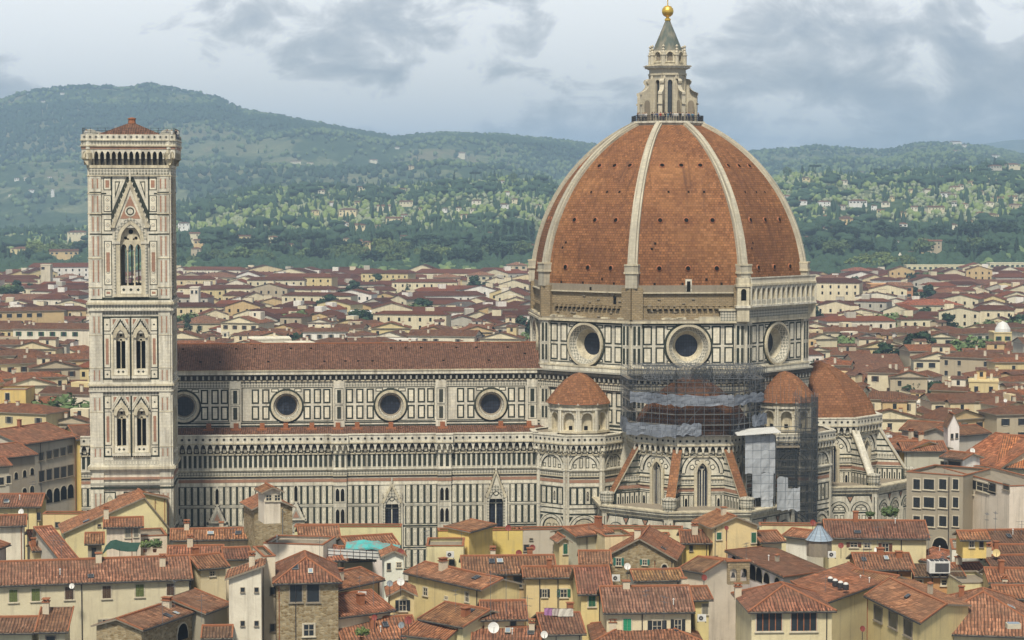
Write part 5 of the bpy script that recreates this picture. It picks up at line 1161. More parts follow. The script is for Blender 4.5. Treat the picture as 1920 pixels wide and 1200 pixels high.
def gen_house(name,pos,w_,dp,h,roof,wc,rc,rz,label,cat,group,nwin=6,chim=0,rise=None,zb=0.0,win3d=True):
    root=empty(name,pos,rz); g=MB(); x0,x1,y0,y1=-w_/2,w_/2,0,dp; o=.5
    rise=rise if rise is not None else .28*min(w_,dp)/2*(1 if roof!='G' else w_/min(w_,dp))
    if roof=='G': 
        g.poly([(x0,y0,zb),(x1,y0,zb),(x1,y0,h),(0,y0,h+rise),(x0,y0,h)],'plaster'); g.poly([(x1,y1,zb),(x0,y1,zb),(x0,y1,h),(0,y1,h+rise),(x1,y1,h)],'plaster'); g.poly([(x1,y0,zb),(x1,y1,zb),(x1,y1,h),(x1,y0,h)],'plaster'); g.poly([(x0,y1,zb),(x0,y0,zb),(x0,y0,h),(x0,y1,h)],'plaster')
    elif roof=='g':
        ym=(y0+y1)/2; g.poly([(x0,y0,zb),(x1,y0,zb),(x1,y0,h),(x0,y0,h)],'plaster'); g.poly([(x1,y1,zb),(x0,y1,zb),(x0,y1,h),(x1,y1,h)],'plaster'); g.poly([(x1,y0,zb),(x1,y1,zb),(x1,y1,h),(x1,ym,h+rise),(x1,y0,h)],'plaster'); g.poly([(x0,y1,zb),(x0,y0,zb),(x0,y0,h),(x0,ym,h+rise),(x0,y1,h)],'plaster')
    else: g.box((x0,y0,zb),(x1,y1,h),'plaster')
    g.build('wall',root,wc); g=MB()
    a,b,c,d=x0-o,x1+o,y0-o,y1+o; e=h-.06
    if roof=='f':
        g.box((a+.3,c+.3,h),(b-.3,d-.3,h+.5),'plaster'); rf=g.build('parapet',root,wc)
    else:
        if roof=='G': P=[[(a,d,e),(a,c,e),(0,c,h+rise+.1),(0,d,h+rise+.1)],[(b,c,e),(b,d,e),(0,d,h+rise+.1),(0,c,h+rise+.1)]]
        elif roof=='g': ym=(c+d)/2; P=[[(a,c,e),(b,c,e),(b,ym,h+rise+.1),(a,ym,h+rise+.1)],[(b,d,e),(a,d,e),(a,ym,h+rise+.1),(b,ym,h+rise+.1)]]
        else:
            m=min(b-a,d-c)/2; z=h+rise+.1
            if b-a>=d-c: r1,r2=(a+m,(c+d)/2,z),(b-m,(c+d)/2,z); P=[[(a,c,e),(b,c,e),r2,r1],[(b,c,e),(b,d,e),r2],[(b,d,e),(a,d,e),r1,r2],[(a,d,e),(a,c,e),r1]]
            else: r1,r2=(0,c+m,z),(0,d-m,z); P=[[(a,c,e),(b,c,e),r1],[(b,c,e),(b,d,e),r2,r1],[(b,d,e),(a,d,e),r2],[(a,d,e),(a,c,e),r1,r2]]
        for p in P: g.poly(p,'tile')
        g.box((a,c,e-.25),(b,d,e-.02),'greys'); rf=g.build('roof',root,rc)
    if name=='town_house' and group!='city landmarks' and random.random()<.38:
        g=MB(); aw=w_*random.uniform(.22,.45); ax=random.uniform(x0+aw/2,x1-aw/2); ay=dp*random.uniform(.3,.6); az=h+rise+random.uniform(.2,2.2); ad=random.uniform(3,5.5)
        g.box((ax-aw/2,ay,h-.5),(ax+aw/2,ay+ad,az),'plaster'); g.rect(Fr((ax,ay,0),(1,0,0)),-.5,az-1.9,.5,az-.5,.04,'glass')
        m=ay+ad/2; e2=.35
        if random.random()<.7:
            g.poly([(ax-aw/2-e2,ay-e2,az),(ax+aw/2+e2,ay-e2,az),(ax+aw/2+e2,m,az+.8),(ax-aw/2-e2,m,az+.8)],'navetile'); g.poly([(ax+aw/2+e2,ay+ad+e2,az),(ax-aw/2-e2,ay+ad+e2,az),(ax-aw/2-e2,m,az+.8),(ax+aw/2+e2,m,az+.8)],'navetile')
        g.build('attic',root,random.choice(WPAL))
    sh=random.choice(list(SHC)); hh=h-zb; fl=max(1,int(hh/4.2)) if hh<20 else 4; n=0; st=random.random()<.45
    cols_=max(2,int(w_/4.2)); 
    for fi in range(min(fl,2)):
        if n>=nwin: break
        zz=h-2.1-fi*3.6
        for ci in range(cols_):
            if n>=nwin: break
            if random.random()<.12: continue
            n+=1; inst('window',WM[st],root,(x0+(ci+.5)*w_/cols_,-.02,zz),0,(1.15,1,1.7),sh)
    for i in range(chim):
        x,y=random.uniform(x0*.7,x1*.7),random.uniform(y0+dp*.15,y0+dp*.6); inst('chimney',CHM,rf,(x,y,h+.2),0,(1,1,1),(.62,.57,.46))
    tag(root,label,cat,group); return root
SHC=[(.035,.10,.06),(.08,.05,.035),(.03,.035,.04),(.18,.17,.14)]
g=MB(); g.box((-.4,-.3,0),(.4,.3,2.2),'plaster'); g.box((-.5,-.4,2.2),(.5,.4,2.35),'terracotta'); CHM=g.mesh('chimney')
random.seed(21)
for px,py,wp,ci,lab in VILLAS:
    d=hit(px,py+2); p=hp(px,d); w_=wp*d/F*.88; h=min(14,max(6,w_*.40))
    if 'tower' in lab: h=max(h,15)
    gen_house('villa',(p.x,p.y,p.z-3),w_,max(7,w_*.5),h+3,random.choice('hhg'),tuple(min(.85,x*1.12) for x in WPAL[ci]),random.choice(RPAL[:2]+[RPAL[3]]),random.uniform(-.25,.25),lab,'villa','villas on the hills',nwin=5 if w_>12 else 2)

# ================= THE CITY BEYOND =================
random.seed(5)
# hand placed landmarks of the city: px left, px right, row of the eave, eave height, depth, roof, wall, roof colour, name
def landmark(x0,x1,ye,ze,dep,roof,wc,rc,lab,name='town_house',cat='house',nwin=10,rise=None,rz=0,chim=1):
    A=AZ((x0+x1)/2,ye,ze); w_=(x1-x0)*A.y/F; return gen_house(name,(A.x,A.y,0),w_,dep,ze,roof,wc,rc,rz,lab,cat,'city landmarks',nwin,chim,rise)
G=(1,1,1)
L_=[(652,700,588,15,26,'f',(.74,.76,.78),G,'white modern block with a flat roof, mid city',8),(700,756,584,15,30,'f',(.66,.69,.72),G,'long pale modern wing with a dark window strip',12),
(820,915,578,13,22,'h',(.16,.24,.28),(.35,.75,1.2),'long building with a teal blue roof and dark wall',6),(950,988,497,22,16,'h',(.62,.52,.36),G,'tall villa with three window rows beside the dome',9),(812,862,520,20,18,'h',(.52,.34,.24),G,'rose apartment house with red roof behind the roofs',9),(876,926,516,20,16,'h',(.60,.56,.40),G,'cream apartment house right of the rose one',9),
(364,446,520,17,22,'h',(.60,.52,.34),(.8,.75,.75),'broad ochre apartment house with brown roof near the bell tower',10),(330,420,606,15,24,'h',(.64,.57,.38),(.8,.8,.8),'cream palace with arched windows just right of the bell tower',10),(356,372,540,28,8,'f',(.74,.70,.60),G,'slim white church tower right of the bell tower',2),
(1690,1808,572,20,18,'h',(.66,.62,.44),(1.2,.75,.7),'long cream apartment house with bright red roof on the right',14),(1672,1752,625,14,24,'h',(.74,.74,.72),(.6,.6,.65),'white long house with arched door and dark roof',8),
(1527,1560,541,18,16,'g',(.46,.22,.12),G,'dark orange block touching the dome outline',4),(1558,1618,536,20,20,'g',(.60,.36,.15),(.8,.7,.7),'ochre orange block with brick side wall',8),(1633,1672,534,22,18,'f',(.60,.34,.16),G,'orange block with a white sheet on its wall',3),(1670,1712,536,22,18,'g',(.50,.25,.14),G,'brick block under repair right of the orange block',6),(1526,1600,524,16,20,'h',(.50,.33,.17),(.7,.6,.6),'long brown roofed barrack behind the orange blocks',5),
(1775,1960,532,17,18,'h',(.44,.24,.15),(.62,.55,.6),'long brick barrack with dark roof at the right edge',14),(1757,1815,548,17,16,'h',(.62,.38,.15),(.9,.75,.7),'ochre building in front of the brick barrack',6),
(1700,1830,498,18,14,'f',(.72,.66,.44),G,'long cream school building with window band, left wing',14),(1826,1856,500,21,16,'f',(.76,.70,.46),G,'bright cream central block of the long school',4),(1856,1960,494,20,14,'f',(.70,.66,.48),G,'long cream school building with window band, right wing',14),
(1583,1640,508,18,18,'h',(.64,.60,.50),(1,.75,.8),'pale villa with dull red roof at the right city edge',8),(1864,1898,625,20,10,'f',(.66,.56,.30),G,'yellow square tower carrying a small metal dome',2),
(1868,1960,690,15,16,'h',(.46,.40,.30),(.8,.7,.7),'open pillared loggia building at the right edge',4),(1600,1690,680,14,22,'g',(.60,.54,.38),(.6,.55,.55),'long dark roofed hall right of the dome, upper of three',3),(1596,1700,700,13,22,'g',(.5,.45,.33),(.65,.6,.6),'long dark roofed hall right of the dome, middle of three',3),(1598,1690,716,12,20,'g',(.64,.58,.42),(.6,.55,.55),'long dark roofed hall right of the dome, lowest of three',5),
(0,120,563,16,22,'g',(.64,.58,.40),(.75,.7,.7),'long cream building with a row of square windows at far left',14),(96,170,585,16,18,'f',(.60,.55,.42),G,'grey cream block with window row left of the bell tower',8),(76,94,497,30,8,'f',(.66,.60,.46),G,'stone gate tower standing in the left city',1),(100,150,520,17,16,'h',(.60,.48,.26),G,'yellow palazzo left of the bell tower, far off',6)]
occ=[]
for x0,x1,ye,ze,dep,rf,wc,rc,lab,nw in L_:
    landmark(x0,x1,ye,ze,dep,rf,wc,rc,lab,nwin=nw,chim=0 if rf=='f' else 1); d=AZ((x0+x1)/2,ye,ze).y; occ.append((x0,x1,d,d+dep))
# rows of ordinary houses
d=455.; row=0; stuff=[]; cnt=0
rowlab={}
while d<1770:
    row+=1; base=13.5+max(0,d-700)*.010; px=-40.+random.uniform(-30,0); idx={'L':0,'M':0,'R':0}
    while px<1975:
        big=random.random()<.13
        w_=base*(random.uniform(1.6,2.6) if big else random.uniform(.6,1.3)); wp=w_*F/d; mid=px+wp/2; h=random.choice((random.uniform(9.5,14),random.uniform(12,17),random.uniform(14,20)))+(3.5 if random.random()<.10 else 0)+(2.5 if big else 0)
        ytop=H0+(HC-h-2)*F/d
        zone='L' if mid<172 else ('M' if 322<mid<1004 else ('R' if mid>1500 else None))
        ok=zone is not None
        if zone=='M' and ytop>648: ok=False
        if zone=='R' and mid<1535 and ytop>690: ok=False
        if zone=='R' and mid<1650 and d<475: ok=False
        if zone=='L' and d<560 and mid<60 and False: ok=False
        if zone=='L' and d<585: ok=False
        if zone=='R' and mid>1680 and d<560: ok=False
        for a,b,d0,d1 in occ:
            if mid+wp*.4>a and mid-wp*.4<b and d0-22<d<d1+4: ok=False
        if ok and random.random()<.10 and d<1600:
            idx[zone]+=1; where={'L':'left of the bell tower','M':'behind the nave roof','R':'right of the dome'}[zone]; tk=random.choice(('dark','broad','broad','cedar','cypress'))
            for jj in range(2 if wp>26 else 1):
                tree(tk,((mid+(jj-.3)*wp*.4-960)/F*d,d-3,0),random.uniform(15,22),f'{"second " if jj else ""}green tree taking place {idx[zone]} in house row {row} {where}','trees between the city houses',1.3)
            ok=False
        if ok:
            rf=random.choice('hgh') if big else random.choice('ghgGGGgGfG'); dp=base*random.uniform(.6,.95); wi=random.choice((0,0,1,1,2,3,4,5,6,7,8,8)); ri=random.choice((0,1,1,2,3,4)); rz=random.gauss(0,.10)+.38*fbm(mid/300.,d/90.,2,4.4)*2
            X=(mid-960)/F*d; dd=d+random.uniform(-.4,.4)*base
            arg=((X,dd,0),w_,dp,h,rf,WPAL[wi],RPAL[ri],rz)
            idx[zone]+=1
            if cnt<236 and d<1395 and not (zone=='M' and d>1300):
                cnt+=1; sh_={'g':'','h':'hipped ','G':'gabled ','f':'flat roofed '}[rf]
                where={'L':'left of the bell tower','M':'behind the nave roof','R':'right of the dome'}[zone]
                lab=f"{WNAME[wi].replace('warm ','').replace('light ','')} {sh_}house with {RNAME[ri].replace(' ','-')} roof, {ORD[idx[zone]-1]} in row {row} {where}" if rf!='f' else f"{WNAME[wi]} flat roofed house, {ORD[idx[zone]-1]} in row {row} {where}"
                gen_house('town_house',arg[0],w_,dp,h,rf,arg[5],arg[6],rz,lab,'house','town houses in rows',nwin=8 if d<750 else (6 if d<1000 else 4),chim=2 if d<700 else 1 if d<1000 else 0)
            else: stuff.append(arg)
        px+=wp*random.uniform(.95,1.2)
    d+=base*random.uniform(1.0,1.2)
r2=random.Random(99); d=540.
while d<1750:   # the same town carries on beside and behind what the picture shows
    bs=15+max(0,d-700)*.010; px=-420.
    while px<2340:
        w_=bs*r2.uniform(.7,1.5); wp=w_*F/d; mid=px+wp/2; z_='L' if mid<185 else ('M' if 310<mid<1015 else ('R' if mid>1490 else None))
        if mid<-45 or mid>1980 or 185<=mid<=310 or 1015<=mid<=1490 or (z_=='M' and H0+58*F/d>662): stuff.append((((mid-960)/F*d,d+r2.uniform(-.3,.3)*bs,0),w_,bs*.8,r2.uniform(10,17),r2.choice('ghG'),WPAL[r2.randrange(9)],RPAL[r2.randrange(5)],r2.gauss(0,.15)))
        px+=wp*r2.uniform(.98,1.2)
    d+=bs*1.15
# the farthest, smallest houses: one mass
wm=[material('far_wall',lambda t,c=c:weather(t,c,.35),.9,.1) for c in WPAL]; rm=[material('far_roof',lambda t,c=c:t.mix(t.noise(t.mapp(obn(t),(.3,.3,.3)),1.0,4),tuple(a*b for a,b in zip(c,(.12,.058,.042))),tuple(a*b for a,b in zip(c,(.25,.125,.09)))),.9,.1) for c in RPAL]
def far_house(g,p,w_,dp,h,rf,wi,ri,rz):
    T=Matrix.Translation(p)@Matrix.Rotation(rz,4,'Z'); q=lambda x,y,z:tuple(T@Vector((x,y,z))); a,b=w_/2,dp; rs=.14*min(w_,dp)
    P=[(-a,0),(a,0),(a,b),(-a,b)]
    for k in range(4): u,v=P[k],P[(k+1)%4]; g.poly([q(*u,0),q(*v,0),q(*v,h),q(*u,h)],wm[wi])
    a2,c,e=a+.5,-.5,b+.5
    if rf in'Gf': g.poly([q(-a2,e,h),q(-a2,c,h),q(0,c,h+rs*1.4),q(0,e,h+rs*1.4)],rm[ri]); g.poly([q(a2,c,h),q(a2,e,h),q(0,e,h+rs*1.4),q(0,c,h+rs*1.4)],rm[ri]); g.poly([q(-a,-.01,h),q(a,-.01,h),q(0,-.01,h+rs*1.35)],wm[wi])
    else: m=(c+e)/2; g.poly([q(-a2,c,h),q(a2,c,h),q(a2-4,m,h+rs),q(-a2+4,m,h+rs)],rm[ri]); g.poly([q(a2,e,h),q(-a2,e,h),q(-a2+4,m,h+rs),q(a2-4,m,h+rs)],rm[ri]); g.poly([q(a2,c,h),q(a2,e,h),q(a2-4,m,h+rs)],rm[ri]); g.poly([q(-a2,e,h),q(-a2,c,h),q(-a2+4,m,h+rs)],rm[ri])
    if random.random()<.4:
        ax=random.uniform(-a*.6,a*.6); P2=[(ax-2.2,b*.3),(ax+2.2,b*.3),(ax+2.2,b*.3+4),(ax-2.2,b*.3+4)]; wk=random.choice((0,1,4,4,6,8))
        for k in range(4): u,v=P2[k],P2[(k+1)%4]; g.poly([q(*u,h),q(*v,h),q(*v,h+rs+2),q(*u,h+rs+2)],wm[wk])
        g.poly([q(*u,h+rs+2.01) for u in P2],random.choice((wm[4],rm[ri],rm[2])))
    for f_ in range(2):
        for i in range(max(2,int(w_/4.5))):
            x=-a+(i+.5)*w_/max(2,int(w_/4.5)); z=h-2.3-f_*3.6; g.poly([q(x-.55,-.05,z-.85),q(x+.55,-.05,z-.85),q(x+.55,-.05,z+.85),q(x-.55,-.05,z+.85)],'dark')
g=MB()
for p,w_,dp,h,rf,wc,rc,rz in stuff: far_house(g,p,w_,dp,h,rf,WPAL.index(wc),RPAL.index(rc),rz)
tag(g.build('distant_houses'),'mass of tiny pale houses with brown roofs at the far edges of the city','houses',kind='stuff')
print('HOUSES',cnt,'stuff',len(stuff),'rows',row)
# metal domes and pyramids
def turret(px,py,z,r,h,m,name,label,cat,n=10):
    A=AZ(px,py,z); g=MB(); g.lathe((0,0,0),[(r,0),(r*.92,h*.3),(r*.55,h*.8),(0,h)],m,n); o=g.build(name,None,loc=tuple(A)); tag(o,label,cat); 
    return o
turret(1880,622,22,3.2,4.2,'pale','metal_dome','small shiny metal dome on the yellow square tower','dome',16)
turret(1803,688,14,11,4.5,'skylight','glass_lantern','wide pale blue conical glass roof among the right hand roofs','skylight',12)
turret(1808,740,15,3,5.0,'steel','metal_spire','small grey metal pyramid roof right of the cedars','roof',8)
A=AZ(1593+100,520,0); g=MB(); g.lathe((0,0,0),[(2.4,0),(1.9,23),(0,26)],'bright',4); tag(g.build('obelisk',None,loc=(AZ(1687,527,0)[0],AZ(1687,527,0)[1],0)),'tall pale obelisk in front of the cream school','obelisk')
# ================= FOREGROUND HOUSES =================
ROOFC={'r':(.92,.88,.86),'o':(1.12,1.0,.9),'b':(.68,.74,.80),'k':(.50,.56,.62),'s':(1.35,1.02,.86),'y':(.92,1.0,.85),'d':(.76,.74,.74)}
WALLC={'cream':(.69,.63,.46),'yellow':(.70,.58,.30),'bright':(.74,.56,.19),'ochre':(.56,.40,.20),'white':(.80,.79,.74),'grey':(.52,.49,.41),'lemon':(.72,.65,.40),'pale':(.74,.69,.56),'orange':(.50,.28,.12),'dim':(.36,.33,.26),'stone':None,'pink':(.55,.36,.27)}
SH={'g':(.035,.13,.075),'b':(.10,.065,.045),'k':(.025,.03,.035),'t':(.03,.16,.14),'o':(.13,.16,.06),'y':(.22,.21,.18),'w':(.55,.53,.47),'G':(.03,.28,.15),'r':(.14,.06,.04)}
HOUSES=[]
def window(fr,u,v,w,h,style,col,parent,depth=.18):
    g=MB(); t=min(.18,w*.14); a='greys' if style in 'dG' else 'cream_s'
    if style=='a':
        g.fprism(fr,outline(arch(u,w+.4,v-h/2,v+h/2-w/2,'r',8)),0,.06,'cream_s'); w_=g.build('window',parent); g=MB(); g.fpoly(fr,outline(arch(u,w,v-h/2,v+h/2-w/2,'r',8)),.08,'dark'); g.build('pane',w_); return
    for x0,y0,x1,y1 in ((u-w/2-t,v-h/2-t,u+w/2+t,v-h/2),(u-w/2-t,v+h/2,u+w/2+t,v+h/2+t),(u-w/2-t,v-h/2,u-w/2,v+h/2),(u+w/2,v-h/2,u+w/2+t,v+h/2)): g.fbox(fr,x0,y0,x1,y1,0,.09,a)
    g.fbox(fr,u-w/2-t*1.5,v-h/2-t-.06,u+w/2+t*1.5,v-h/2-t+.08,0,.2,a)
    w_=g.build('window',parent); g=MB()
    if style!='c':
        g.rect(fr,u-w/2,v-h/2,u+w/2,v+h/2,.015,'glass'); fm='cream_s'
        if style in 'ow': 
            for x in (-w/2,-.04,w/2-.08): g.fbox(fr,u+x,v-h/2,u+x+.08,v+h/2,.015,.06,fm)
            g.fbox(fr,u-w/2,v-.03,u+w/2,v+.03,.015,.06,fm); g.fbox(fr,u-w/2,v+h/2-.08,u+w/2,v+h/2,.015,.06,fm)
        if style=='B':
            n=4
            for i in range(n+1): g.fbox(fr,u-w/2+i*w/n-.06,v-h/2,u-w/2+i*w/n+.06,v+h/2,.015,.07,'terracotta')
        g.build('pane',w_)
    if style in 'oc':
        for s in (-1,1):
            g=MB(); x0,x1=((u+(0 if s>0 else -w/2),u+(w/2 if s>0 else 0)) if style=='c' else (u+(w/2 if s>0 else -w),u+(w if s>0 else -w/2)))
            g.fbox(fr,x0+.02,v-h/2,x1-.02,v+h/2,.02,.10,'paint')
            n=int(h/.22)
            for i in range(n): g.fbox(fr,x0+.1,v-h/2+(i+.25)*h/n,x1-.1,v-h/2+(i+.6)*h/n,.10,.125,'paint')
            g.build('shutter',w_,SH.get(col,SH['k']))
def H(label,Ap,Bp,ze,C,roof,wall,rc='r',wins=(),rise=None,apex=.5,oh=.55,name='house',zb=0.0,cat='house',side=(),ch=None,group=None,pipes=()):
    A=AZ(Ap[0],Ap[1],ze); Bq=AZ(Bp[0],Bp[1],ze); U=(Bq-A); U.z=0; L=U.length; U.normalize(); back=Vector((-U.y,U.x,0))
    if isinstance(C,(int,float)): Dv=back*C
    else: Dv=AZ(C[0],C[1],ze)-Bq
    D=Dv.length; Wd=Dv.normalized()
    root=empty(name,(A.x,A.y,zb)); 
    l=lambda u,w,z:(U.x*u+Wd.x*w,U.y*u+Wd.y*w,z-zb)
    i=.0 if roof=='f' else oh; u0,u1,w0,w1=i,L-i,i,D-i
    small=(roof in('s','sl','sr','f'))
    rise=rise if rise is not None else {'g':.30*D/2,'G':.30*L/2,'h':.30*min(D,L)/2,'p':.30*min(D,L)/2,'s':.30*D,'sl':.30*L,'sr':.30*L,'f':0}[roof]
    ap=L*apex
    def zr(u,w):
        if roof=='g': return ze+rise*(1-abs(w-D*apex)/(D*apex if w<D*apex else D*(1-apex)))
        if roof=='G': return ze+rise*(1-abs(u-ap)/(ap if u<ap else L-ap))
        if roof=='s': return ze+rise*w/D
        if roof=='sl': return ze+rise*(1-u/L)
        if roof=='sr': return ze+rise*u/L
        if roof in 'hp':
            m=min(D,L)/2; return ze+rise*min(min(u,L-u)/m,min(w,D-w)/m,1)
        return ze
    wm='fieldstone' if wall=='stone' else ('rough' if wall=='brick' else 'plaster'); wc=WALLC.get(wall) or (1,1,1); wc=tuple(x*random.uniform(.96,1.04) for x in wc)
    g=MB()
    def face(pts):
        top=[l(u,w,zr(u,w)-.1 if roof!='f' else ze) for u,w in pts]; g.poly([l(pts[0][0],pts[0][1],zb)]+[l(pts[-1][0],pts[-1][1],zb)]+top[::-1],wm)
    face([(u0,w0)]+([(ap,w0)] if roof=='G' else [])+[(u1,w0)]); face([(u1,w0)]+([(u1,D*apex)] if roof=='g' else [])+[(u1,w1)])
    face([(u1,w1)]+([(ap,w1)] if roof=='G' else [])+[(u0,w1)]); face([(u0,w1)]+([(u0,D*apex)] if roof=='g' else [])+[(u0,w0)])
    if roof=='f':
        g.poly([l(u0,w0,ze-.5),l(u1,w0,ze-.5),l(u1,w1,ze-.5),l(u0,w1,ze-.5)],'greys')
        for a,b,c,d in ((u0-.08,w0-.08,u1+.08,w0+.3),(u0-.08,w1-.3,u1+.08,w1+.08),(u0-.08,w0+.3,u0+.3,w1-.3),(u1-.3,w0+.3,u1+.08,w1-.3)):
            P=[l(a,b,ze),l(c,b,ze),l(c,d,ze),l(a,d,ze)]; Q=[(x,y,z+.15) for x,y,z in P]; g.poly(Q,'terracotta' if rc!='f' else 'greys')
            for k in range(4): g.poly([P[k],P[(k+1)%4],Q[(k+1)%4],Q[k]],'terracotta' if rc!='f' else 'greys')
    g.build('wall',root,wc)
    rf=None
    if roof!='f':
        g=MB(); c00,c10,c11,c01=(0,0),(L,0),(L,D),(0,D)
        if roof=='g': pl=[[c00,c10,(L,D*apex),(0,D*apex)],[c11,c01,(0,D*apex),(L,D*apex)]]
        elif roof=='G': pl=[[c01,c00,(ap,0),(ap,D)],[c10,c11,(ap,D),(ap,0)]]
        elif roof in('s','sl','sr'): pl=[[c00,c10,c11,c01]]
        else:
            m=min(D,L)/2
            if L>=D: r1,r2=(m,D/2),(L-m,D/2); pl=[[c00,c10,r2,r1],[c10,c11,r2],[c11,c01,r1,r2],[c01,c00,r1]]
            else: r1,r2=(L/2,m),(L/2,D-m); pl=[[c00,c10,r1],[c10,c11,r2,r1],[c11,c01,r2],[c01,c00,r1,r2]]
            ed=[(c00,r1),(c10,r2 if L>=D else r1),(c11,r2),(c01,r1 if L>=D else r2),(r1,r2)]
            for p,q in ed:
                if Vector(p)!=Vector(q): g.tube(l(*p,zr(*p)),l(*q,zr(*q)),.17,'terracotta',5)
        for P in pl:
            if len(P)==4:   # old roofs sag and ripple a little
                A4=[Vector(l(u,w,zr(u,w))) for u,w in P]; uu_=(A4[1]-A4[0]).normalized(); nn_=uu_.cross(A4[3]-A4[0]).normalized(); vv_=nn_.cross(uu_)
                if nn_.z<0: nn_=-nn_
                na=max(2,int((A4[1]-A4[0]).length/2.2)); nb_=max(2,int((A4[3]-A4[0]).length/2.0)); Gd=[]
                for j in range(nb_+1):
                    row_=[]
                    for i in range(na+1):
                        s_,t_=i/na,j/nb_; q=(A4[0]*(1-s_)+A4[1]*s_)*(1-t_)+(A4[3]*(1-s_)+A4[2]*s_)*t_; uvp=(q.dot(uu_),q.dot(vv_)); dz=-.16*math.sin(math.pi*s_)*math.sin(math.pi*t_)+random.uniform(-.05,.05)*(0<i<na)*(0<j<nb_)+(-.10*math.sin(math.pi*s_)**2 if j==nb_ else 0)
                        row_.append((q+Vector((0,0,dz)),uvp))
                    Gd.append(row_)
                for j in range(nb_):
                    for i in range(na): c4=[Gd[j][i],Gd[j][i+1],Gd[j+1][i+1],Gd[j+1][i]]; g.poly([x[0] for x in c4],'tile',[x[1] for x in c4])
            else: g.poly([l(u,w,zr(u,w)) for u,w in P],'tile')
            g.poly([l(u,w,zr(u,w)-.22) for u,w in reversed(P)],'greys')
        # eave edge and gutter, verge tiles
        E=[c00]+([(ap,0)] if roof=='G' else [])+[c10]+([(L,D*apex)] if roof=='g' else [])+[c11]+([(ap,D)] if roof=='G' else [])+[c01]+([(0,D*apex)] if roof=='g' else [])
        for p,q in zip(E,E[1:]+E[:1]): g.poly([l(*p,zr(*p)-.24),l(*q,zr(*q)-.24),l(*q,zr(*q)),l(*p,zr(*p))],'greys')
        if roof=='g': g.tube(l(0,D*apex,ze+rise),l(L,D*apex,ze+rise),.19,'terracotta',5)
        if roof=='G': g.tube(l(ap,0,ze+rise),l(ap,D,ze+rise),.19,'terracotta',5)
        if roof in 'gs': 
            for uu in (0.06,L-.06): g.tube(l(uu,0,zr(uu,0)+.03),l(uu,D*(apex if roof=='g' else 1),zr(uu,D*(apex if roof=='g' else 1))+.03),.13,'terracotta',4)
        if roof in 'ghps': g.tube(l(0,-.08,ze-.2),l(L,-.08,ze-.2),.09,'iron',5)
        # irregular eave tile ends, so the edge is not a ruled line
        n=int(L/.5)
        if roof in 'ghps' and L<60:
            for k in range(n):
                u=(k+.5)*L/n; j=random.uniform(0,.12); g.poly([l(u-.17,-.05-j,zr(u,0)+.06),l(u+.17,-.05-j,zr(u,0)+.06),l(u+.17,.5,zr(u,.5)+.10),l(u-.17,.5,zr(u,.5)+.10)],'tile')
        rf=g.build('roof',root,(lambda k:tuple(x*k*random.uniform(.92,1.08) for x in ROOFC[rc]))(random.uniform(.80,1.15)))
        if ch is None: ch=[(random.uniform(.15,.85),random.uniform(.25,.6)) for _ in range(random.choice((0,1,1,2)) if L*D>60 else 0)]
        for fu,fw in ch:
            u,w=fu*L,fw*D; g=MB(); z=zr(u,w); a,b=random.uniform(.3,.5),random.uniform(.3,.6); hh=random.uniform(.7,1.5); k=random.random()
            m='plaster' if k<.7 else 'terracotta'
            P=lambda x,y,zz:l(u+x,w+y,zz)
            def bx(x0,y0,z0,x1,y1,z1,m):
                q=[P(x0,y0,z0),P(x1,y0,z0),P(x1,y1,z0),P(x0,y1,z0)]; t=[(x,y,zz+z1-z0) for x,y,zz in q]; g.poly(t,m)
                for i in range(4): g.poly([q[i],q[(i+1)%4],t[(i+1)%4],t[i]],m)
            bx(-a,-b,z-.5,a,b,z+hh,m); bx(-a-.12,-b-.12,z+hh,a+.12,b+.12,z+hh+.1,'terracotta')
            if k<.5:
                for sx in (-1,1): bx(sx*a*.6-.08,-b,z+hh+.1,sx*a*.6+.08,b,z+hh+.4,'terracotta')
                bx(-a-.1,-b-.1,z+hh+.4,a+.1,b+.1,z+hh+.5,'terracotta')
            g.build('chimney',rf,(.60,.54,.42))
    ff=Fr(l(0,w0,zb+0),U); ff.N=Wd*-1 if False else Vector((U.y,-U.x,0))
    def place(wins,Ow,Ud,Nn,fr):
        for q in wins:
            px,py,wp,hp,st=q[:5]; col=q[5] if len(q)>5 else 'b'
            r=ray(px,py); O=Vector((0,0,HC)); t=(Ow-O).dot(Nn)/r.dot(Nn); P=O+r*t; s=t/F
            foreshort=max(.25,abs(Ud.dot(Vector((1,0,0)))))
            window(fr,(P-Ow).dot(Ud),P.z-zb,max(.5,wp*s/foreshort),hp*s,st,col,root)
    place(wins,A+Vector(l(0,w0,zb)),U,ff.N,ff)
    if side:
        px=side[0][0]; right=PX(A+Vector(l(L,D,ze)))[0]>PX(A+Vector(l(L,0,ze)))[0] and side[0][0]>PX(A+Vector(l(L,0,ze)))[0]-3
        if right: Ow=l(u1,0,zb); Ud=Wd
        else: Ow=l(u0,D,zb); Ud=-Wd
        Nn=Vector((Ud.y,-Ud.x,0)); fr=Fr(Ow,Ud); fr.N=Nn; place(side,A+Vector(Ow),Ud,Nn,fr)
    if not pipes and L>6 and roof in 'gGh' and not zb:
        for u in random.sample((w0+.35,L-w0-.35,L*.33,L*.7),random.choice((1,1,2))): g=MB(); g.tube(ff(u,0,.1),ff(u,ze-zb-.35,.1),.06,random.choice(('iron','terracotta','steel')),5); g.tube(ff(u,ze-zb-.35,.1),ff(u+.05,ze-zb-.1,.5),.06,'iron',5); g.build('downpipe',root)
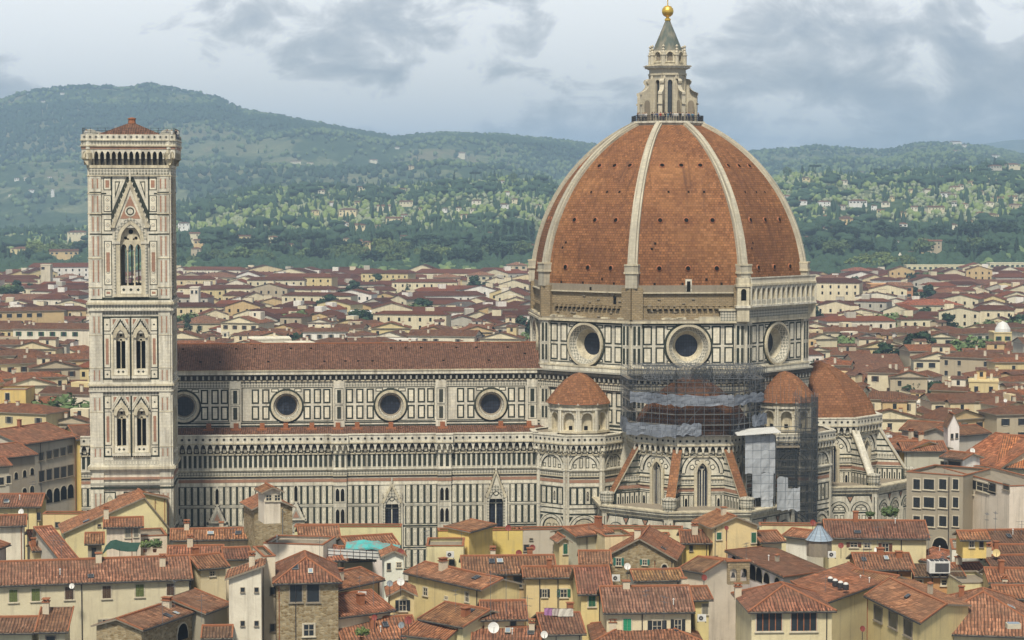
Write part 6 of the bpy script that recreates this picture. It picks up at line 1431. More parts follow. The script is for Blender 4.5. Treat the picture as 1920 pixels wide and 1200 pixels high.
    for px in pipes:
        r=ray(px,Ap[1]); Ow=A+Vector(l(0,w0,zb)); t=(Ow-Vector((0,0,HC))).dot(ff.N)/r.dot(ff.N); u=(Vector((0,0,HC))+r*t-Ow).dot(U)
        g=MB(); g.tube(ff(u,0,.12),ff(u,ze-zb-.3,.12),.08,'iron',6); g.build('downpipe',root)
    tag(root,label,cat,group or 'foreground houses'); HOUSES.append((root,A,L,D,zr,l)); return root
# far left
H('long cream house with six shuttered windows under a wide red roof',(-30,1099),(362,1085),18.5,15,'g','cream','r',[(25,1117,15,23,'c','o'),(67,1115,15,23,'c','o'),(130,1112,15,23,'c','b'),(200,1110,15,23,'c','b'),(262,1107,15,23,'c','o'),(320,1105,14,22,'c','b'),(199,1172,15,22,'o','y'),(262,1171,14,22,'c','y')],ch=[(.55,.45),(.86,.3)],pipes=(153,357))
H('low cream house with a mossy brown roof in the bottom left corner',(-20,1187),(66,1186),15.5,9,'g','cream','b',[])
H('narrow cream lean-to with brown roof beside the mossy low house',(64,1185),(128,1184),15.6,7,'s','cream','d',[(95,1197,16,8,'d')],ch=[(.2,.8)])
H('round ended stone house with a sloping red roof and arched opening',(268,1181),(378,1143),17.5,8,'g','stone','r',[(342,1184,14,30,'a')],ch=[(.75,.4)])
H('tall pale grey house with a short dark roof at the left edge',(-25,987),(50,985),21,8,'g','pale','d',[],ch=[])
H('small grey house with one red slope cut off by the left edge',(-20,1036),(20,1020),22.5,6,'g','grey','r',[],ch=[])
H('yellow house with mottled roof and a white dish, left of the yellow wall',(-10,951),(78,950),18.5,11,'g','yellow','d',[(11,967,6,8,'d'),(73,968,6,14,'d')],ch=[])
H('long flat yellow wall of a house with two square windows',(80,964),(196,964),18,3,'f','yellow','r',[(108,984,8,9,'d'),(138,976,9,7,'d')])
H('cream house with lopsided gable end below the bell tower',(116,1000),(320,992),18.2,11,'G','lemon','o',[(186,985,4,4,'d')],rise=5.6,apex=.76,ch=[])
H('yellow house with shallow gable right at the foot of the bell tower',(227,938),(319,934),21.5,9,'G','yellow','o',[],rise=1.2,apex=.45,ch=[])
H('small cream dormer house with bright red roof and pale shutters',(193,989),(270,987),21.5,7,'g','pale','o',[(240,999,10,17,'c','y'),(255,998,8,17,'c','y')],ch=[(.08,.5)])
H('flat roofed white terrace house with green plants along its parapet',(262,1006),(313,1004),19.5,8,'f','pale','r',[(275,1017,8,12,'d'),(294,1016,12,13,'w')])
H('small red roof between the pale grey house and the yellow wall',(56,1012),(110,1009),18,7,'g','dim','d',[],ch=[])
H('cream house with double dark window below a narrow red roof',(60,1033),(128,1029),18.2,6,'g','yellow','d',[(99,1046,20,20,'o','k')],ch=[(.1,.3)])
H('house with a long steep red slope among the left roofs',(116,1055),(152,1052),18,16,'g','grey','r',[],apex=.9,rise=3.6,ch=[])
H('beige house with black doorway beside the green awning',(158,1020),(196,1019),18.5,8,'g','dim','r',[(176,1036,8,18,'d')],ch=[])
H('house with two long red roofs stepping down right of the bell tower foot',(318,1013),(474,1010),19.5,8,'g','cream','r',[],ch=[(.2,.5),(.62,.6)])
H('lower brown roofed house behind the long cream house',(312,1043),(420,1041),18.5,7,'g','pale','r',[],ch=[(.4,.5)])
H('small olive walled house with white framed square window',(372,1067),(432,1062),19,9,'g','lemon','r',[(398,1075,9,9,'w')],ch=[(.3,.6)])
H('brown roofed house in front of the stone tower',(419,1049),(474,1047),18.5,8,'g','cream','d',[],ch=[])
H('small house with red shed roof at the foot of the tall cream wall',(386,1150),(436,1132),17.5,6,'s','dim','r',[],ch=[])
H('dark brown roofed low house at the bottom beside the tall cream wall',(376,1197),(436,1196),15,7,'g','dim','k',[],ch=[])
# stone tower and its neighbours
H('square brown stone tower with a cream rooftop cabin',(472,955),(556,951),25,9,'G','stone','o',[(504,952,6,7,'d')],rise=1.6,apex=.5,name='stone_tower',cat='tower',ch=[])
H('cream rooftop cabin with two windows standing on the stone tower',(490,924),(534,922),30,5,'G','pale','o',[(504,933,11,11,'w'),(520,933,11,11,'w')],rise=.8,zb=25.2,ch=[],name='rooftop_cabin',cat='cabin')
H('tall narrow cream house with four tiny windows and slanting red top',(421,1086),(497,1085),22,8,'sr','pale','o',[(455,1106,5,8,'d'),(481,1106,5,8,'d'),(455,1169,6,9,'d'),(481,1169,6,9,'d')],rise=1.9,ch=[(.65,.5)])
H('cream wing with grey windows between the tall wall and stone house',(494,1044),(516,1043),24,9,'f','pale','r',[(511,1108,8,14,'d'),(511,1177,8,14,'d')])
H('white parapet house stepping down behind the stone house',(494,1019),(606,1022),21.5,8,'f','pale','r',[])
H('brown stone house with two tall glazed openings under a hipped roof',(511,1094),(642,1091),21,15,'h','stone','r',[(555,1112,22,33,'G'),(587,1112,22,33,'G'),(579,1181,20,22,'w')],rise=2.8,ch=[])
H('red roofed house behind the hipped stone house',(560,1012),(640,1010),19,10,'g','dim','r',[],ch=[])
H('orange roofed house right of the stone house roof',(606,1052),(646,1050),19,10,'g','dim','o',[],ch=[])
H('low house with wide brown roof below the turquoise sheeting',(638,1052),(706,1050),18,10,'g','dim','d',[],ch=[])
H('long low yellow parapet house in front of the nave',(552,988),(752,988),17.8,3,'f','lemon','r',[],ch=[])
H('roofless house wrapped in turquoise sheeting and white boards',(652,1030),(752,1024),18.3,9,'g','white','r',[(690,1040,22,6,'d')],ch=[],name='house_under_repair')
H('little white dormer house with a curved red roof and square window',(714,1044),(764,1043),20,6,'G','white','o',[(748,1059,9,9,'w'),(729,1062,5,12,'d')],rise=.9,ch=[])
H('yellow house with orange roof and air conditioner on its wall',(634,1106),(722,1086),18.5,9,'g','yellow','o',[(647,1118,4,16,'d')],ch=[(.35,.3)])
H('small yellow gabled dormer house with open black shutters',(724,1118),(784,1117),17.2,8,'G','yellow','o',[(755,1135,14,20,'o','k')],rise=1.1,ch=[])
H('wide low orange roof at the bottom centre left of the yellow dormer',(632,1158),(742,1144),15.8,13,'g','cream','o',[],ch=[(.6,.25)])
H('mottled orange roofed house at the bottom edge with a green shrub',(640,1203),(790,1196),13,13,'g','cream','o',[],ch=[(.45,.3)])
# centre
H('bright yellow house with blank wall and one raised red slope',(822,996),(980,994),19,3,'f','bright','r',[],ch=[],pipes=(857,))
H('raised gabled part on top of the bright yellow house',(882,997),(932,983),20.5,5,'s','bright','o',[],ch=[],rise=.6)
H('cream tower house with an air conditioner and one small window',(799,1024),(869,1024),19.5,8,'f','lemon','r',[(847,1054,9,10,'d')],ch=[])
H('ochre house with three grey framed windows under a long tiled roof',(866,1077),(1046,1075),18,12,'g','ochre','d',[(883,1087,14,18,'d'),(908,1090,15,20,'d'),(941,1091,15,20,'d'),(971,1091,15,20,'d')],ch=[(.35,.6),(.75,.7)],pipes=(900,))
H('big blank beige wall of a house behind the green shuttered dormer',(970,994),(1080,992),19,3,'f','grey','r',[(996,1011,3,3,'d'),(987,1027,9,11,'d'),(1042,1027,9,11,'d')])
H('tiny yellow dormer house with one dark green shutter',(1044,1017),(1074,1016),20,5,'G','yellow','o',[(1060,1029,8,19,'c','g')],rise=.8,ch=[])
H('yellow house with two windows with dark shutters and a washing line',(980,1083),(1086,1082),18.5,7,'g','yellow','d',[(1021,1112,10,15,'o','k'),(1057,1112,13,15,'o','g')],ch=[(.5,.5)],pipes=(1012,1046))
H('narrow white stepped house with patchy walls left of the washing line',(976,1066),(1004,1064),17.5,5,'f','pale','r',[])
H('yellow house with stained wall and a long slanting orange roof',(756,1073),(902,1106),18.2,8,'g','yellow','o',[(798,1109,8,14,'w'),(837,1121,6,5,'w'),(876,1119,7,18,'w'),(880,1171,8,20,'w')],ch=[(.3,.4)],pipes=(895,))
H('small brown roofed house below the ochre house',(901,1162),(991,1161),16,11,'g','lemon','d',[(962,1170,10,13,'d')],ch=[])
H('orange roofed low house left of the stained yellow house',(782,1160),(868,1176),15.5,11,'g','lemon','o',[],ch=[(.7,.3)])
H('dark ochre roofed house on the bottom edge left of the dish',(752,1190),(836,1200),14,9,'g','lemon','o',[],ch=[])
H('brown roofed house on the bottom edge beneath the large white dish',(882,1205),(1016,1206),13.5,9,'g','cream','d',[],ch=[(.85,.4)])
H('small house with brown roof right of the large white dish',(1016,1190),(1100,1188),15,12,'g','cream','b',[],ch=[(.8,.6)])
H('tall yellow house with a teal shutter under a square brown roof',(1083,1114),(1152,1113),18,12,'g','yellow','d',[(1110,1126,13,22,'c','g')],rise=3.0,ch=[],pipes=(1124,))
H('low red roofed house with white stone left of the stone gable',(1085,1058),(1148,1058),19,9,'g','cream','r',[],ch=[])
H('pale grey house with orange lean-to roof above the stone gable',(1080,1006),(1152,998),20,7,'g','grey','o',[],ch=[(.85,.4)])
H('cream stepped attic house behind the rough stone gable',(1134,1006),(1188,1004),20.3,7,'f','lemon','r',[])
H('house with yellow parapet directly below the apse arches',(1110,990),(1280,992),17.8,3,'f','lemon','r',[],ch=[])
H('peeling white wall of a house right of the cream attic',(1184,1004),(1256,1004),19,3,'f','pale','r',[])
H('rough stone house with broad gable and teal shuttered windows',(1128,1046),(1270,1050),18.5,14,'G','stone','o',[(1160,1053,10,14,'o','t'),(1209,1054,9,10,'o','t'),(1246,1062,10,8,'a')],rise=3.2,apex=.5,ch=[(.45,.2)])
H('white house with a tall green door and moss brown roof',(1188,1089),(1285,1087),18.5,7,'g','white','y',[(1253,1112,13,31,'c','G'),(1217,1100,7,7,'c','o')],ch=[],pipes=(1271,))
H('cream house with bright green shutter and open dark windows',(1131,1149),(1304,1147),17,12,'g','cream','b',[(1176,1172,15,24,'c','G'),(1232,1174,18,22,'o','k'),(1271,1172,14,22,'o','k')],rise=2.6,ch=[(.3,.5),(.95,.6)],pipes=(1204,))
H('narrow cream house with a shuttered window and small red roof',(1298,1125),(1338,1124),18,8,'g','yellow','r',[(1322,1142,11,19,'c','y')],ch=[])
H('pale house with sloping white metal roof edge',(1270,1066),(1318,1074),19,9,'g','pale','b',[],ch=[])
H('red roofed bottom edge house in front of the green shutter house',(1110,1204),(1320,1203),13.5,13,'h','cream','r',[],ch=[(.2,.3)])
H('dark yellow house with brown roof in front of the apse',(1276,1018),(1336,1018),19,9,'g','bright','d',[(1296,1028,3,10,'d')],ch=[(.5,.4)],pipes=(1325,))
H('yellow terrace house with gable, two green shutters and a sun umbrella',(1333,990),(1428,986),21.5,9,'G','yellow','o',[(1348,1005,9,13,'c','g'),(1413,1008,9,19,'c','g'),(1342,1050,7,15,'d'),(1367,1054,12,12,'w')],rise=1.7,ch=[(.45,.5)])
H('red roofed lower house between the arcaded building and white house',(1300,1062),(1352,1068),18,7,'g','lemon','r',[(1322,1071,5,10,'d')],ch=[])
H('white arcaded loggia building under a very broad brown roof',(1359,1032),(1469,1082),19.5,(1558,1050),'s','white','d',[(1377,1050,7,16,'a'),(1389,1056,7,18,'a'),(1400,1065,8,32,'a'),(1412,1071,8,32,'a'),(1424,1077,8,28,'a'),(1438,1084,8,20,'a'),(1458,1090,8,14,'a')],rise=-1.6,ch=[(.5,.5)])
H('cream corner house with two large glazed openings under a hipped roof',(1403,1147),(1569,1145),19,14,'h','lemon','r',[(1442,1165,48,36,'B'),(1507,1165,48,36,'B')],rise=2.5,ch=[(.03,.75)],pipes=(1550,))
H('salmon roofed house with four round blue rooflights',(1546,1131),(1655,1092),18.5,(1590,1066),'s','lemon','s',[],rise=1.0,ch=[])
H('brown roofed house in front of the glass pyramid',(1426,1017),(1474,1015),19,8,'g','cream','d',[],ch=[])
H('white gabled dormer house left of the glass pyramid',(1465,1004),(1515,1010),19,6,'g','white','o',[],ch=[])
H('low yellow parapet house with roof tiles right of the terrace house',(1424,985),(1600,987),17.5,3,'f','lemon','r',[],ch=[])
H('cream house with a long brown roof and potted palm above its corner',(1548,1008),(1744,1010),19.5,13,'g','lemon','d',[(1601,1021,14,9,'o','r'),(1626,1022,12,9,'w'),(1660,1026,13,15,'o','r')],ch=[(.32,.5)],pipes=(1690,))
H('orange house with brown roof left of the white rooftop unit',(1606,1068),(1717,1068),18,11,'g','orange','d',[(1685,1083,10,11,'d')],ch=[(.5,.5),(.8,.4)])
H('flat grey roofed orange house carrying a white rooftop unit',(1714,1080),(1812,1081),17.8,8,'s','orange','k',[(1723,1094,13,15,'w'),(1775,1092,20,10,'w')],rise=.6,ch=[],pipes=(1748,))
H('yellow house with large roof and three white framed windows',(1620,1116),(1726,1168),19,(1822,1134),'g','yellow','o',[(1647,1151,10,26,'d'),(1675,1163,10,28,'d'),(1703,1178,10,28,'d')],rise=1.3,ch=[(.55,.7)])
H('low house with layered red roofs left of the large yellow house',(1566,1090),(1650,1104),18,9,'g','cream','o',[],ch=[])
H('yellow walled house with pale metal coping behind the large roof',(1804,1094),(1869,1093),18,10,'f','lemon','f',[],ch=[])
H('red hipped roof house in the bottom right corner with a rooflight',(1709,1186),(1985,1196),15.8,22,'h','cream','r',[],rise=4.2,ch=[(.35,.6)])
H('cream house with two short red roofs at the right edge',(1853,1092),(1960,1093),19.5,9,'g','yellow','r',[],ch=[(.3,.4)])
H('house with red slope and long cream parapet at the right edge',(1866,1122),(1960,1123),18,8,'g','lemon','r',[],ch=[(.3,.6)])
H('patchy white terrace house with a small yellow rooftop room',(1785,1030),(1863,1032),20,10,'f','white','r',[(1798,1048,4,14,'d')],ch=[])
H('small yellow rooftop room with a red roof on the white terrace house',(1800,1012),(1858,1012),23,6,'g','bright','o',[(1822,1020,9,12,'w'),(1840,1020,7,12,'d')],zb=20.1,ch=[],name='rooftop_room',cat='cabin')
H('dark brown roofed house in the right hand group, uppermost slope',(1845,1023),(1960,1021),19,11,'g','yellow','k',[],ch=[])
H('dark brown roofed house in the right hand group, middle slope',(1850,1037),(1960,1037),18.6,6,'g','yellow','b',[],ch=[(.2,.3)])
H('dark brown roofed house in the right hand group, lowest slope',(1858,1064),(1960,1062),18.2,8,'g','cream','k',[(1900,1071,10,8,'d')],ch=[(.1,.5)])
H('red roofed house in front of the white terrace house',(1708,1046),(1800,1066),16,9,'g','cream','o',[],ch=[])
H('low red roof house between white rooftop unit and the right edge',(1795,1088),(1862,1086),17,11,'g','cream','r',[],ch=[(.4,.5)])
H('yellow house with brown shutters under a long red roof on the right',(1803,950),(1965,986),20,11,'g','yellow','r',[(1817,972,7,15,'c','r'),(1846,977,7,15,'c','r'),(1868,982,13,16,'c','r'),(1891,986,13,10,'c','r'),(1912,990,9,10,'c','r'),(1817,998,8,8,'c','r')],ch=[(.6,.5)])
H('large dark beige palazzo with rows of shuttered windows beside the apse',(1700,885),(1806,893),27,12,'f','dim','r',[(x,y,w_,19,'c','k') for x,w_ in ((1719,11),(1742,17),(1768,12),(1792,9)) for y in (908,942,977)]+[(1763,1024,26,32,'a')],ch=[],pipes=(1780,))
H('pale modern stepped terrace house above the dark palazzo',(1760,876),(1893,912),26.5,9,'f','pale','r',[(1817,918,10,13,'w'),(1843,913,13,16,'o','k'),(1861,913,7,14,'d'),(1887,913,6,10,'d')])
H('white glazed penthouse on the pale terrace house',(1761,857),(1806,862),28,6,'g','white','b',[(1770,872,8,11,'d'),(1790,874,18,17,'d')],zb=22,ch=[],name='penthouse',cat='cabin')
H('cream wall house below the big salmon roof',(1866,876),(1965,880),22,22,'g','cream','s',[],rise=5.2,ch=[])
H('broad salmon roofed hall behind the pale penthouse',(1788,862),(1875,878),22,20,'g','cream','s',[],rise=5.0,ch=[])
H('yellow house with overhanging orange roof right of the east apse',(1640,836),(1697,846),23,12,'g','bright','o',[(1668,852,5,10,'d'),(1682,851,5,14,'d')],ch=[(.4,.5)])
H('cream house with brown double roof behind the pale penthouse',(1692,846),(1778,846),23,10,'g','grey','d',[],ch=[(.5,.5)])
H('tiny white bell cote house with a steep green capped gable',(1776,802),(1801,802),27,5,'G','white','y',[(1785,818,4,9,'d'),(1794,817,4,9,'d')],rise=2.9,ch=[],oh=.2,name='bell_cote',cat='bell cote')
H('brown roofed row house behind the white bell cote',(1685,806),(1785,812),22,11,'g','grey','d',[(1719,820,8,10,'d'),(1752,820,8,8,'d')],ch=[])
H('brown roofed row house right of the white bell cote',(1785,818),(1860,812),22,10,'g','grey','d',[],ch=[])
# left middle distance
H('grey palazzo with three rows of tall windows left of the bell tower',(44,834),(148,818),20.5,18,'g','grey','r',[(77,856,6,14,'d'),(92,853,6,14,'d'),(105,850,6,14,'d'),(118,847,6,14,'d'),(131,843,6,14,'d'),(78,893,7,20,'d'),(92,890,7,20,'d'),(106,887,7,20,'d'),(119,885,7,20,'d'),(132,882,7,20,'d'),(92,930,8,26,'a'),(106,928,8,26,'a'),(119,924,8,26,'a'),(132,921,8,26,'a')],ch=[(.5,.5)])
H('dark grey side house joined to the palazzo on its left',(-20,862),(72,852),19.8,14,'g','dim','d',[(30,892,5,13,'a'),(46,888,5,13,'a'),(60,884,5,13,'a'),(46,925,6,20,'a'),(60,921,6,20,'a')],ch=[])
H('grey blue house with shuttered windows at the left edge',(-20,876),(24,873),21,9,'g','grey','d',[(3,902,7,14,'c','k'),(16,899,7,14,'c','k')],ch=[])
H('yellow palace between the grey palazzo and the bell tower',(143,824),(186,822),20,16,'g','bright','d',[(169,857,8,20,'d'),(169,897,8,26,'d')],ch=[])
H('yellow house with a balcony at the left edge above the palazzo',(-15,731),(48,731),21,12,'f','bright','r',[(14,744,8,14,'c','k'),(15,765,9,12,'a')])
# ================= SCAFFOLDING on the south tribune =================
sc_=tag(empty('scaffolding',tuple(L2W(0,-31.2,0)),ROT),'steel tube scaffolding wrapped in grey sheets around the south tribune dome','scaffolding')
def tri_face(R0,phi,c=(0,0)): 
    return Fr((c[0]+R0*math.cos(phi),c[1]+R0*math.sin(phi),0),(-math.sin(phi),math.cos(phi),0)),R0*math.tan(R(22.5))
random.seed(9)
for k,ph in enumerate((-180,-135,-90,-45,0)):
    g=MB()
    for R0,top in ((11.6,42.8),(12.8,42.8)):
        fr,hs=tri_face(R0,R(ph)); n=6
        for i in range(n+1):
            u=-hs+2*hs*i/n; g.tube(fr(u,30.9,0),fr(u,top+random.uniform(-.3,.5),0),.05,'steel',4)
        for j in range(7): z=31.2+j*1.95; g.tube(fr(-hs,z,0),fr(hs,z,0),.045,'steel',4); g.tube(fr(-hs,z+1,0),fr(hs,z+1,0),.03,'steel',4)
        for i in range(n): g.tube(fr(-hs+2*hs*i/n,31.2+2*(i%6),0),fr(-hs+2*hs*(i+1)/n,33.1+2*(i%6),0),.03,'steel',4)
    for j in range(6):
        z=31.1+j*1.95; a,hs=tri_face(11.7,R(ph)); g.fbox(a,-hs,z,hs,z+.08,0,1.05,'greys')
    g.build('scaffold_bay',sc_)
# sheets
def sheet(fr,u0,u1,v0,v1,n,parent,mat='tarp',nu=10,nv=4,amp=.07,seed=0,name='tarpaulin'):
    g=MB(); r=random.Random(seed); P=[[fr(u0+(u1-u0)*i/nu,v0+(v1-v0)*j/nv+(r.uniform(-.25,.25) if j in(0,nv) else 0),n+r.uniform(-amp,amp)) for i in range(nu+1)] for j in range(nv+1)]
    for j in range(nv):
        for i in range(nu): g.poly([P[j][i],P[j][i+1],P[j+1][i+1],P[j+1][i]],mat)
    return g.build(name,parent)
for ph,a,b,z0,z1,s in ((-135,-.9,1,36.8,38.8,1),(-90,-1,1,36.6,38.6,2),(-45,-1,.8,36.7,38.5,3),(-135,-1.05,1.05,30.9,33.2,4),(-90,-1,-.1,31.3,33.4,5),(-45,.1,1,32.4,34.6,6),(-180,-.9,1,31,33.6,7)):
    fr,hs=tri_face(12.95,R(ph)); sheet(fr,a*hs,b*hs,z0,z1,0,sc_,'tarpd',seed=s)
# lattice girders carrying the temporary roof
g=MB()
for y in (-13,-9.5,-6,-2.5):
    for z in (41.6,43.6): g.tube((-10.5,y,z),(10.5,y,z),.07,'steel',4)
    for i in range(14):
        x=-10.5+i*1.5; g.tube((x,y,41.6),(x+.75,y,43.6),.045,'steel',4); g.tube((x+.75,y,43.6),(x+1.5,y,41.6),.045,'steel',4); g.tube((x,y,41.6),(x,y,43.6),.04,'steel',4)
for i in range(15):
    x=-10.5+i*1.5
    for z in (41.6,43.6): g.tube((x,-13,z),(x,-2.5,z),.045,'steel',4)
for i in range(40):
    x=random.uniform(-10.5,9.5); y=random.choice((-13.1,-6)); g.tube((x,y,40.5),(x+random.uniform(-1.5,1.5),y,random.uniform(43,44.3)),.035,'steel',4)
g.build('lattice_girder',sc_)
fr,hs=tri_face(13.0,R(-90)); sheet(fr,-2.5,1.5,41.5,43.7,.1,sc_,'net',seed=14,name='netting')
sheet(fr,-hs,hs,38.8,43.2,-.6,sc_,'net',seed=12,name='netting'); sheet(fr,-hs,hs,31,38.7,-1.0,sc_,'netl',seed=22,name='netting')
fr,hs=tri_face(13.0,R(-135)); sheet(fr,-hs,hs,38.8,43,-.6,sc_,'net',seed=13,name='netting'); sheet(fr,-hs,hs,31,38.7,-1.0,sc_,'netl',seed=23,name='netting')
fr,hs=tri_face(13.0,R(-45)); sheet(fr,-hs,hs,31,43,-.6,sc_,'net',seed=15,name='netting')
# hoist shaft sheeted in grey with a white sheet roof, right of the tribune
ht=tag(empty('hoist_tower',tuple(L2W(10.3,-44.2,0)),ROT),'tall hoist shaft hung with grey tarpaulins under a thin white roof','scaffolding')
fr=Fr((0,0,0),(1,0,0))
g=MB()
for x in (-2.6,-.9,.9,2.6):
    for y in (0,3.5): g.tube((x,y,17.4),(x,y,31.6),.06,'steel',4)
for z in [18+i*1.5 for i in range(9)]: 
    for y in (0,3.5): g.tube((-2.6,y,z),(2.6,y,z),.045,'steel',4)
g.build('scaffold_bay',ht)
sheet(fr,-2.9,2.6,24.5,31.3,.3,ht,seed=31,nv=8,nu=8,amp=.05); sheet(fr,-1.6,2.3,20,24.6,.4,ht,seed=32,nv=6,nu=6,amp=.05); sheet(fr,0,2.2,17.8,20.3,.5,ht,seed=33,nv=4,nu=4,amp=.08)
fs=Fr((2.8,0,0),(0,1,0)); sheet(fs,0,3.6,20,31.3,0,ht,seed=34,nv=8,nu=5,amp=.08)
sheet(fr,3.0,5.0,17.6,23.6,.3,ht,seed=35,nv=5,nu=4,amp=.06); sheet(fr,5.0,7.2,17.6,21.7,.35,ht,seed=36,nv=5,nu=4,amp=.06)
g=MB(); g.poly([(-4.6,-1.5,31.5),(3.4,-1.5,32.0),(3.4,4.5,32.3),(-4.6,4.5,31.9)],'pale'); g.poly([(-4.6,-1.5,31.35),(3.4,-1.5,31.85),(3.4,-1.5,32.0),(-4.6,-1.5,31.5)],'pale'); g.poly([(-4.6,4.5,31.75),(3.4,4.5,32.15),(3.4,-1.5,31.85),(-4.6,-1.5,31.35)],'pale'); g.build('sheet_roof',ht)
# netted scaffold tower in front of the eastern exedra
nt=tag(empty('scaffold_tower',tuple(L2W(20.5,-30.3,0)),ROT),'dark netted scaffold tower standing before the right exedra turret','scaffolding')
def stower(x0,x1,y0,y1,z0,z1,step,parent,netm=True,rail=None):
    g=MB(); nx=max(1,round((x1-x0)/step)); ny=max(1,round((y1-y0)/step))
    for i in range(nx+1):
        for j in range(ny+1):
            if 0<i<nx and 0<j<ny: continue
            x=x0+(x1-x0)*i/nx; y=y0+(y1-y0)*j/ny; g.tube((x,y,z0),(x,y,z1+random.uniform(0,.8)),.06,'steel',4)
    z=z0+1
    while z<z1:
        for a,b in (((x0,y0),(x1,y0)),((x1,y0),(x1,y1)),((x0,y0),(x0,y1))): g.tube(a+(z,),b+(z,),.045,'steel',4); g.tube(a+(z+1,),b+(z+1,),.03,'steel',4)
        g.box((x0,y0,z-.05),(x1,y0+1.0,z+.03),'greys'); z+=2
    g.tube((x0,y0,z0+3),(x1,y0,z1-4),.05,'steel',4)
    g.build('scaffold_bay',parent)
    if netm:
        sheet(Fr((x0,y0-.15,0),(1,0,0)),0,x1-x0,z0,z1,0,parent,'net',seed=int(z1),nu=6,nv=8,name='netting'); sheet(Fr((x1+.1,y0,0),(0,1,0)),0,y1-y0,z0,z1,0,parent,'net',seed=int(z1)+1,nu=4,nv=8,name='netting')
stower(-7.5,-.4,0,3,0,28.5,1.8,nt); stower(0,3.3,-.5,5,0,37,1.3,nt)
g=MB(); 
for z in (28.6,29.2,30.6,31.4): g.tube((-9,-.3,z),(0,-.3,z),.08,'steel',4)
for i in range(7): g.tube((-9+i*1.5,-.3,27.2),(-8+i*1.5,-.3,31.8),.05,'steel',4)
g.box((-9,-.4,27.4),(0,1.5,27.7),'greys'); g.build('guard_rail',nt)
g=MB(); 
for i in range(12): x=-6.8+i*.8; g.tube((x,4,34),(x,4,random.uniform(37,41)),.03,'steel',4)
g.build('scaffold_pole',nt)
# ================= PEOPLE =================
def person_mesh(pose):
    # joints as one connected skeleton, skinned into one continuous body
    J={'pel':(0,0,.95),'chest':(0,-.01,1.3),'neck':(0,0,1.48),'head':(0,-.02,1.60),'top':(0,-.02,1.74)}
    arms={0:[(.2,0,1.42),(.26,-.03,1.15),(.24,-.12,.92)],1:[(.2,0,1.42),(.25,-.16,1.18),(.12,-.36,1.12)],2:[(.2,0,1.42),(.28,-.12,1.28),(.10,-.24,1.56)]}[pose]
    V=list(J.values()); E=[(0,1),(1,2),(2,3),(3,4)]; rads=[.15,.165,.06,.095,.07]
    for s in (-1,1):
        prev=1
        for p,r in zip(arms,(.07,.048,.036)): V.append((p[0]*s,p[1],p[2])); E.append((prev,len(V)-1)); prev=len(V)-1; rads.append(r)
        prev=0
        for p,r in (((.1,0,.88),.095),((.11,-.02,.48),.062),((.11,.01,.08),.045),((.12,-.14,.04),.04)): V.append((p[0]*s,p[1],p[2])); E.append((prev,len(V)-1)); prev=len(V)-1; rads.append(r)
    me=bpy.data.meshes.new('sk'); me.from_pydata(V,E,[]); o=bpy.data.objects.new('sk',me); COL.objects.link(o)
    m=o.modifiers.new('s','SKIN'); 
    for i,sv in enumerate(me.skin_vertices[0].data): sv.radius=(rads[i],rads[i]*(.75 if i<2 else 1)); sv.use_root=(i==0)
    o.modifiers.new('b','SUBSURF').levels=1
    dg=bpy.context.evaluated_depsgraph_get(); ev=o.evaluated_get(dg); b=bpy.data.meshes.new_from_object(ev); bpy.data.objects.remove(o); bpy.data.meshes.remove(me)
    b.name='body'; b.materials.clear()
    for k in('skin','cloth','trouser'): b.materials.append(M[k])
    for p in b.polygons:
        z=p.center.z; p.material_index=0 if z>1.47 or (abs(p.center.x)>.18 and z<1.0 and pose==0) else (1 if z>.93 else 2); p.use_smooth=True
    return b
M['skin']=material('skin',lambda t:(.50,.30,.21),.6,.3); M['trouser']=material('denim_and_dark_cloth',lambda t:t.mix(t.N('ShaderNodeObjectInfo').outputs['Random'],(.02,.022,.03),(.06,.08,.13)),.9,.1)
PM=[person_mesh(i) for i in range(3)]
g=MB(); g.lathe((0,.012,1.66),[(.085,-.09),(.105,-.02),(.10,.06),(.06,.11),(0,.125)],'paint',10); HAIR=g.mesh('hair',True)
CL=[((.02,.02,.025),'black'),((.60,.60,.58),'white'),((.05,.08,.18),'navy'),((.30,.31,.33),'grey'),((.35,.06,.05),'red'),((.10,.22,.32),'blue'),((.45,.38,.26),'beige'),((.16,.20,.12),'green')]
def person(p,rz,pose,ci,label,group):
    o=empty('person',p,rz); inst('body',PM[pose],o,color=CL[ci][0]); inst('hair',HAIR,o,color=random.choice([(.02,.015,.01),(.08,.05,.03),(.25,.17,.08)])); tag(o,label,'person',group)
random.seed(31)
POSE=['arms down','leaning forward','raising camera']
faces=[(-90,[-2.3,-1.75,-1.35,-.8,-.35,.1,.55,1.0,1.6,2.1]),(-135,[-2.2,-1.5,-1.1,-.5,.9,1.5,2.1]),(-45,[-1.9,-1.4,-.9,-.3,.2,1.9]),(180,[1.4,2.1])]
wh={-90:'front side',-135:'left side',-45:'right side',180:'far left'}
for ph,us in faces:
    for i,u in enumerate(us):
        f,hs=octf(0,0,6.35,R(ph)); q=f(u,89.25,random.uniform(-.35,0)); po=random.randrange(3); ci=random.choice((0,0,1,1,2,3,4,5,6)); a=R(ph)+R(90)+ROT
        person(tuple(L2W(q.x,q.y,q.z)),a+random.uniform(-.4,.4),po,ci,f'{CL[ci][1]} shirted visitor {POSE[po]}, {ORD[i]} from left on lantern platform {wh[ph]}','visitors on the dome')
for i,(u,n) in enumerate(((6.4,-8.1),(7.2,-8.2),(7.9,-8.0),(8.1,-6.5),(-7.6,-8.1))):
    ci=random.choice((0,1,2,3)); person(tuple(L2W(-102+u,-35.95+n,84.4)),random.uniform(-.5,.5),0,ci,f'{CL[ci][1]} shirted visitor on top of the bell tower, {ORD[i]} by the railing','visitors on the bell tower')
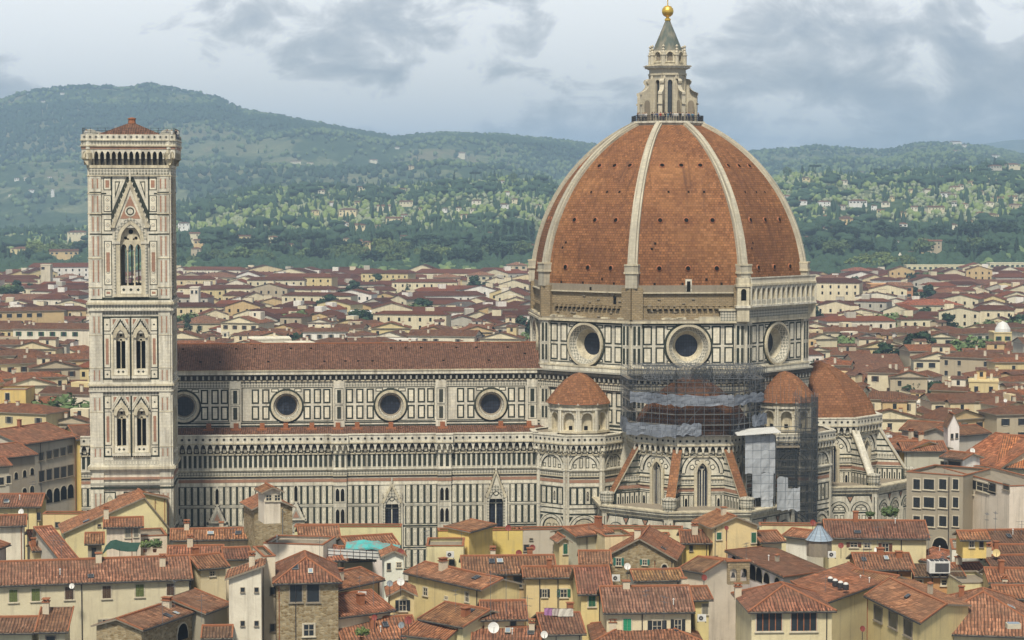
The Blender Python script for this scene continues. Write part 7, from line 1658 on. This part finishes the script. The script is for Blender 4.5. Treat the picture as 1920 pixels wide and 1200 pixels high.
# ================= ROOF CLUTTER =================
def dish(px,py,z,r,col,label,dz=1.2):
    A=AZ(px,py,z); g=MB(); d=Vector((random.uniform(-.5,.5),-1,.35)).normalized(); U=d.cross(Vector((0,0,1))).normalized(); f=Fr((0,0,dz),U,d,U.cross(d)*-1)
    f.V=d.cross(U)*-1
    seg=16
    for k in range(3):
        r0,r1=r*k/3,r*(k+1)/3; n0,n1=(r0/r)**2*r*.22,(r1/r)**2*r*.22
        for i in range(seg):
            t0,t1=2*math.pi*i/seg,2*math.pi*(i+1)/seg; q=[f(r0*math.cos(t0),r0*math.sin(t0),n0),f(r1*math.cos(t0),r1*math.sin(t0),n1),f(r1*math.cos(t1),r1*math.sin(t1),n1),f(r0*math.cos(t1),r0*math.sin(t1),n0)]
            g.poly(q if k else q[1:],'paint')
    g.tube((0,0,-.8),(0,0.05,dz),.05,'iron',5); g.tube(f(0,-r*.9,.1),f(0,0,r*.8),.03,'iron',4)
    o=g.build('satellite_dish',None,col,loc=(A.x,A.y,A.z-dz)); tag(o,label,'satellite dish','satellite dishes on the roofs')
RED=(.22,.05,.04); WHT=(.70,.70,.68); GRY=(.22,.25,.28)
for px,py,z,r,c,lab in [(925,1177,17.5,.75,WHT,'large white dish above the bottom brown roof'),(953,990,20.5,.5,RED,'dark red dish on top of the bright yellow house'),(998,1027,19.5,.5,RED,'dark red dish before the blank beige wall'),(973,1037,19.5,.5,RED,'dark red dish on the ridge over the ochre house'),
 (702,1032,19.5,.45,RED,'dark red dish left of the white dormer house'),(751,1035,20.5,.5,RED,'dark red dish right above the white dormer house'),(731,1094,19.5,.45,GRY,'grey dish on the wall left of the white wall dish'),(751,1091,19.5,.55,WHT,'white dish above the small yellow dormer'),(702,1158,17,.4,RED,'red dish left of the chimney on the orange roof'),(766,1163,17,.55,RED,'red dish among pipes on the bottom orange roof'),(753,1172,16.5,.45,GRY,'blue grey dish beside the red dish on the orange roof'),
 (1020,1190,16,.5,WHT,'white dish right of the large one at the bottom'),(1176,1062,20.5,.5,WHT,'white dish on a tall mast before the stone gable'),(1320,1083,20,.45,RED,'brick red dish on the pale house by the metal roof edge'),(1362,990,23.5,.35,RED,'small rust dish on the yellow terrace house gable'),(1524,980,19.5,.5,RED,'red dish on the parapet right of the yellow terrace house'),
 (1577,1023,20,.45,RED,'rust dish beside the glass pyramid'),(1617,1179,17,.4,RED,'rust dish on the wall left of the large yellow house'),(1645,1031,19.5,.5,WHT,'white dish on the cream house right of the pyramid'),(1868,1037,20,.6,(.62,.50,.25),'yellowish dish at the corner of the white terrace house'),(40,960,19,.55,WHT,'white dish on the yellow house at far left'),(209,1026,18,.55,GRY,'grey dish under the green awning'),(135,1099,18.5,.4,WHT,'small white dish behind the ridge of the long cream house'),(1885,751,19,.5,WHT,'white dish among the right hand city roofs'),(1823,845,28,.5,WHT,'white dish on the pale penthouse'),(1684,750,20,.5,RED,'red dish on the white gable right of the dome')]:
    dish(px,py,z,r,c,lab)
def antenna(px,py,z,h,label):
    A=AZ(px,py,z); g=MB(); g.tube((0,0,-1.2),(0,0,h),.035,'steel',4); a=random.uniform(0,3); c,s=math.cos(a),math.sin(a)
    for zz,L,n in ((h*.92,.9,6),(h*.7,.6,4)):
        g.tube((-c*L,-s*L,zz),(c*L,s*L,zz),.022,'steel',4)
        for i in range(n): q=-L+2*L*i/(n-1); g.tube((c*q-s*.3,s*q+c*.3,zz),(c*q+s*.3,s*q-c*.3,zz),.014,'steel',3)
    o=g.build('television_antenna',None,loc=(A.x,A.y,A.z)); tag(o,label,'antenna','television antennas')
for px,py,h,lab in [(100,1040,5,'before the black doorway left of the palazzo yellow wall'),(115,1042,4,'behind the ridge of the long cream house'),(1013,970,4,'beside the blank beige wall'),(1080,990,5,'left of the orange lean-to roof'),(1093,1000,4.5,'on the orange lean-to roof'),(1104,1005,5,'at the pale grey house'),(1154,985,5,'on the cream attic behind the stone gable'),(920,1140,8,'rising before the ochre house, left one'),(949,1140,9,'rising before the ochre house, right one'),(989,1180,7,'beside the wall under the washing line'),(782,1070,6,'at the stained yellow house top'),(800,1030,5,'left of the cream tower house'),(865,1015,3,'on top of the cream tower house'),(437,1025,5,'on the brown roof before the stone tower'),(700,1120,5,'right of the air conditioner on the yellow house'),(739,1185,5,'on the bottom orange roof near the pipes'),(1211,1140,4,'on the green shutter house roof'),(1245,1160,5,'before the green shutter house'),(1399,1040,3,'on the broad brown roof edge'),(1619,1070,7,'in front of the salmon roofed house'),(1645,1015,4,'on the cream house with the palm'),(1630,1040,4,'before the cream house with the palm'),(1741,1030,4,'at the end of the cream house roof'),(1850,1010,7,'on the white terrace house'),(1866,1008,7,'right of the small yellow rooftop room'),(240,935,4,'on the yellow gable under the bell tower'),(253,928,4,'on the ridge below the bell tower'),(378,1150,4,'on the round ended stone house'),(305,1155,3,'on the slope of the round ended house'),(1690,820,4,'on the yellow house right of the east apse')]:
    antenna(px,py,19.5,h*.62,'thin television antenna '+lab)
random.seed(15)
for root,A0_,L,D,zr,l in HOUSES[::3]:
    if L*D<60 or A0_.y>410 or 'edge' in root['label']: continue
    u,w=random.uniform(.2,.8)*L,random.uniform(.3,.6)*D; p=l(u,w,zr(u,w)); g=MB(); h=random.uniform(2,4); g.tube((0,0,-.3),(0,0,h),.03,'steel',4); a=random.uniform(0,3); c,s=math.cos(a),math.sin(a)
    for zz,L_a in ((h*.95,.8),(h*.75,.5)):
        g.tube((-c*L_a,-s*L_a,zz),(c*L_a,s*L_a,zz),.02,'steel',4)
        for i in range(5): q=-L_a+L_a*i/2; g.tube((c*q-s*.28,s*q+c*.28,zz),(c*q+s*.28,s*q-c*.28,zz),.013,'steel',3)
    o=g.build('television_antenna',None,loc=(A0_.x+p[0],A0_.y+p[1],root.location.z+p[2])); wd=root['label'].split(); tag(o,'thin antenna on top of the '+' '.join(wd[:10]).rstrip(','),'antenna','television antennas')
def acunit(px,py,z,label,s=1.0):
    A=AZ(px,py,z); g=MB(); f=Fr((0,0,0),(1,0,0)); g.fbox(f,-.5*s,-.4*s,.5*s,.4*s,-.35,0,'pale'); g.disc(f,-.1*s,0,.3*s,.02,'iron',14); g.ring(f,-.1*s,0,.3*s,.26*s,.03,.03,'pale',14); g.disc(f,-.1*s,0,.06*s,.04,'pale',8); g.fbox(f,-.5*s,-.52*s,-.4*s,-.4*s,-.4,.1,'iron'); g.fbox(f,.4*s,-.52*s,.5*s,-.4*s,-.4,.1,'iron')
    tag(g.build('air_conditioner',None,loc=tuple(A)),label,'air conditioner','air conditioners')
for px,py,z,lab in [(679,1116,17.3,'white air conditioner on the yellow house wall below the orange roof'),(844,1040,18.4,'white air conditioner on the cream tower house'),(1155,1084,18,'white air conditioner below the rough stone gable'),(1316,1159,16,'grey air conditioner under the narrow cream house window'),(1841,1047,18.9,'white air conditioner on the white terrace house, left one'),(1855,1046,18.9,'white air conditioner on the white terrace house, right one'),(1560,1040,20,'white air conditioner beside the grey metal roof')]: acunit(px,py,z,lab,1.2)
# rooftop unit
A=AZ(1762,1075,18.3); g=MB(); f=Fr((0,0,0),(1,0,0)); g.fbox(f,-1.55,0,1.55,1.75,-2.2,0,'pale'); g.rect(f,-.7,.2,1.35,1.5,.03,'iron'); 
for i in range(12): g.rect(f,-.68+i*.17,.22,-.62+i*.17,1.48,.05,'steel')
for x in (-1.3,0,1.3): g.fbox(f,x-.08,-.5,x+.08,0,-2.1,.1,'iron')
for x in (-1.0,-.3,.4,1.1): g.fbox(f,x-.25,1.75,x+.25,1.87,-1.9,-.3,'iron')
tag(g.build('rooftop_unit',None,loc=tuple(A)),'large white box with dark grille standing on the flat grey roof','air conditioner')
# glass pyramid
A=AZ(1536,1012,20.5); g=MB(); n=12; rr_=2.15
for k in range(n):
    t0,t1=2*math.pi*k/n,2*math.pi*(k+1)/n; g.poly([(rr_*math.cos(t0),rr_*math.sin(t0),0),(rr_*math.cos(t1),rr_*math.sin(t1),0),(.25*math.cos(t1),.25*math.sin(t1),2.4),(.25*math.cos(t0),.25*math.sin(t0),2.4)],'skylight'); g.tube((rr_*math.cos(t0),rr_*math.sin(t0),0),(.25*math.cos(t0),.25*math.sin(t0),2.4),.05,'steel',4)
g.lathe((0,0,0),[(rr_*.92,-2.5),(rr_*.92,-.05),(rr_*1.05,0)],'greys',12); g.lathe((0,0,2.35),[(.4,0),(.4,.2),(0,.3)],'iron',8); tag(g.build('glass_pyramid',None,loc=tuple(A)),'blue and white glass pyramid rooflight before the apse arches','skylight')
# round rooflights on the salmon roof
for i,(px,py) in enumerate(((1557,1087),(1566,1091),(1576,1095),(1586,1098))):
    A=AZ(px,py,19.3+.12*i); g=MB(); g.lathe((0,0,0),[(.42,-.6),(.42,.15),(.36,.2)],'iron',14); g.lathe((0,0,.2),[(.38,0),(.30,.18),(.15,.26),(0,.28)],'pale',14); tag(g.build('round_rooflight',None,loc=tuple(A)),f'white domed round rooflight on the salmon roof, {ORD[i]} from the left','rooflight','round rooflights')
A=AZ(1900,1172,18.3); g=MB(); g.box((-.9,-.6,-.4),(.9,.7,.25),'cream_s'); g.box((-.75,-.5,.25),(.75,.6,.32),'skylight'); tag(g.build('rooflight',None,loc=tuple(A)),'square white rooflight on the bottom right hipped roof','rooflight')
# turquoise sheeting over the roof under repair
A=AZ(700,1020,20.5); g=MB(); r=random.Random(4); nx,ny=12,6
P=[[Vector((-4.2+8.4*i/nx,-3+6*j/ny,.25*(ny/2-abs(j-ny/2))+r.uniform(-.18,.18)-.12*abs(i-nx*.35))) for i in range(nx+1)] for j in range(ny+1)]
M['turq']=material('turquoise_sheet',lambda t:(t.mix(t.ramp(t.noise(t.mapp(obn(t),(.7,.7,.7)),1.0,5,.7),[(.42,0),(.6,1)]),(.07,.42,.42),(.22,.26,.25)),(t.noise(t.mapp(obn(t),(1.5,1.5,1.5)),1.0,4,.6,1.0),.8)),.5,.4)
for j in range(ny):
    for i in range(nx): g.poly([P[j][i],P[j][i+1],P[j+1][i+1],P[j+1][i]],'turq')
for a,b in ((P[0][:],1),(P[ny][::-1],1)):
    for p,q in zip(a,a[1:]): g.poly([p-Vector((0,0,.25)),q-Vector((0,0,.25)),q,p],'turq')
tag(g.build('roof_sheeting',None,loc=tuple(A)),'crumpled turquoise sheeting spread over a roof under repair','sheeting')
A=AZ(668,1036,19.8); g=MB(); r=random.Random(6); f=Fr((0,0,0),Vector((1,.25,-.10)),None)
for i in range(9): g.fbox(f,-4.4+i*1.0,-.9+r.uniform(-.1,.1),-3.5+i*1.0,.35+r.uniform(-.1,.1),0,.05,'pale')
for v in (.5,.1,-.5): g.tube(f(-4.5,v,.1),f(4.5,v,.1),.04,'steel',4)
tag(g.build('white_boards',None,loc=tuple(A)),'white protective boards along the edge of the roof under repair','boards')
# green awning
A=AZ(228,1019,20.6); g=MB(); M['awn']=material('green_canvas',lambda t:t.mix(t.noise(obn(t),1.2,4),(.02,.055,.045),(.045,.09,.07)),.9,.1)
pr=[(-2.7,-.55),(-1.9,.25),(-1.1,.42),(0,.1),(1.2,-.05),(2.7,-.02)]
for (x0,z0),(x1,z1) in zip(pr,pr[1:]): g.poly([(x0,-1.8,z0-.9),(x1,-1.8,z1-.9),(x1,1.2,z1),(x0,1.2,z0)],'awn'); g.poly([(x1,-1.8,z1-.95),(x0,-1.8,z0-.95),(x0,1.2,z0-.05),(x1,1.2,z1-.05)],'awn')
for x in (-2.6,0,2.6): g.tube((x,-1.75,-2.6),(x,-1.75,-.5),.04,'iron',4)
tag(g.build('awning',None,loc=tuple(A)),'sagging dark green awning beside the small cream dormer house','awning')
# sun umbrella, washing
A=AZ(1371,1016,18.6); g=MB(); g.lathe((0,0,0),[(.16,.9),(.24,1.1),(.12,1.9),(.02,2.3)],'pale',8); g.tube((0,0,0),(0,0,.95),.03,'iron',5); tag(g.build('sun_umbrella',None,loc=tuple(A)),'folded white sun umbrella on the yellow terrace','umbrella')
for px,py,w_,h_,c,lab in [(1030,1140,1.4,1.1,(.35,.18,.36),'purple sheet hanging on the washing line'),(1042,1141,1.0,1.0,(.45,.40,.38),'beige cloth hanging on the washing line'),(1060,1141,2.2,1.1,(.58,.56,.50),'wide pale cloth hanging on the washing line'),(1664,815,2.0,.6,(.7,.72,.74),'white laundry on the terrace beside the yellow house'),(1646,980,2.0,.6,(.62,.64,.68),'laundry drying on the roof terrace near the palm')]:
    z=17.6 if py>1100 else (24 if py<900 else 19.5); A=AZ(px,py,z); r=random.Random(px); n=8; g=MB(); Q=[[Vector((-w_/2+w_*i/n,.08*math.sin(i*1.7+j),-h_*j/2)) for i in range(n+1)] for j in range(3)]
    for j in range(2):
        for i in range(n): g.poly([Q[j+1][i],Q[j+1][i+1],Q[j][i+1],Q[j][i]],'cloth')
    g.tube((-w_/2-.2,0,0),(w_/2+.2,0,0),.02,'iron',3); tag(g.build('laundry',None,c,loc=tuple(A)),lab,'laundry','laundry')
# roof plants
for px,py,z,h,k,lab in [(1667,978,20.5,3.0,'broad','bushy palm like plant on the roof terrace of the cream house'),(1631,972,21,1.6,'broad','small bush left of the roof terrace palm'),(272,1032,17.8,2.0,'light','green bush on the white terrace, left one'),(290,1032,17.8,2.2,'broad','green bush on the white terrace, right one'),(678,1198,14.5,2.0,'light','green shrub on the bottom edge orange roof'),(1618,833,24.5,1.4,'broad','shrubs on the terrace beside the yellow house by the apse')]:
    A=AZ(px,py,z); t=empty('potted_shrub',(A.x,A.y,A.z-.3)); inst('crown',CR[k][0],t,scale=(h*1.3,h*1.3,h)); g=MB(); g.lathe((0,0,0),[(.25,0),(.35,.5),(.3,.5)],'terracotta',10); g.build('pot',t); tag(t,lab,'plant','roof plants')
# bell arch on the roof by the loggia
A=AZ(1385,1096,19.0); g=MB(); f=Fr((0,0,0),Vector((1,.1,0)))
g.wall(f,-1.6,1.6,0,3.3,[arch(-.75,1.0,.4,1.8,'r',8),arch(.75,1.0,.4,1.8,'r',8)],0,'rough',.6,'rough'); g.wall(Fr(f(0,0,-.6),f.U),-1.6,1.6,0,3.3,[arch(-.75,1.0,.4,1.8,'r',8),arch(.75,1.0,.4,1.8,'r',8)],0,'rough'); g.fbox(f,-1.8,3.3,1.8,3.5,-.8,.15,'terracotta'); bt=g.build('bell_arch',None,loc=tuple(A)); tag(bt,'brick arch with two bells on the roof left of the arcaded loggia','bell arch')
for x in (-.75,.75): g=MB(); o=f(x,1.0,-.3); g.lathe(tuple(o),[(.34,0),(.24,.25),(.18,.6),(.05,.75)],'iron',12); g.tube(o+Vector((0,0,.7)),o+Vector((0,0,1.2)),.03,'iron',4); g.build('bell',bt)
# vents and small chimneys scattered over the big roofs
random.seed(77)
nv=0
for root,A0_,L,D,zr,l in HOUSES:
    if L*D<70 or A0_.y>420: continue
    for i in range(random.choice((0,0,1,1))):
        u,w=random.uniform(.1,.9)*L,random.uniform(.12,.45)*D; p=l(u,w,zr(u,w)); g=MB(); g.lathe((0,0,0),[(.07,-.4),(.07,.55),(.14,.6),(.14,.7),(.03,.8)],'pale',8); nv+=1
        o=g.build('vent_pipe',root,loc=p)
for root,A0_,L,D,zr,l in HOUSES:
    if L*D<85 or A0_.y>420: continue
    rf=[c for c in root.children if c.name.startswith('roof')]
    for i in range(random.choice((0,1,1,2))):
        u,w=random.uniform(.12,.85)*L,random.uniform(.12,.38)*D; a,b=random.uniform(.35,.55),random.uniform(.4,.7)
        Q=[(u-a,w-b),(u+a,w-b),(u+a,w+b),(u-a,w+b)]; g=MB(); T=[l(x,y,zr(x,y)+.13) for x,y in Q]; g.poly(T,'cream_s' if i else 'steel')
        for k in range(4): p,q2=Q[k],Q[(k+1)%4]; g.poly([l(*p,zr(*p)-.05),l(*q2,zr(*q2)-.05),T[(k+1)%4],T[k]],'iron')
        Q=[(u-a+.1,w-b+.1),(u+a-.1,w-b+.1),(u+a-.1,w+b-.1),(u-a+.1,w+b-.1)]; g.poly([l(x,y,zr(x,y)+.15) for x,y in Q],'skylight' if i else 'glass'); 
        if rf: g.build('rooflight',rf[0])
# ================= HAZE =================
hm=bpy.data.materials.new('haze'); hm.use_nodes=True; t=NT(hm.node_tree)
pv=t.N('ShaderNodeVolumePrincipled',{'Color':(.50,.71,1.0,1),'Density':HAZE_D,'Anisotropy':.2}); o_=t.N('ShaderNodeOutputMaterial'); t.l.new(pv.outputs[0],o_.inputs['Volume'])
M['haze']=hm; g=MB(); g.box((-5500,-600,-4),(5500,15500,485),'haze'); hz_=g.build('haze'); tag(hz_,kind='stuff'); hz_['label']='thin blue haze filling the air over the city'
